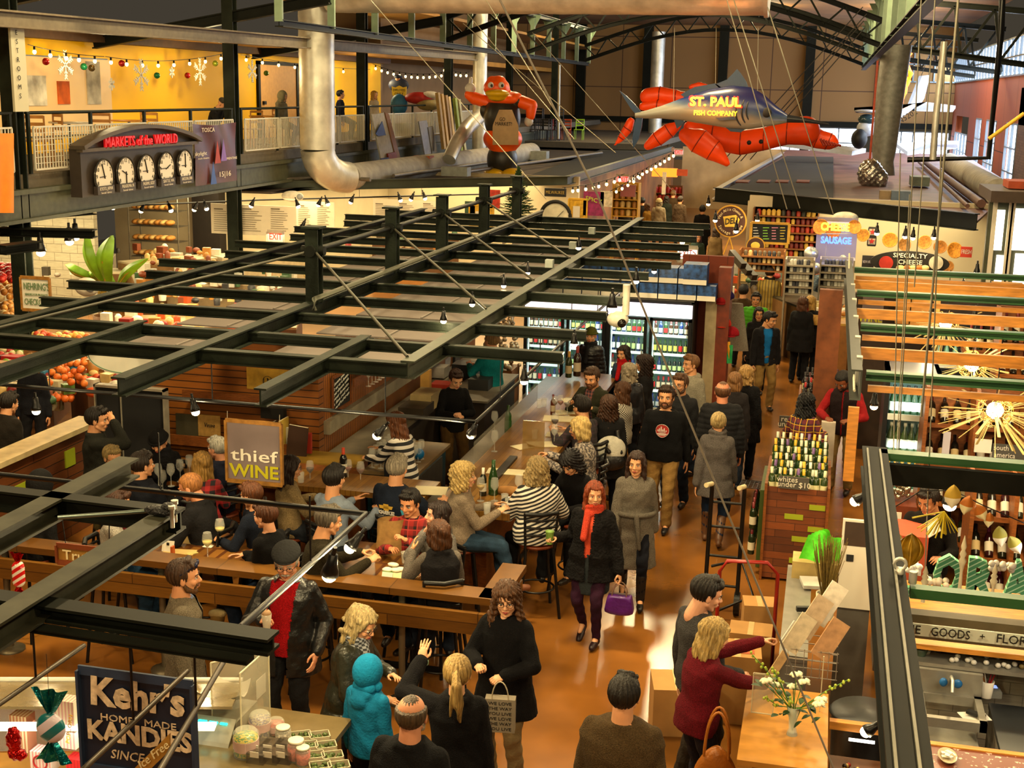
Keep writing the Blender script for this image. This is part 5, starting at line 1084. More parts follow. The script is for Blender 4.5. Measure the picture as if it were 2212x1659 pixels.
# wine shop: back wall shelves, cooler, sloping racks
CW=mat('rack_wood','8a4e20',.5,var=.25,vs=12,st=(1,1,5))
def rack(x0,x1,y,tiers,lab,zb=.25,dz=.42,cols=None,back=.10):
 t=thing('wine_rack',lab,'rack',((x0+x1)/2,y,0));H_=zb+dz*tiers;g=MB(CW)
 for x in [x0+(x1-x0)*i/3 for i in range(4)]:g.box((x-.02,y,0),(x+.02,y+.6,H_+.1))
 g.box((x0,y+.56,0),(x1,y+.6,H_+.1));g.build('upright_frame',t,1)
 n=cols or int((x1-x0)/.135)
 for k in range(tiers):
  z=zb+k*dz;yy=y+.03+k*back;MB(CW).poly([(x0,yy,z),(x1,yy,z),(x1,yy+.42,z+.10),(x0,yy+.42,z+.10)],.02,(0,0,1)).build('shelf',t,1);MB(CW).box((x0,yy-.02,z),(x1,yy,z+.05)).build('shelf_lip',t,1)
  rr=random.Random(k+int(x0*10))
  for i in range(n):
   gl,lb,cp=rr.choice([('14120e','d0c8b4','1c1214'),('14120e','c8b890','5a1418'),('1c1e10','d8d0c0','2a1010'),('2a0c10','d0c8b4','4a1030'),('14120e','b8a070','1c1214')])
   bottle((x0+.09+(x1-x0-.18)*i/max(1,n-1),yy+.05,z+.04),'wine bottle leaning on a sloping shop rack','bottles on the sloping wine racks',gl,lb,cp,rot=(R(-38),0,0),s=1.12)
 return t
rack(1.2,2.75,14.3,4,'sloping wooden wine rack under the nearest starburst lamp',.45,.42,11)
rack(1.6,2.8,12.9,3,'lower sloping wine rack behind the shop worker',.35,.40,9)
rack(2.3,3.9,17.5,4,'far wine rack at the right edge behind the middle starburst lamp',.9,.40,11)
pl=Plane('Y',14.2);t=board('shelf_sign','grey south america sign on the wine rack','sign',2143,961,2216,1001,pl,mat('slate_grey','4a4640',.6,var=0),None);letters(t,pl,'south',2163,968,11,WHT,32);letters(t,pl,'america',2170,984,11,WHT,46)
board('shelf_card','blank white card left of the south america sign','sign',2105,949,2142,978,pl,WHT,None);board('shelf_card','narrow tilted white card on the sloping rack','sign',2036,933,2052,987,pl,mat('card_lilac','b8b0b8',.6,var=0),None)
t=board('shelf_sign','small grey sign partly hidden behind the starburst sticks','sign',2062,866,2108,882,Plane('Y',15.0),mat('slate_grey','4a4640'),None);letters(t,Plane('Y',15.0),'france',2084,874,7,WHT,30);
def cooler(x0,x1,y,zt,lab,n=6,tiers=4):
 t=thing('wine_cooler',lab,'cooler',((x0+x1)/2,y+.35,0));g=MB(mat('fridge_black','15161a'));g.box((x0,y+.6,0),(x1,y+.65,zt)).box((x0,y,0),(x0+.05,y+.6,zt)).box((x1-.05,y,0),(x1,y+.6,zt)).box((x0,y,0),(x1,y+.6,.35)).box((x0,y,zt-.05),(x1,y+.6,zt));g.build('cabinet_shell',t,1)
 MB(FIN).box((x0+.05,y+.55,.35),(x1-.05,y+.6,zt-.05)).build('back_liner',t,1);MB(emi('fridge_tube','d8fff4',2.5)).box((x1-.075,y+.02,.4),(x1-.06,y+.04,zt-.1)).build('light_tube',t,1)
 for q in (.5,.9):light('AREA',((x0+x1)/2,y+.02,zt*q),2.5,(.72,1,.92),.5,(R(90),0,0),.6,name='cooler_light')
 for k in range(tiers):
  z=.4+k*(zt-.5)/tiers;MB(mat('wire_white','d8e0dc')).box((x0+.05,y+.02,z),(x1-.05,y+.55,z+.015)).box((x0+.05,y,z-.02),(x1-.05,y+.02,z+.05)).build('shelf',t,1)
  for i in range(n):bottle((x0+.11+(x1-x0-.22)*i/(n-1),y+.10,z+.02),'chilled white wine or sparkling bottle in the wine shop cooler','bottles in the wine shop cooler','20381c' if k % 2 else '3a4a2a','d8d8cc',('2a7a2a','c07a10','d0d0c0','2a2a2a')[k % 4],'burg',s=1.15)
cooler(.78,1.38,14.9,2.25,'lit wine cooler left of the sloping racks');cooler(1.6,2.3,19.4,2.1,'second lit cooler seen between the slats',5,3)
for k,(x0,x1,y,z0,z1,n,c) in enumerate(((2.3,3.8,17.9,2.15,2.2,9,'d0c8b4'),(2.0,3.8,19.0,1.75,1.8,12,'c8b890'))):
 MB(CW).box((x0,y,z0),(x1,y+.3,z1)).build('wall_shelf',label=['upper right shelf of wine bottles behind the slats','lower long shelf of wine bottles behind the far starburst'][k],cat='shelf')
 for i in range(n):bottle((x0+.1+(x1-x0-.2)*i/n,y+.1,z1),'upright wine bottle on a shelf behind the slatted canopy','upright bottles on the far wine shop shelves',label=c,s=1.15)
wallbox('wall_wine_shop',mat('shop_back_wood','2c1c10',.8,var=.2),(.5,19.9,0),(5.2,20.05,2.4));wallbox('wall_wine_shop_2',mat('shop_back_wood','5a3418'),(2.9,14.9,0),(5.2,15.0,2.0))
pl=Plane('Y',19.2)
for k,(x1,y1,x2,y2,c,l) in enumerate(((1862,618,1910,634,'6a4a48','mauve sign board behind the top slats'),(1936,640,1968,700,'b0762c','tan carton behind the second slat'),(1965,645,2030,704,'a87028','wide tan carton behind the second slat'),(2145,615,2212,650,'b08040','tan carton high at the right edge'))):board('carton',l,'box',x1,y1,x2,y2,pl,mat('card_'+c,c,.7),None,th=.3)
t=board('wine_sign','mauve wine sign half hidden behind the slats','sign',1862,640,1908,704,Plane('Y',18.9),mat('mauve_board','6f5f5e'),None);letters(t,Plane('Y',18.9),'WINE',1880,688,17,mat('lime_letters','b9b01c'),52,bold=.03)
o=MB(mat('box_redwood','6a2e14',.5,var=.2)).box((.75,13.8,0),(1.15,14.35,1.02)).build('wood_box',label='reddish wooden stand left of the racks with a small white label',cat='stand');MB(WHT).box((.82,13.79,.86),(1.0,13.8,.95)).build('paper_label',o,1)
rr=random.Random(9);g=MB(mat('silver_glitter','c8bca0',.15,.9))
for i in range(36):g.ell((.95+rr.uniform(-.12,.12),14.05+rr.uniform(-.12,.12),1.06+rr.uniform(0,.22)),.03,6,4)
g.build('bead_ornament',label='glittering bead ornament on the reddish stand',cat='ornament')
# bins of bottles at the aisle
def bin_(x0,x1,y0,y1,h,lab,sign1,sign2,spx,spy,n,m,caps,glab,skip=None):
 t=thing('bottle_bin',lab,'bin',((x0+x1)/2,(y0+y1)/2,0));MB(planks('bin_wood',('7c3f1a','4a2410'),.42,.085,.5,'2a1408',.03,'xz')).box((x0,y0,.03),(x1,y1,h-.13)).box((x0,y0,h-.13),(x1,y0+.02,h)).build('bin_body',t,1)
 MB(WD).box((x0-.03,y0-.03,0),(x0,y1+.03,h+.04)).box((x1,y0-.03,0),(x1+.03,y1+.03,h+.04)).build('side_board',t,1)
 rr=random.Random(int(y0*7))
 for i in range(7):a=x0+rr.uniform(0,.55)*(x1-x0);z=.10+i*(h-.2)/7;MB(LIME).box((a if i % 2 else x1-.18,y0-.006,z),((a+.2) if i % 2 else x1-.01,y0,z+.06)).build('green_square',t,1)
 p_=Plane('Y',y0-.02);cx_,cy_=spx,spy;MB(mat('slate_grey','4a4640')).box((Plane('Y',y0-.03).at(cx_-33,cy_).x,y0-.035,Plane('Y',y0).at(cx_,cy_+13).z),(Plane('Y',y0-.03).at(cx_+33,cy_).x,y0-.015,Plane('Y',y0).at(cx_,cy_-13).z)).build('price_sign',t,1)
 letters(t,Plane('Y',y0-.035),sign1,cx_-14,cy_-6,12,WHT,None,off=.004);letters(t,Plane('Y',y0-.035),sign2,cx_,cy_+6,12,WHT,None,off=.004)
 for i in range(n):
  for j in range(m):gl,cp=caps[(i*3+j*5) % len(caps)];bottle((x0+.05+(x1-x0-.1)*i/(n-1),y0+.06+(y1-y0-.12)*j/(m-1),h-.10+.03*j),'bottle standing in the bin',glab,gl,'c8c090',cp,rot=(R(-6),R(rr.uniform(-4,4)),0),s=1.0)
 for o in COL.objects:
  if o.get('group')==glab:o['label']={'b':'white wine bottle standing close packed in the front bin','r':'red wine bottle standing close packed in the rear bin'}['b' if 'white' in glab else 'r']
bin_(-.42,.22,13.9,15.0,1.08,'front plank bin of white wines with lime squares','whites','under $10',1715,1042,9,6,[('2a3a14','d8d0b0'),('1c3414','c8a020'),('34401c','d8d4cc'),('2a3a14','c8c4a0'),('1c2c14','b8bca8'),('20301a','6a4a80'),('2a3a14','e0a830')],'white wines in the front bin')
bin_(-.18,.35,18.2,19.2,1.05,'rear plank bin of red wines behind the woman in plaid','reds','under $10',1716,912,7,5,[('14100e','14100e'),('1a0c10','a01818'),('14100e','3a1014'),('100c0c','1a1414')],'red wines in the rear bin')
t=thing('wire_basket','dark wire basket on the left side of the front bin','basket',(-.6,14.6,.75));g=MB(BLK)
for i in range(6):g.bar((-.75+i*.05,14.2,.95),(-.75+i*.05,15.0,.80),.008,.008);
for i in range(8):g.bar((-.75,14.2+i*.11,.95-.02*i),(-.47,14.2+i*.11,.95-.02*i),.008,.008)
g.build('wire_mesh',t,1)
t=thing('side_rack','narrow rack of dark bottles on the left side of the front bin','rack',(-.5,14.4,0));MB(mat('rack_green','3a4a1a',.5)).box((-.50,14.0,.1),(-.455,15.0,1.0)).build('rack_panel',t,1)
for i in range(10):bottle((-.56,14.0+.1*(i % 5)*1.8,.25+.3*(i // 5)),'dark bottle racked on the aisle side of the front bin','bottles racked on the bin side')
# register counter of the wine shop with worker
t=thing('shop_counter','long wood and grey counter across the flower and wine shops','counter',(2.2,10.9,0));MB(mat('counter_orange_wood','9a5a20',.45,var=.2)).box((.75,10.55,0),(4,10.6,.98)).build('front_panel',t,1);MB(mat('counter_lip','a8a498',.4)).box((.7,10.5,.98),(4,10.62,1.02)).build('metal_lip',t,1);MB(PINE).box((.7,10.62,.99),(4,11.5,1.04)).build('worktop',t,1)
o=MB(mat('red_carton','b0482a',.7,var=.1)).box((.72,11.9,.85),(1.12,12.4,1.32)).mat(WHT).box((.98,11.89,.95),(1.08,11.9,1.05)).build('carton',label='open red orange carton beside the shop worker',cat='box')
for a,b in (((.72,11.9,1.32),(.72,12.4,1.32)),((1.12,12.4,1.32),(1.12,11.9,1.32))):MB(mat('flap_white','c8b8a8',.7)).poly([a,b,Vector(b)+V3((-.1 if a[0]<1 else .1,0,.08)),Vector(a)+V3((-.1 if a[0]<1 else .1,0,.08))],.006).build('flap',o,1)
MB(mat('stand_grey','5a5248',.6)).box((.72,11.8,0),(1.3,12.5,.85)).build('low_cabinet',label='low cabinet under the red orange carton',cat='cabinet')
# garland of leaf shades, finials, leaf letters
LC=[('c8841c','d8cfa8'),('b09030','d8d0b8'),('a8601c','d0c8a0'),('8f8a3a','d8d4c8')]
for i,(px,py,s_,c) in enumerate(((1918,1118,.13,0),(1932,1166,.16,1),(2012,1098,0,0),(2088,1090,.13,2),(2118,1106,.12,2),(2136,1122,.10,2),(2160,1158,.14,3),(2192,1176,.13,3),(2058,1072,.16,1))):
 if not s_:continue
 s_ *= .62;p=PY(px,py,8.4);t=thing('leaf_ornament','two tone paper leaf hanging from the green crossbar garland','ornament',p,0,'paper leaves of the garland');s_ *= .8
 a,b=LC[c];rx=Matrix.Rotation(R(random.uniform(-40,40)),3,'Y')
 def lf(u0,u1,m):
  g=MB(m);g.sheet(lambda u,v:rx @ V3(((u-.5)*s_*1.3*sin(PI*(u0+(u1-u0)*v)) ** .8,-.03*cos((u-.5)*3),s_*(1-2*(u0+(u1-u0)*v)))),6,8);return g
 lf(.0,.55,mat('leaf_'+a,a,.6)).build('leaf_top',t);lf(.55,1,mat('leaf_'+b,b,.6)).build('leaf_tip',t)
MB(BLK).tube([PY(1925,1100,8.45),PY(1990,1060,8.45),PY(2060,1060,8.45),PY(2120,1090,8.45),PY(2212,1130,8.45)],.004,5).build('garland_cord',label='thin cord carrying the garland of paper leaves',cat='cord')
p=PY(1966,1190,8.0);g=MB(mat('gold_leaf','b08a20',.35,.5,var=.3,vs=14));g.sheet(lambda u,v:p+V3(((u-.5)*.17*sin(PI*v) ** .7,.03*sin(u*9),.22*(.5-v))),10,14);g.build('gold_leaf',label='large crumpled gold leaf ornament beside the frame',cat='ornament')
p=PY(2040,1105,7.8);g=MB(mat('fringe_yellow','c8b428',.5));rr=random.Random(2)
for i in range(30):a=rr.uniform(-1.4,.9);g.bar(p,p+V3((sin(a)*.16-.03,rr.uniform(-.05,.05),-abs(cos(a))*.16)),.008,.003)
g.build('fringe_ornament',label='yellow fringed ornament hanging below the dark shaded lamp',cat='ornament')
for i,(px,py,h_) in enumerate(((1931,1196,.34),(2078,1222,.36),(2146,1262,.24),(1997,1262,.22))):
 p=PY(px,py,7.4);MB(mat('bone_white','c8bfa4',.4)).lathe([(.012,-h_/2),(.008,-h_*.1),(.014,0),(.022,h_*.08),(.012,h_*.14),(.020,h_*.2),(.010,h_*.26),(.016,h_*.32),(.002,h_*.5)],p,12).build('finial',label=['white turned finial right beside the heavy frame','tallest white turned finial between the leaf letters','small white finial at the right of the leaf letters','small white finial left of the leaf letters'][i],cat='ornament')
LEAF=pat('palm_print','stripe','3a7550','94b492',None,s=30,w=.25,ang=35)
pl=Plane('Y',9.6)
for s_,px,py in (('F',1900,1250),('L',1955,1245),('O',2046,1250),('R',2114,1256),('A',2196,1262)):
 if s_ in 'F':continue
 letters(None,pl,s_,px,py,88,LEAF,62,nm='leaf_letter',ext=.03,bold=.05,label='large palm leaf patterned letter %s standing in the flower shop window' % s_)['category']='letter'
t=thing('display_shelf','pine display shelf carrying the leaf letters','shelf',(2,9.6,0));MB(PINE).box((.75,9.5,1.24),(4,9.95,1.28)).build('shelf_board',t,1);MB(PINE).box((.75,9.9,0),(4,9.95,1.24)).build('back_panel',t,1)
for px,c,l in ((1975,'c8c4bc','cluster of white blossoms by the gold leaf'),(2165,'b0a898','white round dish of moss at the right of the letters'),(2020,'c8b8a0','pale shell heap under the leaf letter')):
 p=PY(px,1228 if px != 2020 else 1262,9.55);g=MB(mat('blossom_'+c,c,.7));rr=random.Random(px)
 for i in range(14):g.ell(p+V3((rr.uniform(-.08,.08),rr.uniform(-.04,.04),rr.uniform(-.02,.04))),.025,8,6)
 g.build('dried_flowers',label=l,cat='flowers')
light('AREA',(2.2,12.3,2.6),34,WARM,1.5,name='shop_fill_light');light('AREA',(2.0,8.0,2.65),26,(1,.88,.65),1.2,name='shop_fill_light');light('AREA',(2.6,16.5,2.6),30,WARM,1.5,name='shop_fill_light')  # added area fills without fixtures, brightening the wine racks and flower shop
# sink corner
SS=mat('stainless','9c988c',.35,.6,var=.1)
t=thing('hand_sink','stainless hand sink with a tall splashback in the flower shop','sink',(1.15,9.1,0));x0,x1=.90,1.36
g=MB(SS);g.box((x0,9.42,.92),(x1,9.46,1.12)).box((x0,8.98,.88),(x1,9.03,.95)).box((x0,9.38,.88),(x1,9.42,.95)).box((x0,8.98,.88),(x0+.05,9.42,.95)).box((x1-.05,8.98,.88),(x1,9.42,.95)).box((x0+.04,9.0,.74),(x1-.04,9.4,.76));g.build('basin',t,1)
MB(GALV).tube([(1.13,9.42,1.02),(1.13,9.34,1.12),(1.13,9.24,1.13),(1.13,9.2,1.06)],.012,8).build('faucet',t,1);MB(mat('blue_handle','1f5f9a',.35)).ell((1.08,9.36,1.06),(.03,.02,.035),10,8).ell((1.18,9.36,1.06),(.035,.02,.035),10,8).build('tap_handle',t,1)
MB(mat('sink_cabinet','7a7468',.4,.5)).box((x0+.05,9.05,0),(x1-.05,9.42,.74)).build('cabinet',t,1)
t=thing('stone_shelf','steel shelf of stones and small pots above the sink','shelf',(1.8,9.55,1.3));MB(SS).box((.85,9.47,1.12),(3.2,9.85,1.15)).build('shelf_board',t,1);wallbox('wall_flower_shop',planks('white_tile',('b0a894','a8a08c'),.2,.1,.3,'807a6c',.03),(.85,9.86,0),(3.4,9.9,1.11))
for i,(px,r,c,l,gp) in enumerate([(1990,.055,'3a4a38','green glazed bowl above the sink',None),(2000,.05,'b0a890','pale speckled bowl above the sink',None),(2026,.035,'6a4a2c','brown stacked pot above the sink',None)]):
 p=PY(px,1408,9.6+.05*i);MB(mat('pot_'+c,c,.4)).lathe([(r*.6,0),(r,r*1.1),(r*.92,r*1.1),(r*.5,.01)],(p.x,p.y,1.15),16).build('bowl',label=l,cat='bowl')
rr=random.Random(4)
for i in range(46):
 x=1.15+i*.026+rr.uniform(-.01,.01);c='c8c4b8' if i<18 else rr.choice(('4a3a28','3a3020','6a5a30'))
 MB(mat('stone_'+c,c,.4)).ell((x,9.50+rr.random()*.28,1.17),(.022,.02,.02),10,6).build('stone',label='small white stone on the steel shelf' if c=='c8c4b8' else 'small dark pot or stone on the steel shelf',cat='stone',group='white stones on the steel shelf' if c=='c8c4b8' else 'dark stones on the steel shelf')
t=thing('work_counter','dark counter right of the sink with phone and card reader','counter',(2,8.9,0));MB(mat('dark_laminate','1e2022',.35)).box((1.42,8.5,.86),(3.2,9.45,.90)).build('worktop',t,1);MB(mat('grey_front','6a6258',.6)).box((1.42,8.55,0),(3.2,9.4,.86)).build('front_panel',t,1)
def smallbox(nm,lab,p,d,c,cat,rz=0,r=.5): o=MB(mat('obj_'+c,c,r)).cbox((0,0,d[2]/2),d).build(nm,loc=p,label=lab,cat=cat);o.rotation_euler=(0,0,R(rz));return o
smallbox('paper_box','white folded card box on the dark counter',P(2080,1500,.9),(.12,.1,.04),'c8c0b0','box',10);smallbox('phone','black handset lying on white paper on the dark counter',P(2108,1545,.92),(.05,.13,.02),'141414','phone',60);smallbox('paper_sheet','white paper under the handset',P(2105,1548,.9),(.2,.14,.004),'c8c4b8','paper',20)
o=smallbox('card_reader','grey card reader with a lit blue screen at the right edge',P(2145,1500,.9),(.09,.14,.05),'6a6a66','card reader',8);MB(emi('blue_lcd','7a90e0',1.2)).box((-.03,0,.051),(.03,.05,.053)).build('screen',o)
t=thing('utensil_pot','white pot of pens and scissors beside the sink','pot',P(2130,1505,.9));p=P(2130,1505,.9);MB(WHT).lathe([(.04,0),(.05,.13),(.045,.13),(.036,.01)],(0,0,0),16).build('pot',t)
for i,c in enumerate(('a8201c','2a6a3a','1a1a1a','c8782a','d0c8b8','8a1a2a')):MB(mat('pen_'+c,c,.4)).tube([(0,0,.05),(.05*cos(i),.05*sin(i*1.1),.20)],.006,6).build('pen',t)
t=thing('mosaic_counter','red brown speckled counter at the bottom right','counter',(1.2,8.0,0));MB(pat('speckled_top','blotch','6a3424','b8a08a',None,s=26,w=.62,rough=.3)).box((.80,7.4,.95),(2.6,8.45,1.0)).build('worktop',t,1);MB(PINE).box((.78,8.45,.90),(2.6,8.5,1.01)).build('edge_strip',t,1)
MB(mat('dark_base','2a1c14',.6)).box((.8,7.5,0),(2.6,8.4,.95)).build('base',t,1)
p=P(2046,1640,1.0);t=thing('glass_tray','oval glass tray of paper slips on the speckled counter','tray',p);MB(mat('amber_glass','b0a080',.15)).lathe([(.05,0),(.085,.03),(.08,.03),(.045,.005)],n=20).build('dish',t);t.children[0].scale=(.75,1.3,1)
for i in range(6):o=MB(WHT).cbox((0,0,.02+i*.004),(.05,.03,.003)).build('paper_slip',t);o.rotation_euler=(0,0,i*1.1);o.location=(.012*(i % 3-1),.03*(i % 2),0)
# flower counter near the aisle
t=thing('flower_counter','pale wooden flower shop table holding the vase','table',(0,8.5,0));MB(mat('maple_top','b07a34',.3,var=.12,vs=4,st=(1,3,1))).box((-.32,7.9,.96),(.26,9.05,1.0)).build('tabletop',t,1);MB(mat('maple_side','9a682c',.5)).box((-.22,7.95,0),(.22,9.0,.96)).build('base',t,1)
t=thing('flower_counter','long pine shelf low behind the flower table','counter',(.5,8.7,0));MB(PINE).box((.28,8.9,.80),(.95,8.96,.86)).build('edge_board',t,1);MB(mat('case_base','5a3418',.5)).box((.3,8.2,0),(.78,8.9,.6)).build('base',t,1);MB(emi('case_tube','fff8e8',4)).tube([(.42,8.86,.76),(.6,8.86,.76)],.012,8).build('light_tube',t,1)
rr=random.Random(8)
for i in range(26):MB(mat('trinket_'+'abc'[i % 3],('b08a40','2a2018','8a2018')[i % 3],.35,.3)).ell((.32+rr.random()*.42,8.25+rr.random()*.5,.62),.018,8,6).build('trinket',label='small trinket in the low case beside the flower table',cat='trinket',group='trinkets in the low case')
VG=mat('vase_glass','dce8dc',.05,alpha=.35,var=0,spec=.9)
p=V3((.02,8.35,1.0));t=thing('flower_vase','clear glass vase with white orchids and green sprays','vase',p)
MB(VG).lathe([(.038,0),(.036,.01),(.026,.05),(.030,.12),(.045,.21),(.043,.21),(.028,.12),(.022,.05),(.02,.015)],n=20).build('glass_vase',t)
rr=random.Random(12);st=MB(mat('stem_green','4a7a20',.5));lf=MB(mat('leaf_dark','24401a',.5,var=.2,vs=20));bud=MB(mat('bud_lime','a8b83c',.5));fl=[]
for i in range(17):
 a=rr.uniform(0,6.28);k=rr.uniform(.08,.26);top=V3((k*cos(a),k*.7*sin(a),rr.uniform(.24,.42)))
 if i<3:top=[V3((-.30,.1,.50)),V3((.34,.1,.40)),V3((-.16,.05,.44))][i]
 pts=[V3((0,0,.03)),V3((top.x*.15,top.y*.15,.2)),V3((top.x*.6,top.y*.6,top.z*.8)),top];st.tube(pts,.0035,5)
 if i<5:
  for j in range(9):q=pts[2].lerp(top,j/8);bud.ell(q+V3((rr.uniform(-.015,.015),rr.uniform(-.015,.015),rr.uniform(-.01,.015))),(.010,.010,.012),6,5)
 elif i<12:fl.append(top)
 for j in range(2):
  q=pts[2]+V3((rr.uniform(-.06,.06),rr.uniform(-.04,.04),rr.uniform(-.12,.02)));m_=Matrix.Rotation(rr.uniform(0,6),3,'Z') @ Matrix.Rotation(rr.uniform(-.8,.8),3,'X');lf.sheet(lambda u,v:q+m_ @ V3(((u-.5)*.045*sin(PI*v),v*.075,.01*sin(PI*v))),4,6)
st.build('stems',t);lf.build('leaves',t);bud.build('buds',t)
for f_ in fl:
 g=MB(mat('petal_white','dcd8b4',.6,var=.04))
 for q in range(9):
  a=q*2.4;c=f_+V3((.028*cos(a),.028*sin(a),.010*(q % 3)-.01));g.ell(c,(.022,.018,.008),8,5,rot=Matrix.Rotation(a,3,'Z') @ Matrix.Rotation(.5,3,'Y'))
 g.build('blossom',t)
t=thing('sign_holder','clear acrylic sign frame on the flower table','frame',(-.22,8.75,1.0));MB(mat('acrylic','c8c0a8',.05,alpha=.25,var=0)).box((-.27,8.6,1.0),(-.12,8.61,1.30)).build('front_sheet',t,1)
g=MB(mat('acrylic_edge','c8bfa0',.3));g.bar((-.27,8.6,1),(-.27,8.6,1.3),.006,.012).bar((-.12,8.6,1),(-.12,8.6,1.3),.006,.012).bar((-.27,8.6,1.3),(-.12,8.6,1.3),.006,.012).bar((-.27,8.6,1.0),(-.12,8.6,1.0),.006,.012).bar((.2,8.75,1.0),(.2,8.75,1.42),.006,.012);g.build('edge',t,1)
t=thing('card_rack','wire rack of tilted tea towels and greeting cards','rack',(.15,9.6,1.0));g=MB(mat('rack_white','a8a49a',.4,.6))
for i in range(7):g.bar((-.05+i*.06,9.3,1.0),(-.05+i*.06,9.3,1.22),.005,.005)
for z in (1.0,1.07,1.14,1.21):g.bar((-.06,9.3,z),(.32,9.3,z),.005,.005);g.bar((-.06,9.6,z),(.32,9.6,z),.005,.005)
g.build('wire_frame',t,1)
for i,(x,y,z,w,h_,c,l) in enumerate(((.02,9.35,1.32,.13,.30,'c8b898','cream towel packet leftmost in the wire rack'),(.12,9.45,1.42,.14,.34,'c0a888','tan striped towel packet in the wire rack'),(.22,9.55,1.50,.14,.34,'d0c4b0','highest cream towel packet in the wire rack'),(.25,9.35,1.30,.14,.32,'b88c60','orange print towel packet in the wire rack'),(-.05,9.5,1.25,.05,.2,'d8d4cc','small white card by the womans hand'),(-.12,9.1,1.15,.06,.24,'b89868','wooden utensils bundle near the vase'))):
 o=MB(mat('towel_'+c,c,.8,var=.15,vs=20)).cbox((0,0,0),(w,.025,h_)).build('towel_packet',loc=(x,y,z),label=l,cat='towel');o.rotation_euler=(R(-18),R(30),0)
t=thing('grey_counter','grey topped counter column between the hand truck and the cards','counter',(.05,10.6,0));MB(mat('counter_grey','77736a',.4)).box((-.12,9.65,0),(.10,11.7,1.0)).build('column',t,1)
o=smallbox('clipboard','white notebook on the grey counter',P(1752,1262,1.02),(.17,.24,.03),'b8b4ac','notebook',10);smallbox('stapler','black stapler on the grey counter',P(1738,1320,1.02),(.14,.04,.04),'141414','stapler',15)
p=V3((.22,10.5,1.0));t=thing('grass_pot','white pot of tall brown dried grass on the counter','plant',p);MB(mat('pot_cream','b8b098',.5)).lathe([(.07,0),(.085,.22),(.078,.22),(.06,.02)],n=18).build('pot',t);rr=random.Random(6);g=MB(mat('dry_grass','6f5a24',.8,var=.3,vs=30))
for i in range(150):a=rr.uniform(0,6.28);k=rr.uniform(0,.15);g.bar((k*.3*cos(a),k*.3*sin(a),.2),(k*cos(a),k*sin(a),rr.uniform(.5,.72)),.0035,.0035)
g.build('grass',t)
p=V3((.14,11.5,1.0));t=thing('crate','small crate of bright green bags on the counter','crate',p);MB(mat('crate_pale','b0985c',.7)).box((-.22,-.14,0),(.18,.14,.16)).build('crate_body',t);rr=random.Random(1)
for i in range(5):o=MB(mat('neon_green','4fc814',.6,var=.2,vs=14)).sheet(lambda u,v:V3(((u-.5)*.3,.02*sin(u*8+i),v*.28+.02*sin(u*11))),10,6).build('bag',t);o.location=(.04*(i-2)*.5,.05*(i-2),.08);o.rotation_euler=(R(-15),R(14+4*i),R(8*i-16))
t=thing('notice_stand','tall white framed notice stand right of the grass pot','stand',(.38,10.9,0));MB(WHT).box((.32,10.9,.95),(.62,10.93,1.75)).build('panel',t,1);MB(mat('dark_window','3a2a20',.5)).box((.34,10.89,1.52),(.61,10.9,1.73)).build('dark_picture',t,1);MB(mat('ink_mark','1c1c1c',.6)).box((.37,10.885,1.38),(.43,10.89,1.44)).build('plant_drawing',t,1)
MB(mat('board_grey','5a5650',.6)).box((.33,10.93,0),(.6,10.96,.95)).build('stand_base',t,1)
t=thing('round_bin','large dark barrel bin behind the flower table','bin',(.55,9.35,0));MB(mat('bin_charcoal','26282a',.4)).lathe([(.22,0),(.25,.72),(.27,.74),(.25,.76),(.001,.78)],n=26).build('barrel',t)
# hand trucks and cartons
t=thing('hand_truck','red framed hand truck among the cartons','hand truck',(-.45,11.6,0));g=MB(mat('red_paint','8a1812',.35));g.tube([(-.72,11.3,.02),(-.72,11.35,1.0),(-.66,11.36,1.10),(-.3,11.37,1.12),(-.2,11.36,1.02),(-.2,11.32,.02)],.018,8);g.build('tube_frame',t,1);MB(mat('red_paint','8a1812')).box((-.7,11.05,.02),(-.22,11.3,.04)).build('toe_plate',t,1)
t=thing('hand_truck','tall black hand truck with cream grips beside the front bin','hand truck',(-.75,12.7,0));g=MB(BLK)
for x in (-.95,-.62):g.tube([(x,12.75,.1),(x,12.95,1.28),(x,12.88,1.36)],.022,8)
for z in (.3,.6,.9,1.15):g.tube([(-.95,12.75+.17*z,z),(-.62,12.75+.17*z,z)],.014,6)
g.tube([(-.9,12.8,.5),(-.6,12.75,.62),(-.45,12.6,.3),(-.8,12.6,.1)],.015,6);g.build('frame',t,1)
for x in (-.95,-.62):MB(mat('grip_cream','b8a880',.6)).tube([(x,12.88,1.36),(x-.04,12.68,1.40)],.026,8).build('grip',t,1);MB(BLK).tube([(x-.03,12.8,.12),(x+.03,12.8,.12)],.12,16).build('wheel',t,1)
CB=mat('cardboard_tan','a87c44',.8,var=.08,vs=5)
def carton(c,d,lab,rz=0,tape=True,mark=None):
 o=MB(CB).cbox((0,0,d[2]/2),d).build('carton',loc=c,label=lab,cat='box');o.rotation_euler=(0,0,R(rz))
 if tape:MB(mat('tape','b89a60',.4)).box((-.025,-d[1]/2-.001,d[2]),(.025,d[1]/2+.001,d[2]+.002)).build('tape',o)
 if mark:MB(mat('mark_'+mark,mark,.6)).box((-.02,-d[1]*.3,d[2]+.002),(d[0]*.35,d[1]*.1,d[2]+.004)).build('printed_label',o)
 return o
carton((-.48,10.55,0),(.40,.38,.62),'tall front carton with an orange label beside the man in the grey sweater',5,True,'a8481c');carton((-.40,11.15,.0),(.38,.3,.56),'middle carton behind the tall one',0);carton((-.36,11.75,.25),(.30,.26,.34),'upper rear carton under the red handle',8);carton((-.36,11.75,0),(.34,.3,.25),'lower rear carton beneath another',0);carton((-.95,10.2,0),(.42,.4,.42),'open carton behind the blond woman in red',12)
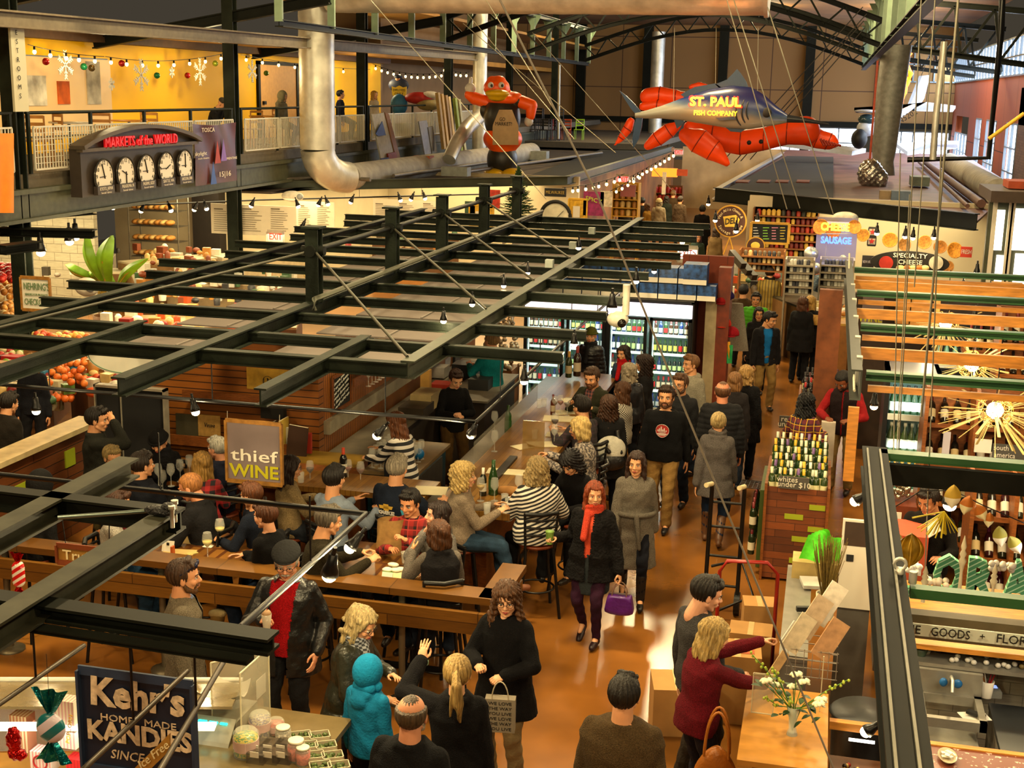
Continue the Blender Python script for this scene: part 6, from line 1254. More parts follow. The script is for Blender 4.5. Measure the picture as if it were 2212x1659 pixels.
# ================================================================ hero objects
pk=Plane('X',-12.6)
a=pk.at(178,430);b=pk.at(418,300);y0,y1=pk.at(178,380).y,pk.at(420,380).y;z0=3.28;z1=pk.at(300,320).z
t=thing('world_clock_board','dark board of five white clocks titled markets of the world','clock board',(-12.6,(y0+y1)/2,z0));BR=mat('clock_brown','2e2620',.5,var=.1)
zt=pk.at(180,322).z;n=14;top=[(-12.62,y0-.12+(y1-y0+.24)*i/n,zt+.32*sin(PI*i/n) ** .8) for i in range(n+1)]
MB(BR).poly([(-12.62,y0,z0),(-12.62,y1,z0)]+[(x,min(max(y,y0),y1),z) for x,y,z in top[::-1]],.22,(-1,0,0)).build('case',t,1)
g=MB(mat('clock_trim','4a4034',.5))
for p,q in zip(top[:-1],top[1:]):g.bar((p[0]+.02,p[1],p[2]+.03),(q[0]+.02,q[1],q[2]+.03),.30,.07)
g.bar((-12.58,y0-.08,zt-.02),(-12.58,y1+.08,zt-.02),.12,.06);g.build('cornice',t,1)
REDL=mat('red_letters','c8181c',.4,var=0,emit=.25)
letters(t,pk,'MARKETS of the WORLD',308,305,22,REDL,156,off=.06,ext=.02,bold=.02,rot=0)
CF=mat('clock_face','d8d2c4',.4,var=0)
for i,(px,py,city,hh,mm) in enumerate(((223,381,'KYOTO, JAPAN',8.9,57),(270,375,'PHILADELPHIA, PA',9.8,30),(315,369,'PALERMO, SICILY',9.0,57),(358,363,'SEATTLE, WA',2.2,45),(398,357,'BARCELONA, SPAIN',9.0,0))):
 c=pk.at(px,py,.03);r=.30;f=MB(CF).poly([c+V3((0,r*cos(q),r*sin(q))) for q in [2*PI*k/40 for k in range(40)]],.02,(1,0,0)).build('clock_face',t,1)
 MB(DKT).tube([c+V3((.025,r*1.02*cos(q),r*1.02*sin(q))) for q in [2*PI*k/40 for k in range(41)]],.018,6).build('rim',f).location=-(Vector(t.location))
 g=MB(DKT)
 for k in range(12):a_=PI/2-k*PI/6;g.T=Matrix.Translation(c+V3((.024,r*.8*cos(a_),r*.8*sin(a_))));textmesh(g,str(12 if k==0 else k),.10,basis((0,0,0),(0,1,0),(0,0,1)),DKT,ext=.002)
 g.T=None
 for ang_,l in ((hh/12,.15),(mm/60,.23)):a_=PI/2-ang_*2*PI;g.bar(c+V3((.03,-.04*cos(a_),-.04*sin(a_))),c+V3((.03,l*cos(a_),l*sin(a_))),.02,.01)
 g.build('numerals_and_hands',f).location=-Vector(t.location)
 cy=c.y;MB(BR).box((-12.60,cy-.28,z0+.02),(-12.52,cy+.28,z0+.17)).build('name_plate',t,1)
 g=MB();textmesh(g,city,.085,basis((-12.515,cy,z0+.12),(0,1,0),(0,0,1)),WHT,ext=.001,fit=.42);textmesh(g,'local time',.05,basis((-12.515,cy,z0+.05),(0,1,0),(0,0,1)),WHT,ext=.001,fit=.34);g.build('name_lettering',t,1)
# banner and other things on the mezzanine
pb=Plane('X',-12.72);a=pb.at(418,270);b=pb.at(512,392)
def mb_mat():
 m=mat('banner_maroon','4a1c1a',.35,var=.35,vs=2.2);return m
t=thing('banner','maroon vinyl event banner tied to the mezzanine railing beside the clocks','banner',(-12.72,a.y,b.z));w=b.y-a.y;h_=a.z-b.z
MB(mb_mat()).sheet(lambda u,v:V3((-12.72+.035*sin(u*9+v*4)*v,a.y+w*u,b.z+.02+h_*v-.04*sin(PI*u)*v)),20,14).build('vinyl_sheet',t,1)
for s_,x,y,h2,w2,m in (('TOSCA',450,281,9,28,WHT),('skylight',434,332,8,26,WHT),('15|16',486,376,11,24,WHT),('FLORENTINE',497,342,5,30,WHT),('music theatre',440,342,3.5,24,WHT)):letters(t,pb,s_,x,y,h2,m,w2,off=.05)
for k,(x,y,c) in enumerate(((461,375,'1f4a9a'),(470,330,'a03018'),(483,325,'7a5ab0'))):c_=pb.at(x,y,.05);MB(mat('banner_'+c,c,.5)).poly([c_+V3((0,-.14,-.22)),c_+V3((0,.14,-.22)),c_+V3((0,0,.25))],.004,(1,0,0)).build('printed_shape',t,1)
t=thing('restrooms_sign','tall narrow white restrooms sign on the first dark column','sign',pk.at(30,130));pr=Plane('X',-12.70);a=pr.at(22,22);b=pr.at(52,241);MB(mat('sign_cream','b8b49c',.5,var=0)).box((-12.72,pr.at(22,100).y,b.z),(-12.68,pr.at(52,100).y,a.z)).build('panel',t,1)
for i,ch in enumerate('RESTROOMS'):letters(t,Plane('X',-12.67),ch,34+i*1.3,51+i*19.6,10,DKT)
t=thing('orange_banner','orange banner hanging at the left edge below the mezzanine rail','banner',pk.at(10,450));p_=Plane('X',-12.75);MB(mat('orange_cloth','e0801c',.6,var=.06)).sheet(lambda u,v:p_.at(-30+60*u,460-172*v,.03*sin(u*9)*(1-v)),10,10).build('cloth',t,1)
# string lights along the mezzanine
def string(pts,lab,X=None,n=12,Y=None,sag=8,r=.035,grp='festoon bulbs'):
 a,b=pts;at=(lambda x,y:PX(x,y,X)) if X else (lambda x,y:PY(x,y,Y));q=[at(a[0]+(b[0]-a[0])*i/24,a[1]+(b[1]-a[1])*i/24+sag*4*(i/24)*(1-i/24)) for i in range(25)]
 MB(BLK).tube(q,.008,5).build('light_cord',label='thin cord of the festoon lights, '+lab,cat='cord')
 for i in range(n):
  u=(i+.5)/n;p=q[int(u*24)];o=DO.get('_fb');
  if '_fest' not in globals():g=MB(BLK);g.lathe([(.02,0),(.02,.06),(.008,.07)],(0,0,-.07),10);g.mat(emi('festoon_glow','ffd070',12)).ell((0,0,-.10),(.034,.034,.042),10,8);globals()['_fest']=g.mesh('festoon_bulb')
  o=DO.new('festoon_bulb',_fest);COL.objects.link(o);o.location=p;o.scale=(r/.045,)*3;tag(o,'glowing festoon bulb, '+lab,'bulb','festoon bulbs, '+lab)
string(((60,96),(225,122)),'in front of the office windows',-15.6,5,sag=5,r=.05);string(((228,122),(500,112)),'on the yellow wall left of the dark column',-15.8,8,sag=14,r=.05);string(((520,118),(800,150)),'on the yellow wall beside the door',-15.8,8,sag=6,r=.05)
string(((805,138),(960,155)),'in the dark corner beyond the yellow wall',None,12,Y=46,sag=12,r=.055);string(((955,142),(1015,155)),'just left of the slim duct',None,5,Y=47,sag=6,r=.055)
for px,py,X,r in ((305,162,-15.7,.34),(432,155,-15.7,.32),(545,154,-15.7,.28),(141,140,-15.7,.28),(371,156,-15.7,.12),(241,182,-15.7,.12)):
 c=PX(px,py,X);g=MB(mat('snow_white','d8d0c0',.5,var=0,alpha=.85))
 for k in range(6):
  a_=k*PI/3+PI/2;d=V3((0,cos(a_),sin(a_)));e=V3((0,-d.z,d.y));g.bar(c,c+d*r,.018,.03)
  for f_ in (.45,.68,.88):g.bar(c+d*r*f_,c+d*r*(f_+.18)+e*r*.2,.016,.024);g.bar(c+d*r*f_,c+d*r*(f_+.18)-e*r*.2,.016,.024)
 g.build('snowflake',label={305:'large snowflake hanging left on the yellow wall',432:'large snowflake in the middle of the yellow wall',545:'snowflake between the dark column and the door',141:'snowflake hanging before the office window',371:'tiny snowflake between two large ones',241:'tiny snowflake beside the window corner'}[px],cat='snowflake')
for px,py,c,l in ((99,133,'a01818','red bauble before the office window'),(181,144,'1f7a4a','green bauble before the office window'),(198,147,'4a3a20','brown bauble beside the green one'),(263,137,'a01818','red bauble at the left of the yellow wall'),(339,163,'1f7a4a','green bauble on the yellow wall'),(405,163,'a01818','red bauble left of the middle snowflake'),(465,137,'8a9a2a','olive bauble near the dark column'),(575,158,'5a7a2a','olive bauble at the door edge')):MB(mat('bauble_'+c,c,.2,.3)).ell(PX(px,py,-15.7),.075,12,8).build('bauble',label=l,cat='ornament')
for (px,py,w,h_,c,l,X) in ((70,195,60,66,'c8c0b0','white papers pinned behind the office window',-16.42),(20,195,18,46,'a82818','red coat hanging inside the office window',-16.42),(136,200,28,50,'c85a18','orange and yellow toy behind the office window',-16.42),(200,170,34,110,'b8b0a0','white blind in the right office window',-16.42)):
 p_=Plane('X',X);a=p_.at(px-w/2,py-h_/2);b=p_.at(px+w/2,py+h_/2);MB(mat('office_'+c,c,.8,var=.3,vs=3)).box((X,a.y,b.z),(X+.03,b.y,min(a.z,5.7))).build('office_item',label=l,cat='office item')
def make_chair(lab,c='7c4a20',s=1):
 t=thing('cafe_chair',lab,'chair');m=mat('chair_'+c,c,.4);MB(m).box((-.2,-.2,.43),(.2,.2,.46)).build('seat',t)
 for sx in (-1,1):
  MB(m).tube([(sx*.18,.18,0),(sx*.18,.18,.44)],.018,6).build('leg',t);MB(m).tube([(sx*.18,-.18,0),(sx*.18,-.2,.9)],.018,6).build('leg',t)
 for z in (.60,.72,.85):MB(m).box((-.18,-.22,z),(.18,-.2,z+.06)).build('back_slat',t)
 return t
for i,(px,X,rz,c,l) in enumerate(((80,-14.2,20,'9a6420','wooden chair at the left of the mezzanine behind the mesh rail'),(105,-14.6,150,'9a6420','second wooden chair behind the left mesh rail'),(215,-14.4,200,'a87028','wooden chair on the mezzanine above the clocks'),(330,-14.3,10,'a87028','wooden chair on the mezzanine left of the capped man'),(545,-14.2,60,'a87028','wooden chair behind the rail near the door'),(600,-14.4,190,'a87028','wooden chair behind the rail left of the tall duct'))):
 y=PX(px,290,X).y;o=make_chair(l,c);o.location=(X,y,3.73);o.rotation_euler=(0,0,R(rz))
for px,c,l in ((150,'b8b0a0','round cafe table on the left part of the mezzanine'),(280,'a87028','cafe table on the mezzanine behind the clocks'),(570,'a87028','cafe table on the mezzanine near the door')):
 y=PX(px,290,-14.5).y;t=thing('cafe_table',l,'table',(-14.5,y,3.73));MB(mat('ctab_'+c,c,.4)).lathe([(.38,.72),(.38,.75),(.001,.75)],n=22).build('tabletop',t);MB(BLK).lathe([(.22,0),(.22,.02),(.03,.04),(.03,.72)],n=14).build('pedestal',t)
for px,c,l in ((1250,'9ac81c','lime green chair far back beside the lobster claw'),(1222,'c04a18','orange chair far back on the mezzanine end'),(1200,'8a1818','dark red chair behind the inflatable bird')):p=PY(px,302,58);o=make_chair(l,c);o.location=(p.x,58,p.z);o.rotation_euler=(0,0,R(180))
struct('floor_3',MB(mat('mezzanine_slab','5b5346')).box((-14,55.5,2.9),(-7.6,75,PY(1222,302,58).z)))
rr=random.Random(11)
for i in range(9):p=PY(1150+i*8,306,56.5+rr.random());o=make_chair('dark stacked chair on the far mezzanine behind the bird','17120f');o['group']='dark chairs behind the bird';o.location=(p.x,p.y,PY(1222,302,58).z+(.45 if i % 3==1 else 0));o.rotation_euler=(0,0,R(rr.uniform(0,360)))
# pictures and planks leaning at the railing
for k,(x1,y1,x2,y2,x3,y3,x4,y4,c,l) in enumerate(((803,248,832,243,860,350,825,352,'b8b4a8','tall white and blue picture board leaning on the rail'),(832,243,840,246,866,345,858,352,'8a5a2c','wooden edge board behind the leaning picture'),(905,262,922,260,938,330,918,334,'8a8a90','lilac grey panel leaning against the mezzanine beam'),(925,275,935,272,945,328,934,332,'7a7468','narrow grey panel beside the lilac one'))):
 p_=Plane('X',-12.4+.03*k);MB(mat('lean_'+c,c,.6,var=.1)).poly([p_.at(x1,y1),p_.at(x2,y2),p_.at(x3,y3),p_.at(x4,y4)],.04).build('picture_board',label=l,cat='panel')
p_=Plane('X',-12.32);MB(mat('pic_blue','2a4a9a',.5)).poly([p_.at(812,290),p_.at(826,262),p_.at(834,292),p_.at(818,294)],.02).build('blue_shape',label='blue triangle print on the leaning white picture',cat='picture');MB(mat('pic_blue2','2a3a7a',.5)).poly([p_.at(823,342),p_.at(840,340),p_.at(842,350),p_.at(825,352)],.02).build('blue_shape',label='blue strip at the foot of the leaning white picture',cat='picture');MB(mat('pic_red','8a3420',.5)).poly([p_.at(838,332),p_.at(855,328),p_.at(860,346),p_.at(842,350)],.05).build('red_box',label='small red brown box at the foot of the leaning pictures',cat='box')
for i,(x,c) in enumerate(((945,'9a7a3c'),(953,'b08a40'),(962,'8a6a34'),(968,'c0a060'),(982,'8a9a3c'),(990,'b0a880'))):a=PX(x,200+3*i,-12.2);b=PX(x+14,322+2*i,-12.0);MB(mat('plank_'+c,c,.6)).bar(a,b,.10,.22).build('leaning_plank',label='tall painted plank leaning on the mezzanine rail left of the bird',cat='plank',group='painted planks left of the bird')
t=thing('shield_sign','yellow shield sign lettered employees only held by a cutout figure','sign',PY(862,200,42));py_=Plane('Y',42);c=py_.at(862,198)
MB(mat('shield_yellow','d8b41c',.5,var=0)).poly([py_.at(846,187),py_.at(854,189),py_.at(862,185),py_.at(870,189),py_.at(878,187),py_.at(877,205),py_.at(862,216),py_.at(847,205)],.04,(0,1,0)).build('shield',t,1);letters(t,py_,'EMPLOYEES',862,195,5,DKT,26,off=.03);letters(t,py_,'ONLY',862,203,6.5,DKT,19,off=.03)
g=MB(mat('cutout_navy','1a2440',.6));g.ell(py_.at(861,184,-.2),(.36,.12,.24),14,8);g.build('shoulders',t,1);g=MB(mat('cutout_face','b07a54',.6));g.ell(py_.at(860,172,-.2),(.11,.1,.14),14,8);g.build('face',t,1);MB(mat('cutout_navy','1a2440')).ell(py_.at(860,166,-.2),(.15,.13,.07),14,8).build('cap',t,1)
for (x,y,c,r,l) in ((862,226,'2a6a9a',(.3,.2,.35),'blue tub on the mezzanine under the shield sign'),(905,212,'a01c18',(.5,.25,.2),'red bundled bags on the railing'),(930,205,'c8c0b8',(.3,.2,.12),'white bundle on top of the railing'),(925,226,'8a7a50',(.4,.3,.2),'tan box behind the railing')):g=MB(mat('bundle_'+c,c,.6));g.ell(PY(x,y,41.5),r,14,8);g.build('bundle',label=l,cat='bundle')
# inflatable bird with an apron (a plain generic balloon figure)
FXB=38.0;bp=lambda px,py,y=0:PY(px,py,FXB+y)
t=thing('inflatable_bird','tall orange inflatable bird with yellow beak raising a finger','inflatable',bp(1085,388));OR=mat('vinyl_orange','ff5c0c',.4,var=.05,vs=3);YL=mat('vinyl_yellow','e0b010',.4,var=.04);BK=mat('vinyl_black','26221c',.4,var=.04);WH=mat('vinyl_white','d0c8c0',.4,var=.04)
m1=38.3/CAM_F
def E_(mb,px,py,rx,rz,ry=None,y=0): return mb.ell(bp(px,py,y),(rx*m1,(ry or rx)*m1,rz*m1),22,14)
g=MB(OR);E_(g,1073,190,29,22);E_(g,1064,172,12,8);E_(g,1078,172,14,9);E_(g,1088,215,38,14);E_(g,1110,212,20,14);co,fs,no=remesh(g,.05,2);g=MB(OR);g.add(co.tolist(),fs,True);g.build('head',t,1)
g=MB(BK);E_(g,1085,255,40,52);E_(g,1118,218,16,12);E_(g,1050,238,14,20);E_(g,1085,345,34,42);co,fs,no=remesh(g,.05,2);g=MB(BK);g.add(co.tolist(),fs,True);g.build('body',t,1)
g=MB(OR);E_(g,1086,300,43,30,44);E_(g,1086,318,30,22,34);co,fs,no=remesh(g,.05,2);g=MB(OR);g.add(co.tolist(),fs,True);g.build('belly_band',t,1)
g=MB(YL);E_(g,1074,202,27,9,22,-.5);E_(g,1074,211,20,8,18,-.45);co,fs,no=remesh(g,.04,1);g=MB(YL);g.add(co.tolist(),fs,True);g.build('beak',t,1)
for x in (1060,1083):MB(WH).ell(bp(x,184,-.52),(.09,.05,.09),14,10).build('eye',t,1);MB(BK).ell(bp(x+2,185,-.57),(.04,.03,.045),10,8).build('pupil',t,1)
MB(OR).cap(bp(1054,222),bp(1026,212),14*m1,13*m1,16).cap(bp(1026,214),bp(1014,205),13*m1,11*m1,14).build('wing',t,1);MB(WH).ell(bp(1016,191),(12*m1,10*m1,12*m1),16,10).cap(bp(1016,188),bp(1017,170),4.5*m1,4*m1,10).build('hand',t,1)
MB(OR).cap(bp(1126,220),bp(1148,228),14*m1,13*m1,16).cap(bp(1148,228),bp(1146,250),13*m1,10*m1,14).build('wing',t,1);MB(WH).ell(bp(1142,262),(10*m1,9*m1,11*m1),16,10).build('hand',t,1)
for x in (1068,1108):MB(YL).ell(bp(x,376,-.3),(24*m1,30*m1,13*m1),18,10).build('foot',t,1)
ap=MB(mat('apron_tan','b89870',.7,var=.05));ap.sheet(lambda u,v:bp(1092+(u-.5)*(28+28*min(1,v*2.2)),237+76*v,-.62-.12*sin(PI*u)-.1*sin(PI*v)),12,14);ap.build('apron',t,1)
pa=Plane('Y',FXB-.86);letters(t,pa,'GO',1085,258,8,DKT,12);letters(t,pa,'MARKET!',1088,268,8,DKT,36)
# lobster and marlin
LO=mat('lobster_vinyl','ff4c0e',.42,var=.08,vs=2);LS=mat('seam_dark','8a2008',.6,var=0)
t=thing('inflatable_lobster','huge orange red inflatable lobster hanging behind the marlin','inflatable',PY(1600,320,33));lp=lambda px,py,y=0:PY(px,py,33+y);ml=33.4/CAM_F
def blob(nm,pts,seams=True,y=0):
 g=MB(LO)
 for (x,yy,r),(x2,y2,r2) in zip(pts[:-1],pts[1:]):g.cap(lp(x,yy,y),lp(x2,y2,y),r*ml,r2*ml,18,5)
 co,fs,no=remesh(g,.05,3);g=MB(LO);g.add(co.tolist(),fs,True);o=g.build(nm,t,1)
 if seams:
  s_=MB(LS);
  for (x,yy,r) in pts[1:-1]:
   c=lp(x,yy,y);d=(lp(pts[-1][0],pts[-1][1],y)-lp(pts[0][0],pts[0][1],y));a_,b_,_=frame(d);s_.tube([c+(a_*cos(q)+b_*sin(q))*r*ml*1.005 for q in [2*PI*k/20 for k in range(21)]],.012,4)
  if s_.v:s_.build('seam',o,world=False).location=-Vector(t.location)
blob('claw',[(1482,292,16),(1510,305,26),(1540,325,22),(1570,352,8)],y=-.6);blob('claw',[(1400,315,10),(1420,300,16),(1445,282,16),(1462,272,10)],y=-.3);blob('claw',[(1328,314,3),(1342,298,8),(1356,278,11),(1362,262,9)],y=.2)
blob('body',[(1490,275,14),(1540,296,26),(1600,308,26),(1650,300,24),(1700,285,26),(1740,282,30)]);blob('tail',[(1735,282,30),(1765,300,20),(1790,305,18),(1800,308,12)],y=.3);blob('arm',[(1400,208,18),(1425,205,18),(1460,210,16),(1500,214,10)],y=.5);blob('arm',[(1390,230,10),(1420,226,12),(1460,232,12),(1490,240,10)],y=.4);blob('arm',[(1492,188,6),(1510,184,7),(1525,186,6)],False,y=.6)
for i,x in enumerate((1618,1644)):MB(DKT).ell(lp(x,308-i*2,-.85),.055,12,8).build('eye',t,1)
g=MB(LS)
for i in range(7):g.tube([lp(1772+i*6,300+2*i,-.2),lp(1780+i*6,315,-.25)],.03,5)
g.build('tail_rings',t,1)
t=thing('marlin','large hanging blue and silver marlin with a neon fish company name','fish',PY(1560,240,30));mp_=lambda px,py,y=0:PY(px,py,30+y);mm_=30.3/CAM_F
def marl():
 m=bpy.data.materials.new('marlin_skin');MATS['marlin_skin']=m;N,L,B=nt(m);B.inputs['Roughness'].default_value=.28
 tc=N.new('ShaderNodeTexCoord');sp_=N.new('ShaderNodeSeparateXYZ');L.new(tc.outputs['Object'],sp_.inputs[0]);n=N.new('ShaderNodeTexNoise');n.inputs['Scale'].default_value=3;L.new(tc.outputs['Object'],n.inputs['Vector'])
 v=M_(N,L,'ADD',M_(N,L,'ADD',sp_.outputs[2],M_(N,L,'MULTIPLY',sp_.outputs[0],.13)),M_(N,L,'MULTIPLY',n.outputs['Fac'],.12));r=N.new('ShaderNodeValToRGB');e=r.color_ramp.elements;e[0].position=0;e[0].color=lin('6e6a60');e[1].position=1;e[1].color=lin('141c3c')
 for p_,c in ((.38,'8a887c'),(.48,'4a5a70'),(.56,'16265a'),(.78,'1a1840')):x=e.new(p_);x.color=lin(c)
 L.new(M_(N,L,'ADD',M_(N,L,'MULTIPLY',v,.75),.40),r.inputs[0]);L.new(r.outputs[0],B.inputs['Base Color']);return m
MS=marl();spn=[(1372,249,6,4),(1390,248,8,5),(1430,242,14,8),(1480,235,26,14),(1530,231,38,20),(1580,231,46,24),(1620,234,45,24),(1650,240,34,20),(1675,249,21,13),(1700,256,9,7),(1740,260,5.5,5),(1790,268,2.5,2.5)]
def rings(lst,n=24,sc=1.0): return [[mp_(x,y)+V3((0,ry*mm_*cos(2*PI*k/n)*sc,rz*mm_*.95*sin(2*PI*k/n)*sc)) for k in range(n)] for x,y,rz,ry in lst]
MB(MS).loft(rings(spn[:10])).build('body',t,1);MB(mat('bill_dark','1a1c20',.3)).loft(rings(spn[9:],10)).build('bill',t,1)
FN=mat('fin_blue','122a48',.3,var=.2,vs=12,st=(20,1,1))
def fin(nm,pts,th=.05): MB(FN).poly([mp_(x,y,-th/2) for x,y in pts],th,(0,1,0)).build(nm,t,1)
fin('dorsal_fin',[(1545,182),(1570,172),(1584,158),(1592,149),(1600,158),(1612,176),(1620,200),(1560,196)]);fin('dorsal_fin',[(1470,204),(1500,188),(1545,180),(1560,190),(1540,200),(1480,212)])
fin('tail_fin',[(1338,196),(1352,206),(1372,226),(1385,242),(1376,250),(1362,234)]);fin('tail_fin',[(1376,246),(1388,250),(1386,275),(1380,300),(1368,321),(1366,300),(1370,270)]);fin('anal_fin',[(1455,256),(1480,262),(1470,272),(1462,278)])
MB(FN).poly([mp_(1545,254,-.27),mp_(1585,252,-.27),mp_(1592,258,-.27),mp_(1555,260,-.27)],.04,(0,-1,0)).build('pectoral_fin',t,1);MB(FN).poly([mp_(1568,276),mp_(1600,278),mp_(1615,276),mp_(1600,286),mp_(1578,284)],.05,(0,1,0)).build('belly_fin',t,1)
MB(DKT).ell(mp_(1656,243,-.19),(.11,.04,.11),16,10).build('eye',t,1)
for x,r in ((1628,38),(1638,34),(1615,40)):MB(mat('gill_line','2a3038',.5)).tube([mp_(x,237)+V3((-.25*cos(a),-.27*cos(a),r*mm_*.9*sin(a))) for a in [-1.2+2.4*k/12 for k in range(13)]],.02,5).build('gill',t,1)
NY=emi('neon_yellow','ffc81c',7);NR=emi('neon_red','ff2010',3.2)
pm=Plane('Y',29.62);
def neon(parent,body,px,py,h_,w_,m,nm,off=0,bev=.012):
 cu=bpy.data.curves.new('n','FONT');cu.body=body;cu.size=1;cu.align_x='CENTER';cu.align_y='CENTER';cu.fill_mode='NONE';cu.bevel_depth=bev*1.0;cu.bevel_resolution=1;cu.resolution_u=3
 o=DO.new('n',cu);me=evaluated_mesh(o);vs=[v.co.copy() for v in me.vertices];fs=[tuple(p.vertices) for p in me.polygons];DO.remove(o);bpy.data.curves.remove(cu)
 p=pm.at(px,py,off);d=(p-V3((0,0,CAM_H))).length/CAM_F;sx_=w_*d/(max(v.x for v in vs)-min(v.x for v in vs));sz_=h_*d/(max(v.y for v in vs)-min(v.y for v in vs))
 g=MB(m);g.add([p+V3((v.x*sx_,-v.z*sz_,v.y*sz_)) for v in vs],fs,True);return g.build(nm,parent,world=parent is not None)
neon(t,'ST. PAUL',1545,221,19,106,NY,'neon_lettering',bev=.035);neon(t,'FISH COMPANY',1545,245,10,90,NY,'neon_lettering',bev=.010)
neon(t,'ST. PAUL',1545,221,24,112,NR,'neon_outline',-.03,.02)
light('POINT',pm.at(1545,228,.5),30,(1,.25,.05),.3,name='neon_light')
for x in (1455,1545,1636):MB(mat('cable_steel','9c9684')).tube([PY(x,225,30),PY(x+2,60,30)],.008,5).build('hanging_wire',t,1)
pm=Plane('Y',33)
# aeroplane and neon figure
t=thing('aeroplane','small white propeller aeroplane hanging at the right windows','aeroplane',PY(1920,270,50));AW=mat('plane_white','b8bcc4',.3,var=.05);ap_=lambda px,py,y=0:PY(px,py,50+y);ms=50.5/CAM_F
g=MB(AW);g.cap(ap_(1868,278),ap_(1905,272,1),17*ms,15*ms,18);g.cap(ap_(1905,270,1),ap_(1975,228,4),13*ms,5*ms,18);co,fs,no=remesh(g,.06,2);g=MB(AW);g.add(co.tolist(),fs,True);g.build('fuselage',t,1)
MB(mat('cockpit_glass','2f4448',.1)).ell(ap_(1872,258,-.05),(17*ms,13*ms,11*ms),18,10).build('cockpit',t,1);MB(AW).ell(ap_(1872,240),(24*ms,.9,3.5*ms),20,8).build('upper_wing',t,1)
MB(mat('engine_black','14120f',.6)).ell(ap_(1856,300,-.4),(16*ms,.5,20*ms),18,12).build('engine',t,1);MB(AW).poly([ap_(1662,308),ap_(1700,310),ap_(1870,330,.6),ap_(1840,336,-.4),ap_(1665,314,-.3)],.16,(0,0,1)).build('wing',t,1)
MB(AW).poly([ap_(1935,318,1),ap_(2020,312,2),ap_(2068,312,3),ap_(2070,320,3.4),ap_(1960,336,1)],.14,(0,0,1)).build('wing',t,1);MB(AW).poly([ap_(1958,232,4),ap_(1985,164,5),ap_(2003,162,5.2),ap_(1990,212,4.6),ap_(1980,228,4.3)],.12,(1,0,0)).build('tail_fin',t,1)
MB(AW).poly([ap_(1945,232,4),ap_(2000,226,4),ap_(2064,234,5),ap_(2058,242,5),ap_(1975,240,4)],.1,(0,0,1)).build('tailplane',t,1);MB(AW).poly([ap_(1845,238,4),ap_(1945,232,4),ap_(1945,238,4),ap_(1850,244,4)],.1,(0,0,1)).build('tailplane',t,1)
p_=Plane('Y',50.5);letters(t,Plane('Y',49.5),'N5202',1960,252,12,DKT,44,rot=33,off=.1)
for a,b in (((1990,164),(2010,110)),((2010,110),(2025,150)),((1930,330),(1915,180))):MB(BLK).tube([ap_(*a,4),ap_(*b,4)],.012,5).build('wire',t,1)
t=thing('neon_figure','glowing orange neon figure behind the tapering duct','neon sign',PY(1955,180,60));n_=lambda x,y:PY(x,y,60);NO=emi('neon_orange','ff5a0c',6)
for pts in ([(1945,116),(1955,112),(1966,118),(1962,132),(1950,134),(1945,124),(1958,120)],[(1950,134),(1944,150),(1948,165),(1963,172),(1968,160),(1960,145),(1954,134)],[(1948,165),(1944,180),(1960,182),(1963,172)],[(1950,182),(1948,200),(1944,225)],[(1956,182),(1954,200),(1946,222)]):MB(NO).tube([n_(*q) for q in pts],.11,8).build('neon_tube',t,1)
# ================================================================ stalls below the mezzanine
WW=mat('stall_white_wall','b8a888',.7,var=.06,vs=2);struct('wall_stalls',MB(WW).box((-19.5,33.0,0),(-12.6,33.2,2.95)).box((-12.6,36.5,0),(-6.9,36.7,2.9)).box((-12.7,33.2,0),(-12.6,36.5,2.9)));struct('wall_stalls_2',MB(planks('stall_tiles',('b0a890','a8a088'),.4,.2,.4,'847a66',.03)).box((-19.5,26.5,0),(-16.2,26.65,2.9)))
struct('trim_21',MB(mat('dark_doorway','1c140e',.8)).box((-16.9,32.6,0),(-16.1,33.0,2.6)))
# menu boards hang from the stall roof
for k,(x1,y1,x2,y2,l,Y) in enumerate(((456,443,640,508,'large white three column menu board under the stall roof',27.5),(640,436,722,494,'smaller white two column menu board right of the large one',29),(806,432,960,484,'second large white menu board above the long diagonal posts',30.5))):
 pl=Plane('Y',Y);t=board('menu_board',l,'menu board',x1,y1,x2,y2,pl,mat('menu_white','d8ccb4',.6,var=.02),None,th=.03)
 nc=3 if k != 1 else 2;g=MB(mat('menu_ink','7a6e5c',.8));
 for c in range(nc):
  xa=x1+(x2-x1)*(c+.1)/nc;xb=x1+(x2-x1)*(c+.8)/nc
  for r_ in range(11):ya=y1+8+(y2-y1-14)*r_/11;p=pl.at(xa,ya,.02);q=pl.at(xa+(xb-xa)*(.45 if r_==0 else random.uniform(.6,1)),ya,.02);g.bar(p,V3((q.x,q.y,p.z)),.004,.012 if r_ else .03)
 g.build('printed_text',t,1)
for i,(px,py,z) in enumerate(((188,452,2.7),(207,452,2.7),(244,448,2.7),(305,455,2.7),(369,454,2.7),(420,452,2.7),(446,450,2.7),(543,444,2.7),(644,445,2.7),(688,442,2.7),(708,440,2.7),(758,436,2.7),(865,432,2.7),(888,430,2.7),(918,428,2.7),(652,492,2.6))):
 lamp(px,py,z,'small spot lamp on the track under the left stall roof','track spots under the left stall roof',12 if i % 4==1 else 0,1.25,(0,(-20,25)[i % 2]))
rail('lamp_rail',[(140,450),(560,432),(1100,418)],'track rail of spot lamps above the menu boards',.02)
light('AREA',(-14,30,2.7),330,WARM,5,name='stall_and_fill_light');light('AREA',(-10,34.5,2.7),200,WARM,4,name='stall_and_fill_light');light('AREA',(-17,24,2.7),260,WARM,3,name='stall_and_fill_light');light('AREA',(-11,22,2.6),160,WARM,3,name='stall_and_fill_light')
for x,y,l in ((88,543,'bright lamp above the kitchen counter at the far left'),(150,520,'bright lamp left of the banana plant leaf'),(163,510,'bright lamp touching the banana plant leaf')):lamp(x,y,2.5,l,power=30,sc=2.0)
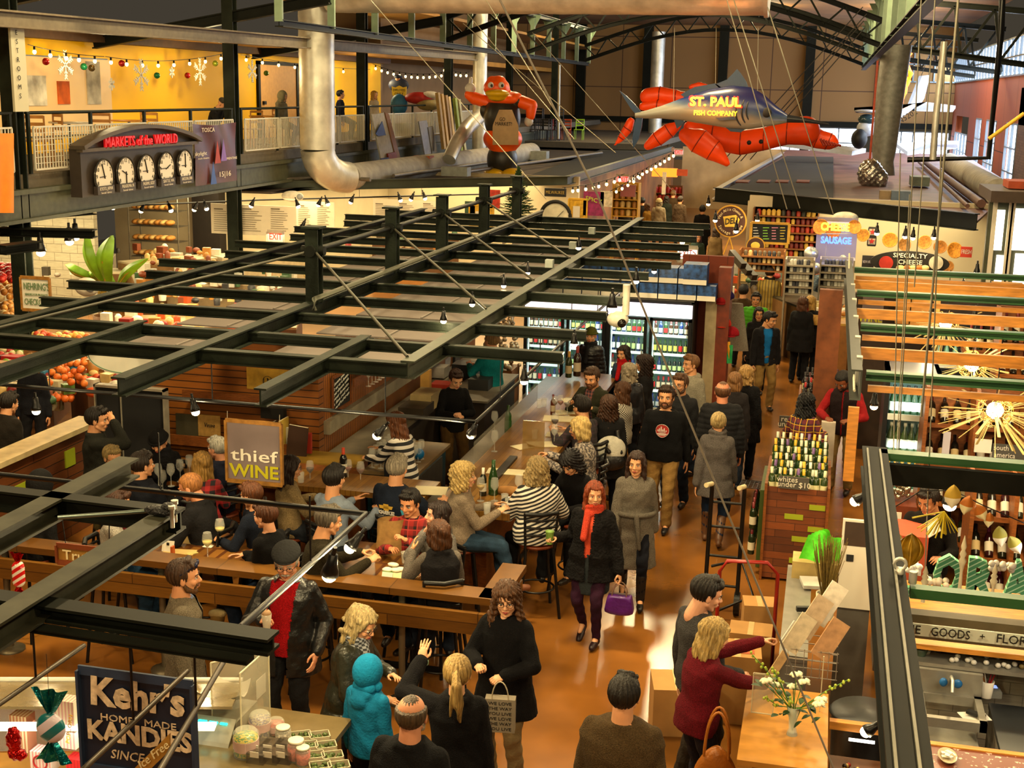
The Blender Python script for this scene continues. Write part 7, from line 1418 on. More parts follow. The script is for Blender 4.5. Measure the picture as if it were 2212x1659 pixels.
for k,(a,b) in enumerate((((0,470),(200,455)),((0,500),(205,505)),((0,540),(80,530)))):MB(STEELD).ibeam(P(*a,2.8),P(*b,2.8),.25,.14,.02).build('stall_beam',label='dark beam over the far left stall, %s' % ['top one','middle one','bottom one'][k],cat='beam')
# bread racks, counters, goods
t=thing('bread_rack','tall chrome wire rack of bread and baskets against the white wall','rack',PY(345,600,31));g=MB(mat('chrome_wire','8a8478',.3,.8));c0=PY(296,600,31);c1=PY(400,600,31)
for x in (c0.x,c1.x):
 for y in (30.7,31.3):g.tube([(x,y,0),(x,y,2.5)],.02,6)
for z in (.4,.8,1.2,1.6,2.0,2.45):
 for i in range(7):g.bar((c0.x,30.7+i*.1,z),(c1.x,30.7+i*.1,z),.012,.012)
g.build('wire_frame',t,1)
rr=random.Random(21)
for k,z in enumerate((.82,1.22,1.62,2.02,2.47)):
 for i in range(7 if k != 4 else 1):x=c0.x+.12+i*.16;g=MB(mat('bread_'+'ab'[i % 2],('a8702c','c8a060')[i % 2],.7,var=.2));g.ell((x,30.9,z+.08),(.11,.2,.07),12,8) if k != 4 else g.ell((c0.x+.3,31,z+.17),(.24,.2,.17),18,12);g.build('bread' if k != 4 else 'squash',label='loaf on the chrome bread rack' if k != 4 else 'large orange squash on top of the chrome rack',cat='bread' if k != 4 else 'squash',group='loaves on the chrome rack' if k != 4 else None)
def counter(nm,lab,p0,p1,d,h,c,top='8a8478',cat='counter'):
 t=thing(nm,lab,cat,(p0+p1)/2);u=(p1-p0).normalized();n=V3((-u.y,u.x,0));q=[p0,p1,p1+n*d,p0+n*d]
 MB(mat('cf_'+c,c,.6,var=.12)).poly([V3((v.x,v.y,0)) for v in q],h,(0,0,1)).build('body',t,1);MB(mat('ct_'+top,top,.3)).poly([V3((v.x,v.y,h)) for v in q],.04,(0,0,1)).build('worktop',t,1);return t
def pc(px,py,z): return P(px,py,z)
counter('prep_counter','steel prep counter in the far left kitchen',pc(50,560,.9),pc(240,560,.9),.9,.9,'8a8070','a8a090');counter('prep_counter','white topped counter behind the banana plant',pc(90,590,.9),pc(260,592,.9),.7,.9,'6a4a24','c8bc9c');counter('deli_case','glass pastry case before the bread rack',pc(290,575,1.1),pc(470,560,1.1),.8,1.1,'7a5a30','a89878');counter('prep_counter','long counter under the red exit sign',pc(480,560,1.0),pc(700,545,1.0),.8,1.0,'a89878','b8ac90')
counter('produce_stand','sloping produce stand heaped with oranges at the left',pc(110,800,.9),pc(180,740,.9),1.6,.8,'5a3418','6a4420','stand')
rr=random.Random(31)
def heap(n,x0,x1,y0,y1,z,cols,r,nm,lab,grp,cat='fruit',steps=True):
 ms_=[MB(mat(nm+'_'+c,c,.5,var=.15,vs=30)).ell((0,0,0),(r,r,r*.92),10,7).mesh(nm) for c in cols]
 for i in range(n):
  px=rr.uniform(x0,x1);py=rr.uniform(y0,y1);p=P(px,py,z+rr.uniform(0,.12));o=DO.new(nm,rr.choice(ms_));COL.objects.link(o);o.location=p;o.rotation_euler=(rr.random()*3,rr.random()*3,0);tag(o,lab,cat,grp)
heap(46,105,185,770,830,1.0,['d8681c','e0782a','c85a14'],.055,'orange','orange in the netted heap of the left produce stand','oranges on the left produce stand');heap(24,105,160,838,862,.8,['d8681c','c85a14'],.055,'orange','orange on the lower shelf of the left produce stand','oranges on the lower shelf')
heap(40,70,200,720,735,1.0,['d8a040','c86a2a','b8401c','d8c070'],.06,'fruit','mixed fruit in the row behind the near canopy beam','mixed fruit behind the beam');heap(26,0,45,750,790,1.0,['a8281c','6a8a2a','c8b88a'],.06,'vegetable','vegetable in the white crate at the left edge','vegetables at the left edge','vegetable')
heap(60,0,50,572,605,1.6,['a81c14','c02818','8a1410'],.07,'packet','red topped snack packet hanging at the far left','red packets at the far left','packet');heap(50,0,50,610,700,1.2,['c88a3c','b8a070','a8702c'],.07,'packet','tan snack bag on the far left shelves','tan bags at the far left','packet')
for i in range(34):p=P(rr.uniform(95,250),rr.uniform(750,850),.9);c=rr.choice(('c8c0b0','3a7aa0','b0a890','7a5a34','a82c1c','5a7a3a'));o=smallbox('produce_carton','small coloured carton or bag on the left produce stand',p,(.16,.12,.14),c,'box',rr.uniform(0,90));o['group']='cartons on the produce stand'
for px,py,l in ((30,790,'red bag at the left edge of the produce area'),(380,560,'white cake box on the pastry case')):smallbox('bag',l,P(px,py,1.0),(.3,.2,.16),'a81c1c' if px==30 else 'c8b8a0','bag')
for x,z,l in ((205,1.55,'tall cream bag with a green print beside the oranges'),(118,1.3,'cream bag with a green print under the oranges')):t=thing('paper_bag',l,'bag',P(x,885,.6));p=P(x,885,.6);MB(mat('cream_bag','b8b090',.7)).cbox((0,0,.22),(.24,.12,.44)).build('bag_body',t);MB(mat('bag_green','5a7a34',.7)).cbox((0,-.062,.2),(.14,.004,.2)).build('print',t)
# assorted goods along the stalls seen through the beams
GC=('a8702c','c8a868','d0c8b4','7a3a1c','3a5a3a','b84a1c','5a4a34','c0b090','8a1c18','2a2a2c')
def goods(n,reg,z,nm,lab,grp,s=(.12,.22),cats='goods',cols=GC,sh=None):
 for i in range(n):
  px=rr.uniform(reg[0],reg[2]);py=rr.uniform(reg[1],reg[3]);p=P(px,py,z);d=rr.uniform(*s);c=rr.choice(cols)
  k=i % 3
  if k==0:o=smallbox(nm,lab,p,(d,d*.8,d*rr.uniform(.6,1.3)),c,cats,rr.uniform(-20,20))
  elif k==1:o=MB(mat('obj_'+c,c,.5)).lathe([(d*.35,0),(d*.4,d*.7),(d*.2,d*.95),(.001,d)],n=12).build(nm,loc=p,label=lab,cat=cats)
  else:o=MB(mat('obj_'+c,c,.5)).ell((0,0,d*.35),(d*.5,d*.4,d*.35),12,8).build(nm,loc=p,label=lab,cat=cats)
  o['group']=grp
for k,(x1,y1,x2,y2,z,l) in enumerate(((290,590,470,630,1.0,'case of pastries seen between the canopy beams'),(360,600,640,640,.95,'tray counter seen between the canopy beams'),(700,500,1000,540,1.0,'long counter behind the far canopy beams'),(600,470,1000,500,1.0,'far counter behind the menu boards'),(1000,430,1330,470,1.0,'counter behind the spruce and scale'))):counter('market_counter',l,P(x1,(y1+y2)/2,z),P(x2,(y1+y2)/2-5,z),1.0,z,('6a4a24','8a7858','5a3a1c')[k % 3],('a89878','b8a888')[k % 2])
goods(40,(290,540,470,600),1.15,'baked_good','small baked goods or jar on the pastry case','goods on the pastry case',cols=GC[:4]);goods(40,(300,600,640,660),1.0,'baked_good','small goods seen between the canopy beams','goods between the canopy beams');goods(40,(700,500,1200,545),1.05,'market_item','small jar or box on the far counters','goods on the far counters');goods(34,(60,540,260,600),.95,'kitchen_item','small utensil or tub in the far left kitchen','kitchen items',cols=('c8bc9c','8a8070','3a342a','d0c8b4'))
goods(60,(780,450,1000,480),1.6,'market_item','small jar on the high shelf behind the canopy posts','jars behind the canopy posts',(.1,.2),cols=('c8c0b0','8a8070','b0a890'))
for x_,y_,z_,w_ in ((-15.5,30.8,2.3,45),(-11,33.5,2.3,35),(-10.5,24,2.2,45),(-12.5,20.5,2.2,45),(-9.8,17.2,2.2,35),(-8.5,27,2.2,35)):light('POINT',(x_,y_,z_),w_,WARM,.15,name='stall_and_fill_light')  # added fill points that brighten the stall walls and goods
goods(70,(190,745,330,870),1.0,'produce_crate','small crate, bag or box right of the heaped oranges','boxes right of the oranges',cols=('c8c0b0','d0c8b4','b84a1c','a8702c','8a1c18','5a3a1c','c8a868'));goods(50,(0,800,110,880),.9,'market_item','small market item at the far left edge','items at the far left edge');goods(70,(230,640,640,720),1.0,'market_item','small jar, bag or tray below the canopy beams','items below the canopy beams',cols=('c8c0b0','d8c080','b84a1c','a8702c','8a1c18','d0c8b4','c8a868'));goods(70,(300,590,760,650),1.0,'market_item','small tray, jar or loaf on the counters beyond the canopy','items on the counters beyond',cols=('c8c0b0','d8c080','d0c8b4','a8702c','3a5a3a','b0b0a8'))
counter('produce_table','low dark table of crates right of the oranges',P(190,860,.9),P(320,850,.9),2.2,.98,'4a2c14','6a4420','table');counter('market_counter','counter of jars below the canopy beams',P(240,712,.95),P(640,715,.95),1.2,.97,'5a3418','8a6a44')
# banana plant
b0=P(228,640,.9);t=thing('banana_plant','large leafed banana plant rising over the left stall','plant',(b0.x,b0.y,0));LG=mat('banana_leaf','6f9a1c',.4,var=.25,vs=3,trans=0);
MB(mat('pot_brown','6a4420',.6)).lathe([(.22,0),(.28,.5),(.25,.5),(.2,.05)],n=18).build('pot',t)
for i,(bx_,by_,tx,ty,w_) in enumerate(((228,615,238,510,46),(222,618,182,505,34),(250,622,315,560,26),(205,605,140,572,26),(215,612,205,585,30),(262,640,232,590,26))):
 Yp=b0.y+.1*i;a=PY(bx_,by_,Yp);b=PY(tx,ty,Yp-.3);d=b-a;sd_=V3((0,1,0)).cross(d).normalized();wv=w_*Yp/CAM_F;g=MB(LG)
 g.sheet(lambda u,v:a+d*v+sd_*(u-.5)*wv*sin(PI*min(1,v*.93+.07)) ** .7+V3((0,-.25*sin(PI*v)+.25*abs(u-.5),0))+V3((0,0,.05*sin(v*3))),8,18);g.build('leaf',t,1)
 MB(mat('stem_gold','9a7a20',.5)).tube([V3((b0.x,b0.y,.5)),a,a+d*.5+V3((0,-.22,0)),b],[.03,.022,.014,.005],6).build('leaf_stalk',t,1)
# spruce and scale at the end of the canopy
s0=P(1118,470,2.9);t=thing('spruce_tree','slim green spruce standing in front of the inflatable bird','tree',s0);g=MB(mat('spruce_green','1f3a14',.8,var=.3,vs=30));rr2=random.Random(5);Hs=105*s0.y/CAM_F
for i in range(620):h_=rr2.random() ** .8;a_=rr2.uniform(0,6.28);r_=(1-h_)*.42*rr2.uniform(.5,1)+.02;g.bar((0,0,h_*Hs),(r_*cos(a_),r_*sin(a_),h_*Hs-.02+rr2.uniform(-.02,.12)),.02,.008)
g.build('needles',t);MB(mat('trunk_brown','3a2412',.8)).tube([(0,0,-.1),(0,0,Hs)],[.03,.006],8).build('trunk',t)
c=PY(1200,468,24.5);t=thing('market_scale','big round white faced market scale behind the canopy','scale',c)
MB(mat('scale_face','c8c0a8',.5)).poly([c+V3((.27*cos(q),0,.27*sin(q))) for q in [2*PI*k/36 for k in range(36)]],.08,(0,1,0)).build('dial',t,1);MB(DKT).tube([c+V3((.29*cos(q),-.01,.29*sin(q))) for q in [2*PI*k/36 for k in range(37)]],.035,8).build('rim',t,1);MB(DKT).ell(c+V3((0,-.03,-.05)),.04,10,8).bar(c+V3((0,-.04,-.05)),c+V3((.16,-.04,.12)),.012,.01).build('pointer',t,1)
ps=Plane('Y',24.4);MB(DKT).box(ps.at(1176,424),ps.at(1222,408)+V3((0,.08,0))).build('name_board',t,1);letters(t,ps,'MILWAUKEE',1199,416,7,mat('gold_letter','a88a3a',.5),40)
for px,py,w_,h_,c_,l in ((1040,465,52,44,'d0a020','yellow framed produce poster left of the spruce'),(1248,455,40,50,'d0a020','yellow framed produce poster right of the scale'),(1282,440,44,52,'8a1c5a','magenta chalk poster under the festoon lights'),(1015,450,22,30,'2a4a34','small green chalk sign left of the yellow poster'),(1310,430,26,34,'c8b8a0','white price poster by the magenta one'),(1065,430,30,40,'b83018','red round sign above the yellow poster')):
 pz=Plane('Y',27);t=board('poster',l,'poster',px-w_/2,py-h_/2,px+w_/2,py+h_/2,pz,mat('poster_'+c_,c_,.6,var=.3,vs=12),mat('poster_frame_'+c_,c_,.5) if c_=='d0a020' else None,.03);
 if c_=='d0a020':a=pz.at(px-w_*.25,py-h_*.2,.03);b=pz.at(px+w_*.1,py+h_*.3,.03);MB(WHT).box((a.x,a.y,b.z),(b.x,a.y+.01,a.z)).build('price_card',t,1)
pz=Plane('Y',26.9);letters([o for o in COL.objects if o.get('label','').startswith('magenta')][0],pz,'SPICY',1282,432,9,mat('chalk_lime','a8c81c',.6),36,rot=-12)
string(((1215,405),(1350,375)),'along the near centre aisle',None,9,Y=30,sag=6,r=.045);string(((1345,390),(1460,325)),'far along the centre aisle',None,12,Y=44,sag=2,r=.06);string(((1290,425),(1390,370)),'second row along the centre aisle',None,8,Y=34,sag=4,r=.045)
# ================================================================ far aisle and deli
struct('wall_far_left',MB(mat('far_wood','8a5a2a',.7,var=.3,vs=1)).box((-7.35,37,0),(-7.2,62,2.8)));struct('wall_far_right',MB(mat('far_white','b09a78',.7,var=.2,vs=1)).box((-2.0,44,0),(-1.85,62,2.8)).box((-6.8,62,0),(-2,62.2,2.85)))
struct('wall_deli',MB(mat('deli_wall','b8ac90',.7,var=.06,vs=1)).box((-1.8,31.3,0),(5.6,31.5,2.95)).box((-1.85,31.5,0),(-1.7,44,2.8)))
light('AREA',(-4.4,46,2.75),200,WARM,3,name='stall_and_fill_light');light('AREA',(-4.6,36,2.9),150,WARM,2.5,name='stall_and_fill_light');light('AREA',(1.5,29.5,2.7),150,WARM,3.5,name='stall_and_fill_light');light('AREA',(-1.5,27,2.6),25,WARM,2,name='stall_and_fill_light')
rr=random.Random(77)
def ygoods(n,reg,Y,dy,nm,lab,grp,s,cols=GC,cats='goods'):
 for i in range(n):
  px=rr.uniform(reg[0],reg[2]);py=rr.uniform(reg[1],reg[3]);p=PY(px,py,Y+rr.uniform(0,dy));d=rr.uniform(*s);c=rr.choice(cols)
  if i % 2:o=smallbox(nm,lab,p,(d,d*.6,d*1.1),c,cats,rr.uniform(-15,15))
  else:o=MB(mat('obj_'+c,c,.5)).lathe([(d*.3,0),(d*.35,d*.8),(d*.15,d*1.1),(.001,d*1.15)],n=10).build(nm,loc=p,label=lab,cat=cats)
  o['group']=grp
def shelfunit(x1,y1,x2,y2,Y,rows,lab,n,s,cols,grp,ilab,c='7a4a1c',inm='shelf_item'):
 pl=Plane('Y',Y);a=pl.at(x1,y1);b=pl.at(x2,y2);t=thing('shelf_unit',lab,'shelf',((a.x+b.x)/2,Y,max(b.z,0)));g=MB(mat('su_'+c,c,.6,var=.1));zb=max(b.z,0)
 g.box((a.x,Y+.5,zb),(b.x,Y+.55,a.z)).box((a.x-.03,Y,0),(a.x,Y+.55,a.z)).box((b.x,Y,0),(b.x+.03,Y+.55,a.z));g.build('cabinet_frame',t,1)
 for k in range(rows):
  z=zb+(a.z-zb)*k/rows;MB(mat('su_'+c,c)).box((a.x,Y+.02,z),(b.x,Y+.5,z+.03)).build('shelf_board',t,1)
  for i in range(n):
   x=a.x+.1+(b.x-a.x-.2)*i/max(1,n-1);d=min(rr.uniform(*s),(a.z-zb)/rows*.75);cc=rr.choice(cols)
   o=MB(mat('obj_'+cc,cc,.5)).lathe([(d*.35,0),(d*.38,d*.7),(d*.2,d),(.001,d)],n=10).build(inm,loc=(x,Y+.15,z+.03),label=ilab,cat='goods',group=grp)
shelfunit(1630,450,1760,560,30.8,6,'tall shelves of jars behind the menu board of the deli',12,(.12,.24),('6a1c14','a83018','2a2a20','c8a040'),'jars on the deli shelves','dark jar on the tall deli shelves')
shelfunit(1395,400,1470,470,56,4,'red stocked shelves at the far end of the aisle',9,(.2,.35),('b8401c','c87a3a','a82018'),'red goods at the far end','red packet on the far aisle shelves');shelfunit(1325,395,1375,470,40,4,'yellow wooden shelf unit left of the far aisle',4,(.2,.3),('c8a868','a8702c'),'goods on the yellow shelf','small box on the yellow shelf unit','c8962c')
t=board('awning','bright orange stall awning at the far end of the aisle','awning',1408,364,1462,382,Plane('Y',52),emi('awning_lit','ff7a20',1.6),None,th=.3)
for (x1,y1,x2,y2,Y,c,l) in ((1462,366,1485,380,50,'c04a20','small red awning beside the bright orange one'),(1430,372,1438,420,49,'c8b8a0','white post in the far aisle'),(1340,400,1372,425,38,'5a1c18','dark red board in the far left stall')):board('stall_board',l,'board',x1,y1,x2,y2,Plane('Y',Y),mat('sb_'+c,c,.6),None,th=.1)
# deli signs
pdl=Plane('Y',29.5);c=pdl.at(1578,478);sc=29.8/CAM_F;t=thing('round_sign','round brown and gold deli and sausage shop sign','sign',c);rd=lambda r,m,nm,o:MB(m).poly([c+V3((r*sc*cos(q),-o,r*sc*sin(q))) for q in [2*PI*k/40 for k in range(40)]],.03,(0,1,0)).build(nm,t,1)
rd(34,mat('sign_gold','c8962c',.4),'gold_rim',0);rd(31,mat('sign_brown','3e1a0e',.5,var=0),'disc',.02);MB(mat('cheese_yellow','d8b040',.5)).poly([pdl.at(1562,468,.06),pdl.at(1590,464,.06),pdl.at(1598,474,.06),pdl.at(1592,490,.06),pdl.at(1566,490,.06)],.01,(0,-1,0)).build('cheese_shape',t,1)
letters(t,pdl,'DELI',1579,478,13,DKT,30,off=.09,bold=.03,shear=.25,rot=10)
for i,ch in enumerate('West Allis Cheese &'):a_=R(160-i*140/18);letters(t,pdl,ch,1578+25.5*cos(a_),478-25.5*sin(a_),6,mat('cream_paint','d9c79a'),None,off=.06,rot=math.degrees(a_)-90) if ch != ' ' else None
for i,ch in enumerate('Sausage Shoppe'):a_=R(205+i*130/13);letters(t,pdl,ch,1578+25.5*cos(a_),478-25.5*sin(a_),6.5,mat('cream_paint','d9c79a'),None,off=.06,rot=math.degrees(a_)+90) if ch != ' ' else None
MB(mat('sign_gold','c8962c')).tube([c+V3((0,.02,-.36)),c+V3((-.12,.02,-.75))],.015,6).tube([c+V3((0,.02,-.36)),c+V3((.12,.02,-.75))],.015,6).build('stand',t,1)
c=PY(1632,532,28.5);t=thing('round_sign','smaller round brown cheese sign below the chalk menu','sign',c);rd(19,mat('sign_gold','c8962c'),'gold_rim',0);rd(17,mat('sign_brown','3e1a0e'),'disc',.02);MB(mat('cheese_yellow','d8b040')).ell(c+V3((0,-.06,.02)),(.1,.01,.08),14,8).build('cheese_shape',t,1)
pm2=Plane('Y',28.8);t=board('menu_board','gold framed chalk menu board of the deli','menu board',1622,482,1704,525,pm2,mat('slate','191a19'),mat('sign_gold','c8962c'),.06,.03)
for i,(x,c_) in enumerate(((1634,'c8c8c0'),(1655,'8ac848'),(1674,'d88aa0'),(1692,'c8b040'))):
 g=MB(mat('chalk_'+c_,c_,.7,var=0));[g.bar(pm2.at(x-7,492+j*6,.02),pm2.at(x-7+random.uniform(8,14),492+j*6,.02),.004,.018) for j in range(5)];g.build('chalk_text',t,1)
pn=Plane('Y',27.5);t=board('panel','white panel behind the cheese and sausage neon','panel',1762,470,1850,590,Plane('Y',28.2),mat('far_panel_white','8a84a0',.5,var=0),None)
pm=pn;o=thing('neon_sign','yellow neon cheese word over a blue neon sausage word','neon sign',pn.at(1805,505));NB=emi('neon_blue','3c60ff',3.5);NYL=emi('neon_lime','d0ff28',4)
neon(o,'CHEESE',1804,491,17,58,NYL,'neon_lettering',bev=.035);neon(o,'SAUSAGE',1806,520,15,62,NB,'neon_lettering',bev=.04);MB(mat('neon_frame','8a8070',.5)).tube([pn.at(1775,505,-.03),pn.at(1836,505,-.03)],.01,5).tube([pn.at(1785,530,-.03),pn.at(1780,580,-.03)],.006,5).build('frame',o,1)
light('POINT',pn.at(1806,520,.3),14,(.3,.4,1),.2,name='neon_light')
for i,(x,y,r,c_) in enumerate(((1776,492,16,'b8701c'),(1800,500,15,'a85a1c'),(1842,492,14,'b8701c'),(1868,510,13,'c88a28'),(1922,520,15,'d0902c'),(1950,530,13,'a8783c'),(2000,525,14,'c88a3c'),(2030,535,13,'a8702c'),(2058,542,16,'d09030'),(2050,578,12,'b07a34'))):
 p=PY(x,y,28.0);g=MB(mat('wicker_'+c_,c_,.7,var=.3,vs=30));g.lathe([(.001,-.02),(r*sc*.7,0),(r*sc,.10),(r*sc*.9,.10),(r*sc*.62,.02),(.001,.01)],n=18);o=g.build('wicker_basket',loc=p,label='round wicker or gourd shaped basket hanging high on the cheese stall wall',cat='basket',group='baskets on the cheese stall wall');o.rotation_euler=(R(75),0,R(20*(i % 3-1)))
ps_=Plane('Y',27.2);c=ps_.at(1965,568);t=thing('oval_sign','black oval specialty cheese sign above the slatted canopy','sign',c);sc2=27.6/CAM_F
MB(mat('oval_black','17130f',.5,var=0)).poly([c+V3((78*sc2*cos(q),0,24*sc2*sin(q))) for q in [2*PI*k/48 for k in range(48)]],.05,(0,1,0)).build('panel',t,1);letters(t,ps_,'SPECIALTY',1966,553,9.5,WHT,74,off=.03,bold=.01);letters(t,ps_,'CHEESE',1966,567,9.5,WHT,52,off=.03,bold=.01)
for x,c_ in ((1914,'a8281c'),(2022,'b0a894')):p=ps_.at(x,568,.04);MB(mat('badge_'+c_,c_,.5)).poly([p+V3((14*sc2*cos(q),0,14*sc2*sin(q))) for q in [2*PI*k/24 for k in range(24)]],.02,(0,1,0)).build('badge',t,1)
for i,x in enumerate((1945,1960,1972,1985,1998)):MB(mat('cheese_'+'ab'[i % 2],('d8c080','b86a2c')[i % 2],.5)).ell(ps_.at(x,579,.06),(.09,.03,.06),10,6).build('cheese_picture',t,1)
for (x1,y1,x2,y2,Y,c_,l,tx) in ((2075,533,2100,556,27.6,'b83420','red fresh sign at the right end of the cheese wall','FRESH'),(1862,552,1888,580,27.4,'2a2420','small black and white now hiring sign left of the oval','NOW HIRING'),(1876,492,1894,510,28.6,'b8ac94','upper framed picture with a red star',''),(1874,512,1892,530,28.6,'b8ac94','lower framed picture with a red star','')):
 pp=Plane('Y',Y);t=board('sign' if tx else 'picture',l,'sign' if tx else 'picture',x1,y1,x2,y2,pp,mat('ds_'+c_,c_,.6,var=0),DKT if not tx else None,.02)
 if tx:letters(t,pp,tx,(x1+x2)/2,(y1+y2)/2,9 if tx=='FRESH' else 6,WHT,(x2-x1)*.85)
 else:q0=pp.at((x1+x2)/2,(y1+y2)/2,.02);MB(mat('star_red','a02018',.5)).poly([q0+V3(((.07 if k % 2==0 else .03)*sin(k*PI/5),0,(.07 if k % 2==0 else .03)*cos(k*PI/5))) for k in range(10)],.01,(0,-1,0)).build('star',t,1)
for i,(x,y) in enumerate(((1636,475),(1545,475),(1894,503),(1955,510),(1972,513),(2017,512),(1530,440),(1590,498))):lamp(x,y,2.6,'glowing round bulb lamp of the deli and cheese stalls','bulb lamps of the deli stalls',16 if i in (0,3,5) else 0,1.3)
counter('deli_counter','long deli counter with slanted glass front',P(1560,600,1.1),P(1760,680,1.1),1.2,1.1,'6a4a24','3a3428');counter('cheese_counter','cheese counter behind the woman with the red scarf',P(1755,700,1.05),P(1835,705,1.05),1.5,1.05,'8a5a28','a8843c');counter('deli_counter','rear wooden deli counter under the chalk menu',P(1600,555,1.2),P(1720,560,1.2),.8,1.2,'a8702c','b87a34')
t=thing('glass_case','glass pastry case on the deli counter','case',P(1610,590,1.1));a=P(1580,600,1.12);MB(mat('case_glass','a8b0a8',.06,alpha=.3,var=0)).box(a,a+V3((1.6,.5,.4))).build('glass_box',t,1);
goods(44,(1565,575,1700,640),1.15,'deli_item','small deli item on the long deli counter','items on the deli counter',(.1,.2));goods(30,(1760,655,1830,705),1.1,'cheese_item','cheese or cracker packet on the cheese counter','items on the cheese counter',(.08,.16),cols=('d8c080','c8b8a0','a8702c','d0c8b4'));shelfunit(1700,560,1752,640,26.4,5,'pale shelf of cups and bowls in the cheese stall',6,(.1,.18),('c8c4b8','b0aca0','8a8880','3a3a44'),'cups in the cheese stall','pale cup or bowl on the cheese stall shelf','8a8070','cup');shelfunit(1775,560,1838,640,27.0,5,'second pale shelf of cups and tools at the right of the cheese stall',7,(.1,.18),('c8c4b8','b0aca0','6a6860','3a3a44'),'tools in the cheese stall','pale cup or tool on the right cheese stall shelf','8a8070','cup');shelfunit(1600,540,1690,590,27.6,3,'wooden shelf of boxes and plates below the round cheese sign',8,(.15,.25),('a8702c','c8a868','d0c8b4','5a4a34','2a2a2c'),'boxes below the round sign','small box or plate on the wooden deli shelf')
for i,(px,py,r) in enumerate(((1752,548,.15),(1762,580,.12),(1740,575,.10),(1820,560,.09))):o=MB(mat('tray_silver','a8a8a4',.3,.7,var=.05)).lathe([(r,0),(r,.02),(.001,.025)],n=22).build('round_tray',loc=PY(px,py,27.9),label='round silver tray standing on edge in the cheese stall',cat='tray',group='silver trays in the cheese stall');o.rotation_euler=(R(80),0,.2*i)
for i,(px,py) in enumerate(((1580,545),(1592,560),(1604,570))):MB(mat('bottle_row','2a2420',.3)).bar(PY(px,py,26),PY(px+26,py+30,25.6),.12,.12).build('display_board',label='slanting dark board of pins beside the round deli sign',cat='board',group='slanting boards at the deli corner')
for k,(px,py,c_,l) in enumerate(((1775,780,'a87028','tall wicker basket at the foot of the cheese counter'),(1765,700,'b88a40','wicker basket on the cheese counter'))):p=P(px,py,.35 if k==0 else 1.1);MB(mat('wicker_b'+c_,c_,.7,var=.3,vs=30)).lathe([(.14,0),(.2,.5-.3*k),(.17,.5-.3*k),(.12,.02)],n=18).build('wicker_basket',loc=(p.x,p.y,0 if k==0 else p.z),label=l,cat='basket')
pl=Plane('Y',24.5);t=thing('lit_kiosk','brightly lit white framed kiosk window at the right edge above the slatted canopy','kiosk',pl.at(2170,590));KW=emi('kiosk_glow','fff4dc',3.0)
for x1,x2 in ((2144,2172),(2184,2290)):
 for y1,y2 in ((450,540),(548,640)):a=pl.at(x1,y2);b=pl.at(x2,y1+4);MB(KW).box((a.x,24.5,a.z),(b.x,24.53,b.z)).build('lit_pane',t,1)
a=pl.at(2118,640);b=pl.at(2290,440);g=MB(WHT);[g.box((pl.at(x,500).x,24.44,a.z),(pl.at(x,500).x+.07,24.5,b.z)) for x in (2140,2174,2179)];g.build('window_frame',t,1)
MB(mat('kiosk_olive','3a3c28',.6)).box((a.x,24.54,0),(b.x,24.7,b.z+.1)).build('kiosk_wall',t,1);MB(mat('kiosk_roof','3a2a20',.6)).box((a.x-.05,24.0,pl.at(2130,432).z),(b.x,26,pl.at(2130,408).z)).build('kiosk_roof',t,1);MB(mat('brick_red_box','a04020',.7)).box((pl.at(2180,400).x,24.6,pl.at(2180,408).z),(b.x,25.4,pl.at(2180,392).z)).build('planter',t,1)
# hats and scarves hanging on the partition
xs=-1.45
for i,(px,py,c_,r,l) in enumerate(((1558,650,'8a1418',.13,'red knit cap hanging on the partition, upper'),(1560,700,'c02c18',.15,'orange red cap hanging in the middle of the merchandise'),(1552,690,'7a1018',.13,'dark red cap left of the orange one'),(1572,640,'2a2060',.11,'purple cap right of the upper red one'),(1580,720,'9a1420',.13,'red cap at the right side of the merchandise'))):
 p=PY(px,py,21.0+.05*i);g=MB(fmat(c_,'knit'));g.ell((0,0,0),(r,r,r*.9),16,10,fn=lambda q:V3((q.x,q.y,max(q.z,-.03))));g.ell((0,-.12,-.03),(.08,.08,.012),12,6);g.build('knit_cap',loc=p,label=l,cat='cap')
for i,(px,y0_,y1_,c_,l) in enumerate(((1548,735,830,'14120f','black scarf with bright dots hanging low on the partition'),(1560,740,830,'b81c1c','red ornament strand on the partition'),(1568,738,775,'d0901c','yellow scarf end on the partition'),(1574,745,785,'1f8a4a','green scarf end on the partition'),(1550,830,890,'a81818','red netted ornaments at the foot of the merchandise'))):
 a=PY(px,y0_,20.95);b=PY(px,y1_,20.95);MB(pat('scarf_%d' % i,'check',c_,('d8a020','e04010')[i % 2] if i in (0,1,4) else c_,None,s=14)).sheet(lambda u,v:V3((a.x+(u-.5)*.14,20.95+.02*sin(u*9+v*5),b.z+(a.z-b.z)*v)),6,12).build('hanging_scarf',label=l,cat='scarf')
t=thing('mannequin_top','grey top with a yellow scarf displayed above the partition','garment',PY(1560,610,21.6));g=MB(fmat('8a8478','knit'));g.cap(PY(1560,578,21.6),PY(1558,622,21.6),.13,.17,16);g.build('grey_top',t,1)
for x in (1550,1574):MB(fmat('c8961c','knit')).cap(PY(1560,566,21.5),PY(x,580,21.45),.05,.05).cap(PY(x,580,21.45),PY(x-2,628,21.45),.055,.06).build('scarf_end',t,1)
g=MB(fmat('8a8478','knit'));a=PY(1592,655,21.8);g.loft([[a+V3(((.10+.14*v)*cos(q),(.05+.03*v)*sin(q),-v*.8)) for q in [2*PI*k/16 for k in range(16)]] for v in (0,.3,.6,1)]);g.build('hanging_shirt',label='pale grey sweatshirt hanging right of the red caps',cat='garment')
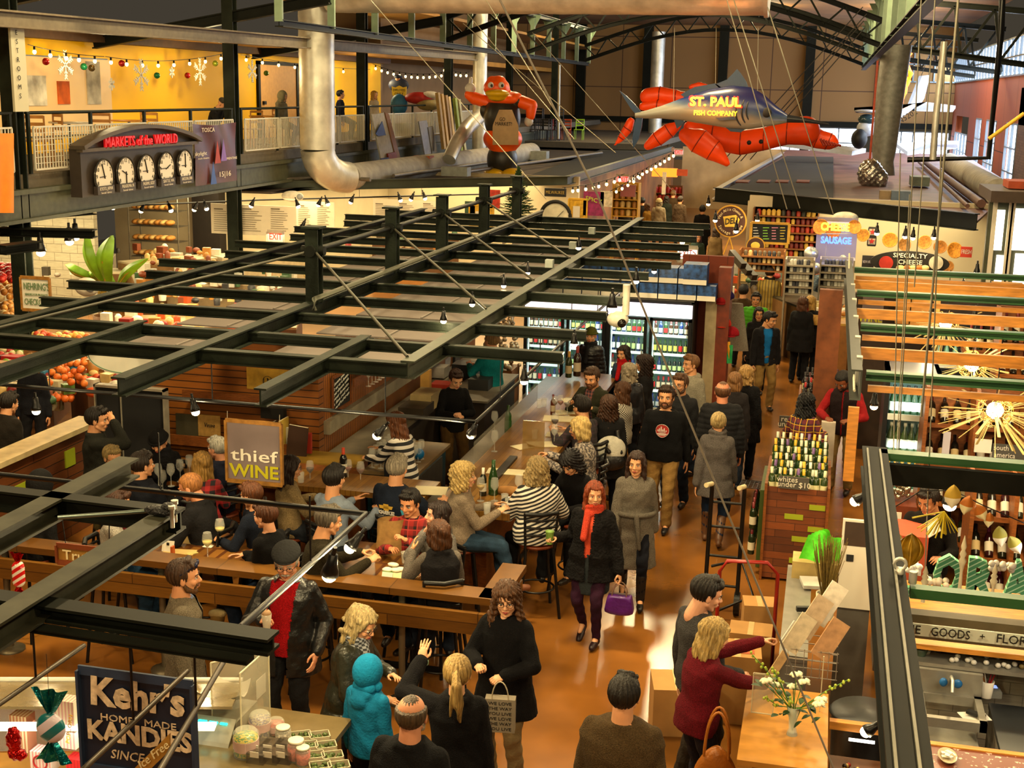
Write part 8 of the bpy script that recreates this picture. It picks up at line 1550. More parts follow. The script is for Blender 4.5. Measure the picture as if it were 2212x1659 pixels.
# ================================================================ candy shop, bottom left
t=thing('candy_case','long curved glass candy case lit from inside at the bottom left','display case',(-4.5,6.6,0));cw=mat('case_wood','a87428',.5,var=.1)
A=V3((-6.2,7.05,0));B_=V3((-3.75,7.75,0));u=(B_-A).normalized();n=V3((u.y,-u.x,0))
def cs(s0,s1,d0,d1,z0_,z1_): return [A+u*s0+n*d0+V3((0,0,z0_)),A+u*s1+n*d0+V3((0,0,z0_)),A+u*s1+n*d1+V3((0,0,z1_)),A+u*s0+n*d1+V3((0,0,z1_))]
L_=(B_-A).length
MB(cw).poly(cs(0,L_,0,.9,.0,.0),.62,(0,0,1)).build('base',t,1);MB(mat('case_glass','a8b0a8')).poly(cs(0,L_,-.02,.0,.62,1.15),.01,-n).build('front_glass',t,1);MB(mat('case_top','8a7a5a',.15,alpha=.75)).poly(cs(0,L_,0,.45,1.15,1.18),.02,(0,0,1)).build('glass_top',t,1)
MB(emi('case_light','eaf0d8',1.4)).poly(cs(.1,L_-.1,.47,.56,1.08,1.08),.02,(0,0,1)).build('light_tube',t,1);MB(mat('case_inner','c8c8b0',.5)).poly(cs(.05,L_-.05,.5,.88,.63,.63),.02,(0,0,1)).build('tray_shelf',t,1);MB(cw).poly(cs(0,L_,.86,.94,.62,.62),.34,(0,0,1)).build('rear_panel',t,1)
MB(GALV).tube([A+V3((0,0,1.17)),B_+V3((0,0,1.17))],.025,10).build('front_rail',t,1);light('AREA',A+u*1.2+n*.5+V3((0,0,1.05)),5,(1,1,.85),2.0,sizey=.3,name='case_light')
t=thing('shop_counter','wooden candy shop counter carrying the scale and jars','counter',(-3.4,7.3,0));MB(cw).box((-4.1,6.7,0),(-3.02,7.75,.90)).build('body',t,1);MB(mat('counter_olive','6a5a3a',.25,var=.1)).box((-4.15,6.65,.90),(-2.98,7.85,.94)).build('worktop',t,1)
t=thing('deli_scale','grey counter scale with a white pan and lit teal digits','scale',P(465,1590,.94));sc_=V3((-3.78,7.35,.94));MB(mat('scale_grey','8a8674',.4)).poly([sc_+Vector(q) for q in ((-.18,-.12,0),(.16,-.12,0),(.16,.0,.12),(-.18,.0,.12))],.03,(0,.5,.8)).build('front_panel',t,1)
MB(mat('scale_body','9a9480',.35,.3)).box(sc_+V3((-.18,0,0)),sc_+V3((.16,.35,.12))).build('body',t,1);MB(emi('teal_digits','20e0c8',3)).box(sc_+V3((-.10,-.03,.115)),sc_+V3((-.04,-.015,.125))).box(sc_+V3((-.02,-.03,.115)),sc_+V3((.04,-.015,.125))).box(sc_+V3((.06,-.03,.115)),sc_+V3((.11,-.015,.125))).build('digits',t,1)
MB(WHT).sheet(lambda a_,b_:sc_+V3((-.02+(a_-.5)*.36*(1-.25*b_),.22+(b_-.5)*.26,.17+.22*(a_-.5) ** 2+.25*(b_-.5) ** 2)),14,10).build('pan',t,1)
t=thing('sneeze_guard','clear acrylic guard with a small notice beside the man in the flat cap','guard',(-3.3,7.9,.94));q1,q2,q3=P(518,1455,1.45),P(580,1400,1.45),P(455,1432,1.45);dn_=V3((0,0,-.5));[MB(mat('acrylic','c8c0a8')).poly([a_,b_2,b_2+dn_,a_+dn_],.008).build('sheet',t,1) for a_,b_2 in ((q1,q2),(q3,q2))];g=MB(mat('acrylic_edge','c8bfa0'))
for p,q in ((q1,q2),(q3,q2),(q1,q1+dn_),(q2,q2+dn_),(q3,q3+dn_)):g.bar(p,q,.008,.008)
g.build('edge',t,1);a_=q1.lerp(q2,.62)+V3((-.01,-.012,-.17));b_2=q1.lerp(q2,.95)+V3((-.01,-.012,-.17));MB(WHT).poly([a_,b_2,b_2+V3((0,0,-.14)),a_+V3((0,0,-.14))],.002).build('notice',t,1)
def jar(px,py,r,h_,c,lab,z=.94,label=True):
 p=P(px,py,z);t=thing('candy_jar',lab,'jar',p);MB(mat('jar_glass','d0d0c0',.05,alpha=.3,var=0,spec=.9)).lathe([(r*.95,0),(r,.02),(r,h_*.8),(r*.8,h_*.9),(r*.78,h_*.9)],n=20).build('glass',t);MB(pat('candy_'+c[0],'blotch',*c,s=60,w=.5,rough=.3)).lathe([(r*.9,.01),(r*.94,.03),(r*.94,h_*.68),(.001,h_*.7)],n=18).build('candy',t)
 MB(mat('lid_cream','cfc8b4',.4,var=0)).lathe([(r*.86,h_*.9),(r*.88,h_*.9),(r*.88,h_),(r*.8,h_*1.02),(.001,h_*1.02)],n=20).build('lid',t)
 if label:MB(mat('pink_label','c8a8a0',.7)).lathe([(r*1.01,h_*.3),(r*1.01,h_*.6)],n=20).build('label',t);f=t.children[-1];f.data=MB(mat('pink_label','c8a8a0')).loft([[V3((r*1.012*cos(a_),r*1.012*sin(a_),z_)) for a_ in [-2.2+.12*k for k in range(10)]] for z_ in (h_*.25,h_*.6)],closed=False).mesh('label')
jar(532,1630,.085,.20,('c8b020','3a7a2a'),'large jar of yellow and green candies nearest to the scale');jar(562,1590,.075,.19,('a89880','5a4a6a'),'jar of grey wrapped candies behind the yellow one');jar(596,1585,.06,.12,('8a1c18','b84a3a'),'short jar with red candies behind the front jars')
jar(612,1605,.055,.12,('7a6a58','b8a890'),'low jar at the back of the tray rows',label=False);jar(640,1640,.06,.14,('a81c1c','d04a3a'),'jar of red candies beside the trays',label=False);jar(655,1650,.05,.12,('a81c1c','5a2018'),'small jar right of the red candies',label=False)
for i in range(4):
 for j in range(2):
  p=P(690+j*-40-i*10+24*i,1600+i*22,.94);t=thing('candy_tray','small cream box of wrapped candies at the counter corner','tray',p,30,'cream candy boxes at the corner');MB(mat('tray_cream','b8ac90',.6)).box((-.07,-.05,0),(.07,.05,.008)).box((-.07,-.05,0),(-.064,.05,.05)).box((.064,-.05,0),(.07,.05,.05)).box((-.07,.044,0),(.07,.05,.05)).box((-.07,-.05,0),(.07,-.044,.05)).build('box',t);g=MB(mat('wrapped_candy','4a5a2a',.3,var=.5,vs=60));[g.ell((random.uniform(-.05,.05),random.uniform(-.035,.035),.03),.016,6,4) for _ in range(14)];g.build('candies',t)
for i in range(6):p=P(560+28*(i % 3),1625+15*(i // 3),.94);t=thing('acrylic_bin','clear slanted candy bin with a white price card','bin',p,0,'clear candy bins with price cards');MB(mat('bin_clear','5a5046',.1,alpha=.5)).box((-.06,-.07,0),(.06,.07,.07)).build('bin_box',t);MB(WHT).box((-.03,-.075,.05),(.03,-.072,.09)).build('price_card',t)
# hanging candy ornaments
def foil(c): return mat('foil_'+c,c,.15,.75,var=.3,vs=9,bump=.8,bs=22)
p=PY(110,1572,6.6);t=thing('candy_ornament','large teal foil wrapped peppermint ornament with twisted ends','ornament',p)
MB(foil('0a6a70')).sheet(lambda a_,b_:V3(((a_-.5)*(.05+.20*b_),.02*sin(a_*14),.10+.16*b_)),16,8).sheet(lambda a_,b_:V3(((a_-.5)*(.05+.20*b_),.02*sin(a_*14),-.10-.14*b_)),16,8).build('foil_wrapper',t);MB(pat('mint_swirl','stripe','0a5a60','b8aab8',None,s=9,w=.5,rough=.3,ang=40)).ell((0,0,0),(.10,.05,.10),22,14).build('candy_disc',t);MB(BLK).tube([(0,0,.22),(0,0,.5)],.002,4).build('thread',t)
p=PY(40,1240,7.2);t=thing('candy_ornament','red and white striped foil candy ornament hanging at the left edge','ornament',p);MB(pat('red_white','stripe','c01414','d8ccc0',None,s=24,w=.45,rough=.2,ang=35)).cap((0,0,-.05),(0,0,.05),.042,.042,14).build('candy_body',t)
MB(foil('b01010')).sheet(lambda a_,b_:V3(((a_-.5)*(.03+.08*b_),.015*sin(a_*12),.08+.07*b_)),12,6).sheet(lambda a_,b_:V3(((a_-.5)*(.03+.08*b_),.015*sin(a_*12),-.08-.07*b_)),12,6).build('foil_wrapper',t);MB(BLK).tube([(0,0,.14),(0,0,.35)],.002,4).build('thread',t)
p=PY(30,1610,6.6);t=thing('candy_ornament','crumpled red foil candy ornament at the bottom left corner','ornament',p);g=MB(foil('b01010'));g.ell((0,0,.04),(.05,.04,.09),12,10);g.ell((.02,0,-.06),(.07,.04,.04),12,8);co,fs,no=remesh(g,.008,1);g=MB(foil('b01010'));g.add((co+no*(.006*np.sin(co[:,:1]*150)*np.sin(co[:,2:]*120))).tolist(),fs,True);g.build('foil_body',t)
for (px,py,w_,h_,c1,c2,l) in ((145,1560,.16,.34,'c89898','d8ccb8','tall pink striped popcorn bag behind the teal ornament'),(48,1580,.13,.26,'a86a48','c8b08a','brown striped gift bag at the left'),(95,1640,.16,.14,'c88a88','d8ccc0','pink box with a red round logo at the bottom left'),(170,1650,.14,.10,'c01818','d81c1c','red box at the bottom left beside the navy sign')):
 p=PY(px,py,7.0);z_=max(p.z-h_/2,.6);t=thing('candy_bag',l,'bag',(p.x,7.0,z_));MB(pat('bag_'+c1,'stripe',c1,c2,None,s=40,w=.5,axis='zx')).box((-w_/2,-.04,0),(w_/2,.06,h_)).build('bag_body',t)
 if px==145:pq=Plane('Y',6.94);letters(t,pq,'POPCORN',150,1575,9,mat('popcorn_yellow','c89a1c',.5),60,rot=80)
 if px==95:MB(mat('logo_red','b01818',.5)).tube([V3((.05*cos(q),-.045,.07+.05*sin(q))) for q in [2*PI*k/20 for k in range(21)]],.006,5).build('round_logo',t)
t=thing('candy_shelf','shelf behind the candy case holding the bags','shelf',(-4.9,7,.5));
MB(cw).box((-5.9,6.85,.5),(-4.0,7.15,.56)).build('shelf_board',t,1);MB(cw).box((-5.9,7.1,0),(-4.0,7.15,.5)).build('shelf_back',t,1)
# ================================================================ the crowd
BS = .76   # seat height of the bar stools
def seat(lab,head,top=1.60,stl=None,**k):
 d=person(label=lab,head=head,sit=BS,**k);o=d['o'];f=math.degrees(o.rotation_euler.z)
 stool(o.location.x,o.location.y,-f,stl or ('black bar stool under the '+lab.split(' ',1)[0]+' '+' '.join(lab.split(' ')[1:9])));return d
KH='cloth'
def logo_hood(root,sp,fat,s):
 g=MB(mat('logo_red2','9a2420',.7,var=0));y=.155*fat+.012;c=sp(.30,0,0)
 def pt(r,a,o=0): return sp(.29+r*sin(a),r*cos(a),y-.02*(abs(r*cos(a))/.07) ** 2+o)
 g.add([pt(.075,2*PI*k/28) for k in range(28)],[tuple(range(28))]);g.mat(mat('logo_white','c8b8b0',.7,var=0)).tube([pt(.074,2*PI*k/28) for k in range(29)],.003,4);[g.add([sp(a_,-w_,y+.004),sp(a_,w_,y+.004),sp(b_2,w_,y+.004),sp(b_2,-w_,y+.004)],[(0,1,2,3)]) for a_,b_2,w_ in ((.262,.250,.055),(.245,.238,.04))];[g.add([sp(a_,q-.006,y+.004),sp(a_,q+.006,y+.004),sp(.285,q+.006,y+.004),sp(.285,q-.006,y+.004)],[(0,1,2,3)]) for q,a_ in ((-.045,.30),(-.025,.325),(-.008,.31),(.01,.34),(.028,.32),(.045,.305))];textmesh(g,'MARKET',.03,basis(sp(.272,0,y+.006),(1,0,0),(0,0,1)),mat('logo_white','c8b8b0'),ext=.001,fit=.09);g.build('chest_emblem',root)
person('man in a black hoodie with a round red emblem walking towards the camera',(1440,836),h=1.84,face=182,walk=1,fat=1.2,up=('hoodie','0b0b0e','knit'),low=('trousers','7a5c30',KH),hair=('short','2c1a10'),beard=('short','4a2c18'),shoes='101014',logo=logo_hood,res=.011)
person('bearded man with glasses in a dark jacket behind the man in the black hoodie',(1470,810),h=1.80,face=190,look=(10,0),up=('jacket','17171a',KH),low=('trousers','1c2434'),hair=('short','4a2e1a'),beard=('short','3c2414'),glasses=1)
person('young man in a pale knitted hoodie looking left near the fridges',(1493,769),h=1.76,face=215,look=(15,0),up=('hoodie','8f8878','knit'),low=('trousers','1c2434'),hair=('short','6a4626'))
person('bald man in a black puffer jacket seen from behind',(1562,826),h=1.80,face=-8,fat=1.15,up=('puffer','17171a','cloth'),low=('trousers','18202e'),hair=('balding','5a3a24'),skin='c07a5a',puff=1)
person('woman with light brown hair in a dark coat right of the bald man',(1588,806),h=1.66,sex='f',face=5,up=('coat','1e1a1c','cloth',.3),low=('trousers','18202e'),hair=('bob','7a5430'))
person('woman with blond hair and a black fur hooded coat seen from behind',(1613,792),h=1.66,sex='f',face=10,fat=1.1,up=('coat','100f12','fur',.3),low=('trousers','12141a'),hair=('wavy','a07c48'),scarf=('3a2c20','fur'))
person('woman in a grey wool coat with pinned up hair walking away in patterned boots',(1553,893),h=1.68,sex='f',face=0,walk=.8,up=('coat','56504e','knit',.22),low=('leggings','16243c'),hair=('bun','a0885a'),boots='5a3a24',scarf=('56504e','knit'),res=.011)
d0=person('dark haired woman in a grey belted wool coat walking towards the camera',(1376,978),h=1.70,sex='f',face=172,walk=.8,look=(10,0),up=('coat','6a6258','knit',.45),low=('leggings','10121c'),hair=('long','2e1a12'),boots='0f0d0e',res=.010,skin='cf966c')
d_=d0;g=MB(fmat('5e574e','knit'));g.tube([d_['sp'](.12,.205*cos(q),.165*sin(q)) for q in [2*PI*k/24 for k in range(25)]],.028,8);g.cap(d_['sp'](.12,-.02,.18),d_['sp'](-.22,-.06,.20),.028,.02);g.build('belt',d_['o'])
d=person('red haired woman in a black fur coat with orange scarf and purple tights',(1285,1043),h=1.68,sex='f',face=185,look=(-22,0),fat=1.2,up=('coat','0f0d0f','fur',.18,.04),under=('shirt','c84a30'),low=('leggings','2a1024'),hair=('long','7a3418'),shoes='1c0a12',scarf=('c2402c','knit'),rh=(.34,.14,1.08),lh=(-.30,.08,.78),hk=('fist','grip'),walk=.5,res=.010,skin='d09a74')
g=MB(fmat('262c30','cloth'));n=20;g.loft([[V3(((.20-.02*j/4)*cos(q),(.17)*sin(q),.95-.42*j/4)) for q in [2*PI*k/n for k in range(n)]] for j in range(5)]);co,fs,no=remesh(g,.013,2);g=MB(g.mats[0]);g.add(co.tolist(),fs,True);g.build('skirt',d['o'])
p=d['R'];MB(mat('green_cup','6a8a3c',.5,var=.2,vs=40)).lathe([(.03,-.06),(.042,.06),(.044,.07),(.001,.075)],p,14).build('green_cup',label='green paper cup held by the red haired woman',cat='cup')
p=d['L']+V3((0,0,-.02));t=thing('handbag','bright purple handbag held by the red haired woman','handbag',p+V3((0,0,-.33)));g=MB(fmat('4a1468','leather'));g.ell((0,0,.11),(.15,.075,.115),20,12,fn=lambda q:V3((max(-.125,min(.125,q.x*1.4))*(1.1-1.6*max(0,q.z-.05)),max(-.06,min(.06,q.y*1.3)),max(0,min(.2,q.z*1.1)))));g.build('bag_body',t);MB(mat('zip_silver','9a8f80',.3,.8)).bar((-.1,0,.215),(.1,0,.215),.012,.012).build('zip',t)
for y in (-.035,.035):MB(fmat('7a5a48','leather')).tube([(.07*cos(q),y,.19+.13*sin(q)) for q in [PI*k/10 for k in range(11)]],.006,6).build('handle',t)
d=person('curly haired woman with a black and white panda backpack seen from behind at the bar',(1316,857),h=1.66,sex='f',face=-15,fat=1.05,up=('coat','121113','cloth',.25),low=('trousers','10121a'),hair=('longcurly','3a2010'))
bpk=thing('backpack','black and white panda patterned backpack worn by the curly haired woman','backpack',(0,0,0));bpk.matrix_world=d['M'];g=MB(fmat('b8b4a8','cloth'));g.ell(d['sp'](.12,.02,-.20),(.19,.08,.18),20,14);g.build('white_body',bpk);g=MB(fmat('121113','leather'));g.ell(d['sp'](-.02,.02,-.20),(.20,.095,.13),20,12);g.build('black_base',bpk);MB(fmat('121113','leather')).cap(d['sp'](.34,.1,-.16),d['sp'](.10,.15,-.25),.035,.02).cap(d['sp'](.16,-.04,-.275),d['sp'](.12,-.01,-.28),.02,.03).build('dark_patch',bpk)
person('woman with brown hair in a black and white houndstooth top at the bar',(1345,826),h=1.64,sex='f',face=-70,up=('sweater',pat('houndstooth','check','15131a','b8b0a0',None,s=34),''),low=('trousers','14161c'),hair=('long','4a2c18'))
person('woman with wavy grey hair in a black jacket seen from behind',(1359,787),h=1.66,sex='f',face=-20,look=(-30,0),up=('jacket','1a1a1e','leather'),low=('trousers','14161c'),hair=('wavy','8a7c68'))
person('curly dark haired woman in profile facing left near the fridge',(1392,769),h=1.66,sex='f',face=-95,up=('jacket','161416',KH),low=('trousers','14161c'),hair=('longcurly','24140e'))
person('woman with a red scarf and denim shirt smiling behind the bar guests',(1347,748),h=1.62,sex='f',face=195,look=(15,5),up=('shirt','2c3850','denim'),low=('trousers','14161c'),hair=('midlong','20120e'),scarf=('b01418','knit'),lh=(-.30,.25,.98))
person('woman in an olive beanie and black puffer jacket facing the camera',(1277,710),h=1.70,sex='f',face=182,up=('puffer','141419','leather'),low=('trousers','14161c'),hair=('none','20120e'),hat=('beanie','4a4a18','knit'),puff=1,scarf=('18181c','cloth'))
seat('bearded young man in an olive blazer seated at the far bar end',(1277,797),h=1.84,face=205,lean=10,look=(-10,8),up=('blazer','2a2a1c',KH,None,.06),under=('shirt',pat('plaid_shirt_a','plaid','2a2430','8a5048',None,s=22,w=.4),''),low=('trousers','1c2028'),hair=('short','3a2414'),beard=('full','5a3418'),rh=(.12,.38,1.12),lh=(-.2,.36,1.1))
seat('man in a dark plaid shirt seated with his back half turned',(1256,858),h=1.78,face=-55,lean=8,up=('sweater',pat('plaid_dark','plaid','1a1418','3a2430','14161e',s=14,w=.4),''),low=('trousers','14161c'),hair=('short','17100c'),rh=(.1,.42,1.1),lh=(-.15,.4,1.12))
seat('blond woman in a grey patterned blouse seated in profile at the bar',(1249,903),h=1.78,sex='f',face=-88,lean=6,look=(0,8),up=('sweater',pat('paisley_grey','blotch','4a4444','9a8e84',None,s=38,w=.52),''),low=('trousers','14161c'),hair=('bob','ac9058'),rh=(.1,.46,1.10),lh=(-.16,.46,1.10),hk=('relax','grip'))
seat('black haired woman in a black top looking down at the bar',(1225,984),h=1.70,sex='f',face=205,lean=8,look=(0,32),up=('sweater','0e0c0f','knit'),low=('trousers','101014'),hair=('curly','120c0e'),rh=(.1,.30,1.0),lh=(-.1,.3,1.0))
seat('blond woman wrapped in a black and white striped shawl seen from behind',(1161,992),h=1.72,sex='f',face=-25,fat=1.2,lean=4,up=('shawl',pat('shawl_stripe','stripe','121014','c8c0b4',None,s=27,w=.5,ang=22),''),low=('trousers','101014'),hair=('curly','988054'),rh=(.22,.34,1.08),lh=(-.22,.34,1.08),res=.010,stl='black ladder back stool of the woman in the striped shawl')
seat('blond woman in a beige sweater and jeans sitting at the end of the bar',(1003,1003),h=1.72,sex='f',face=70,fat=1.12,lean=3,look=(5,0),up=('sweater','8a7a68','knit'),low=('trousers','24384c','denim'),hair=('curly','ac9058'),rh=(.05,.38,1.12),lh=(-.2,.36,1.12),feet=((-.05,.45,-.40),(.20,.52,-.32)),shoes='7a4a30',res=.010,skin='d09a74')
def logo_truck(root,sp,fat,s):
 g=MB(mat('gold_badge','b08a2c',.5,var=0));y=-.165
 def a(x,t): return sp(t,x,y)
 g.add([a(.075,.315),a(-.075,.315),a(-.065,.285),a(.065,.285)],[(0,1,2,3)]);g.add([a(.025,.33),a(-.03,.33),a(-.02,.27),a(.035,.27)],[(0,1,2,3)])
 for tx,t_,sz,ft in (('SILVERADO',.25,.05,.21),('OFFICIAL TRUCK',.21,.035,.20),('of the OUTDOORS',.175,.035,.20)):textmesh(g,tx,sz,basis(sp(t_,0,y-.004),(-1,0,0),(0,0,1)),mat('tee_white','c8c0b8',.6,var=0),ext=.003,fit=ft,bold=.002)
 g.build('back_print',root)
seat('grey haired man in a navy printed t-shirt seen from behind',(859,986),h=1.82,face=12,fat=1.2,lean=6,up=('tshirt','101828','cloth'),low=('trousers','18202c'),hair=('short','8a8070'),rh=(.30,.40,1.07),lh=(-.2,.42,1.07),logo=logo_truck,res=.010)
seat('boy in a red and black plaid shirt holding a light blue phone',(883,1062),h=1.70,face=178,look=(12,12),up=('sweater',pat('plaid_red','plaid','8a1410','1a0a0a','a83028',s=12,w=.45),''),low=('trousers','18202c'),hair=('short','120c0a'),rh=(.12,.30,1.12),lh=(-.05,.32,1.22),hk=('grip','grip'),skin='c0825a')
seat('dark haired girl in a grey hoodie resting her chin on her hand',(948,1086),h=1.66,sex='f',face=200,look=(35,-5),up=('hoodie','6f6a66','knit'),low=('trousers','18202c'),hair=('long','20120e'),rh=(.05,.15,1.36),lh=(-.15,.32,1.08),skin='d09a7c')
seat('woman with a brown bob in a black vest over a grey sweater, seen from behind',(948,1126),h=1.66,sex='f',face=-25,lean=4,look=(-25,0),up=('vest','121013','cloth'),under=('sweater','6a625a','knit'),low=('trousers','1c2434','denim'),hair=('bob','4a2a14'),lh=(-.22,.28,1.28),rh=(.1,.38,1.08),res=.010,stl='bar stool with an orange seat under the woman in the black vest')
seat('grey haired man in a dark olive sweater leaning over the corner table',(716,1096),h=1.80,face=62,lean=14,look=(-12,5),up=('sweater','2c2618','knit'),low=('trousers','18181c'),hair=('short','5f564a'),rh=(.08,.48,1.08),lh=(-.16,.46,1.08),hk=('grip','grip'),res=.011)
seat('dark haired man in a light blue shirt seen from behind at the side counter',(722,1008),h=1.78,face=20,lean=2,up=('shirt','7a8698','cloth'),low=('trousers','20242c'),hair=('short','17110e'),rh=(.2,.4,1.1),lh=(-.1,.42,1.14),res=.011)
seat('long haired woman with glasses in a beige cardigan facing right',(630,987),h=1.66,sex='f',face=50,look=(15,8),up=('sweater','8a7450','knit'),low=('trousers','20242c'),hair=('long','24140e'),glasses=1,rh=(.1,.38,1.1),lh=(-.2,.36,1.1))
seat('brown haired woman in navy resting her face on her hand',(538,1045),h=1.66,sex='f',face=-75,look=(-5,8),lean=8,up=('sweater','141a28','knit'),low=('trousers','20304a','denim'),hair=('short','5a3218'),rh=(.02,.18,1.34),lh=(-.2,.36,1.06),feet=((-.12,.3,-.42),(.16,.34,-.45)))
seat('short haired woman in a black sweater with arms folded facing left',(570,1088),h=1.68,sex='f',face=-72,look=(-8,4),lean=6,up=('sweater','0d0c0e','knit'),low=('trousers','20304a','denim'),hair=('short','4a2814'),rh=(-.02,.34,1.08),lh=(.02,.32,1.04),shoes='8a6a34',res=.010,skin='c98f6c')
seat('ginger haired man with a checked collar in a black jacket',(402,1027),h=1.78,face=-92,look=(-8,14),lean=10,up=('jacket','151417',KH,None,.05),under=('shirt',pat('check_collar','grid','b89a8a','7a3a34',None,s=40,w=.2),''),low=('trousers','18181c'),hair=('buzz','9a6434'),rh=(.05,.40,1.05),lh=(-.1,.4,1.05),skin='cf8a64')
seat('blond woman in a red and black plaid shirt seen from behind',(437,978),h=1.66,sex='f',face=-10,look=(-30,0),up=('sweater',pat('plaid_red2','plaid','9a1418','0f0a12',None,s=11,w=.5),''),low=('trousers','18181c'),hair=('midlong','9a7438'),rh=(.1,.36,1.08),lh=(-.2,.34,1.1))
seat('older woman with short grey hair facing left at the rear table',(468,946),h=1.64,sex='f',face=-80,look=(0,5),up=('jacket','14182a',KH),low=('trousers','18181c'),hair=('short','9a968c'),skin='c88a68')
seat('woman in a black beanie leaning forward at the rear table',(338,937),h=1.68,sex='f',face=172,lean=12,look=(0,22),up=('coat','0f0e10','fur',None),low=('trousers','18181c'),hair=('none','17110e'),hat=('beanie','0f0e10','knit'),scarf=('17161a','knit'))
seat('dark haired man in a navy jacket seen from behind at the rear table',(306,979),h=1.78,face=20,look=(20,0),up=('jacket','0f121c',KH),low=('trousers','18181c'),hair=('short','20140c'),rh=(.1,.36,1.05),lh=(-.2,.34,1.05))
seat('older person with round glasses half hidden behind the standing man',(243,966),h=1.64,sex='f',face=120,look=(0,10),up=('sweater','4a4020','knit'),low=('trousers','18181c'),hair=('short','8a7448'),glasses=1)
person('dark haired man in a dark grey jacket standing with his hand at his mouth',(210,883),h=1.82,face=58,look=(18,4),up=('jacket','23231e','knit'),low=('trousers','17181c'),hair=('short','17100c'),rh=(.02,.18,1.50),lh=(-.2,.1,.95),hk=('relax','grip'))
seat('woman in a pale grey sweater with a dotted scarf, hands clasped under her chin',(258,1062),h=1.68,sex='f',face=78,look=(0,4),lean=6,up=('sweater','9a948a','knit'),low=('trousers','24405c','denim'),hair=('short','3a2012'),scarf=('6a2028','knit'),rh=(.04,.28,1.30),lh=(-.02,.28,1.26),hk=('fist','fist'),boots='5a3018')
seat('person in a dark hooded coat at the left behind the lowest rail',(90,1022),h=1.66,face=20,lean=14,up=('hoodie','0e0d0e','cloth'),low=('trousers','101014'),hair=('none','0e0d0e'),hat=('hood','0e0d0e','cloth'))
d=person('bearded man in a taupe sweater with sunglasses on his head standing in profile',(396,1213),h=1.80,face=66,look=(5,0),up=('blazer','6a6050','knit',.30,.03),under=('shirt','7a86a8','cloth'),low=('trousers','a8b0a0','cloth'),hair=('short','3a2414'),beard=('full','5a3a1c'),res=.010,skin='c98c64',shoes='3a2a1c')
g=MB(mat('shades_blue','101a3a',.1,.3,var=0));g.T=d['hM'];g.ell((-.028,.075,.088),(.026,.012,.02)).ell((.028,.075,.088),(.026,.012,.02)).tube([(-.054,.07,.088),(-.086,-.02,.04)],.003,5).tube([(.054,.07,.088),(.086,-.02,.04)],.003,5);o=g.build('sunglasses',None,loc=(0,0,0),label='dark blue sunglasses pushed up on the bearded mans hair',cat='sunglasses');o.matrix_world=d['M']
MB(mat('shearling','b8a070',.9,bump=.5)).ell(P(470,1325,.42),(.09,.07,.04),14,8).build('boot_cuff',label='cream shearling cuff of a boot hanging from a stool',cat='boot');MB(mat('suede','8a6a34',.8)).cap(P(470,1335,.38),P(462,1372,.15),.07,.05).cap(P(462,1372,.15),P(440,1375,.12),.05,.04).build('suede_boot',label='tan suede boot under the plank table',cat='boot')
d=person('older man with a moustache in a dark flat cap, black leather jacket and red sweater',(618,1186),h=1.78,face=176,look=(-12,12),fat=1.22,up=('jacket','141415','leather',.22,.10),under=('sweater','a00c14','knit'),low=('trousers','121215','cloth'),hair=('balding','9a9488'),beard=('moustache','a8a298'),hat=('flatcap','1b1b1c','cloth'),glasses=1,rh=(.10,.30,1.16),lh=(-.26,.12,.86),hk=('relax','grip'),res=.009,skin='c98a68')
p=d['R'];t=thing('drink_cup','clear cup of whipped coffee with a straw held by the man in the flat cap','cup',p+V3((.02,-.03,-.05)));MB(mat('cup_clear','c8bca8',.1,alpha=.5,var=0)).lathe([(.028,0),(.040,.12),(.038,.12),(.026,.004)],n=16).build('cup',t);MB(mat('frappe','a88460',.6)).lathe([(.026,.005),(.036,.10),(.001,.10)],n=14).ell((0,0,.125),(.036,.036,.03),12,8).build('drink',t);MB(mat('straw_red','a01818',.4)).tube([(0,0,.1),(.01,0,.19)],.004,6).build('straw',t)
d=person('grey blond haired woman with glasses and a checked scarf hugging the child in turquoise',(790,1320),h=1.66,sex='f',face=95,look=(10,16),fat=1.1,lean=8,up=('jacket','24251c','leather',.1),low=('trousers','12161e','cloth'),hair=('wavy','a08c60'),glasses=1,scarf=(pat('scarf_check','check','2a2c30','8a8c90',None,s=30),),rh=(.12,.34,1.00),lh=(-.1,.32,1.10),hk=('relax','relax'),res=.010)
person('child in a turquoise fleece hoodie with the hood up seen from behind',(796,1424),h=1.42,face=22,fat=1.02,up=('hoodie','0a6a94','cloth'),low=('trousers','101820'),hair=('none','2a1a10'),hat=('hood','0a74a0','cloth'),res=.010)
person('balding grey haired man in a dark coat seen from behind at the bottom',(889,1506),h=1.76,face=8,look=(-14,4),fat=1.18,up=('coat','101013','knit',.3),low=('trousers','14161c'),hair=('balding','4a3c2c'),beard=('short','b0a898'),res=.010,skin='c98a68')
d=person('woman with a long blond ponytail in a black coat raising her hand',(988,1420),h=1.70,sex='f',face=-12,look=(0,0),up=('coat','0f0e11','knit',.2),low=('trousers','24344c','denim'),hair=('ponytail','987c48'),lh=(-.27,.36,1.46),hpose=(((.1,.2,1),(.2,1,.1)),None),res=.009,skin='d09a74')
W0=d['L'];t=thing('wrist_watch','pale mint wrist watch on the raised arm','watch',W0+V3((0,0,-.1)));MB(mat('mint_band','8ab89a',.4)).lathe([(.030,-.014),(.034,-.012),(.034,.012),(.030,.014)],(0,0,0),18).build('band',t);MB(mat('watch_face','a0c8b0',.3)).cbox((0,-.034,0),(.03,.008,.03)).build('face',t)
smallbox('coffee_cup','white cup held low in front of the blond ponytail woman',P(888,1478,1.15),(.07,.07,.09),'c8c0b4','cup')
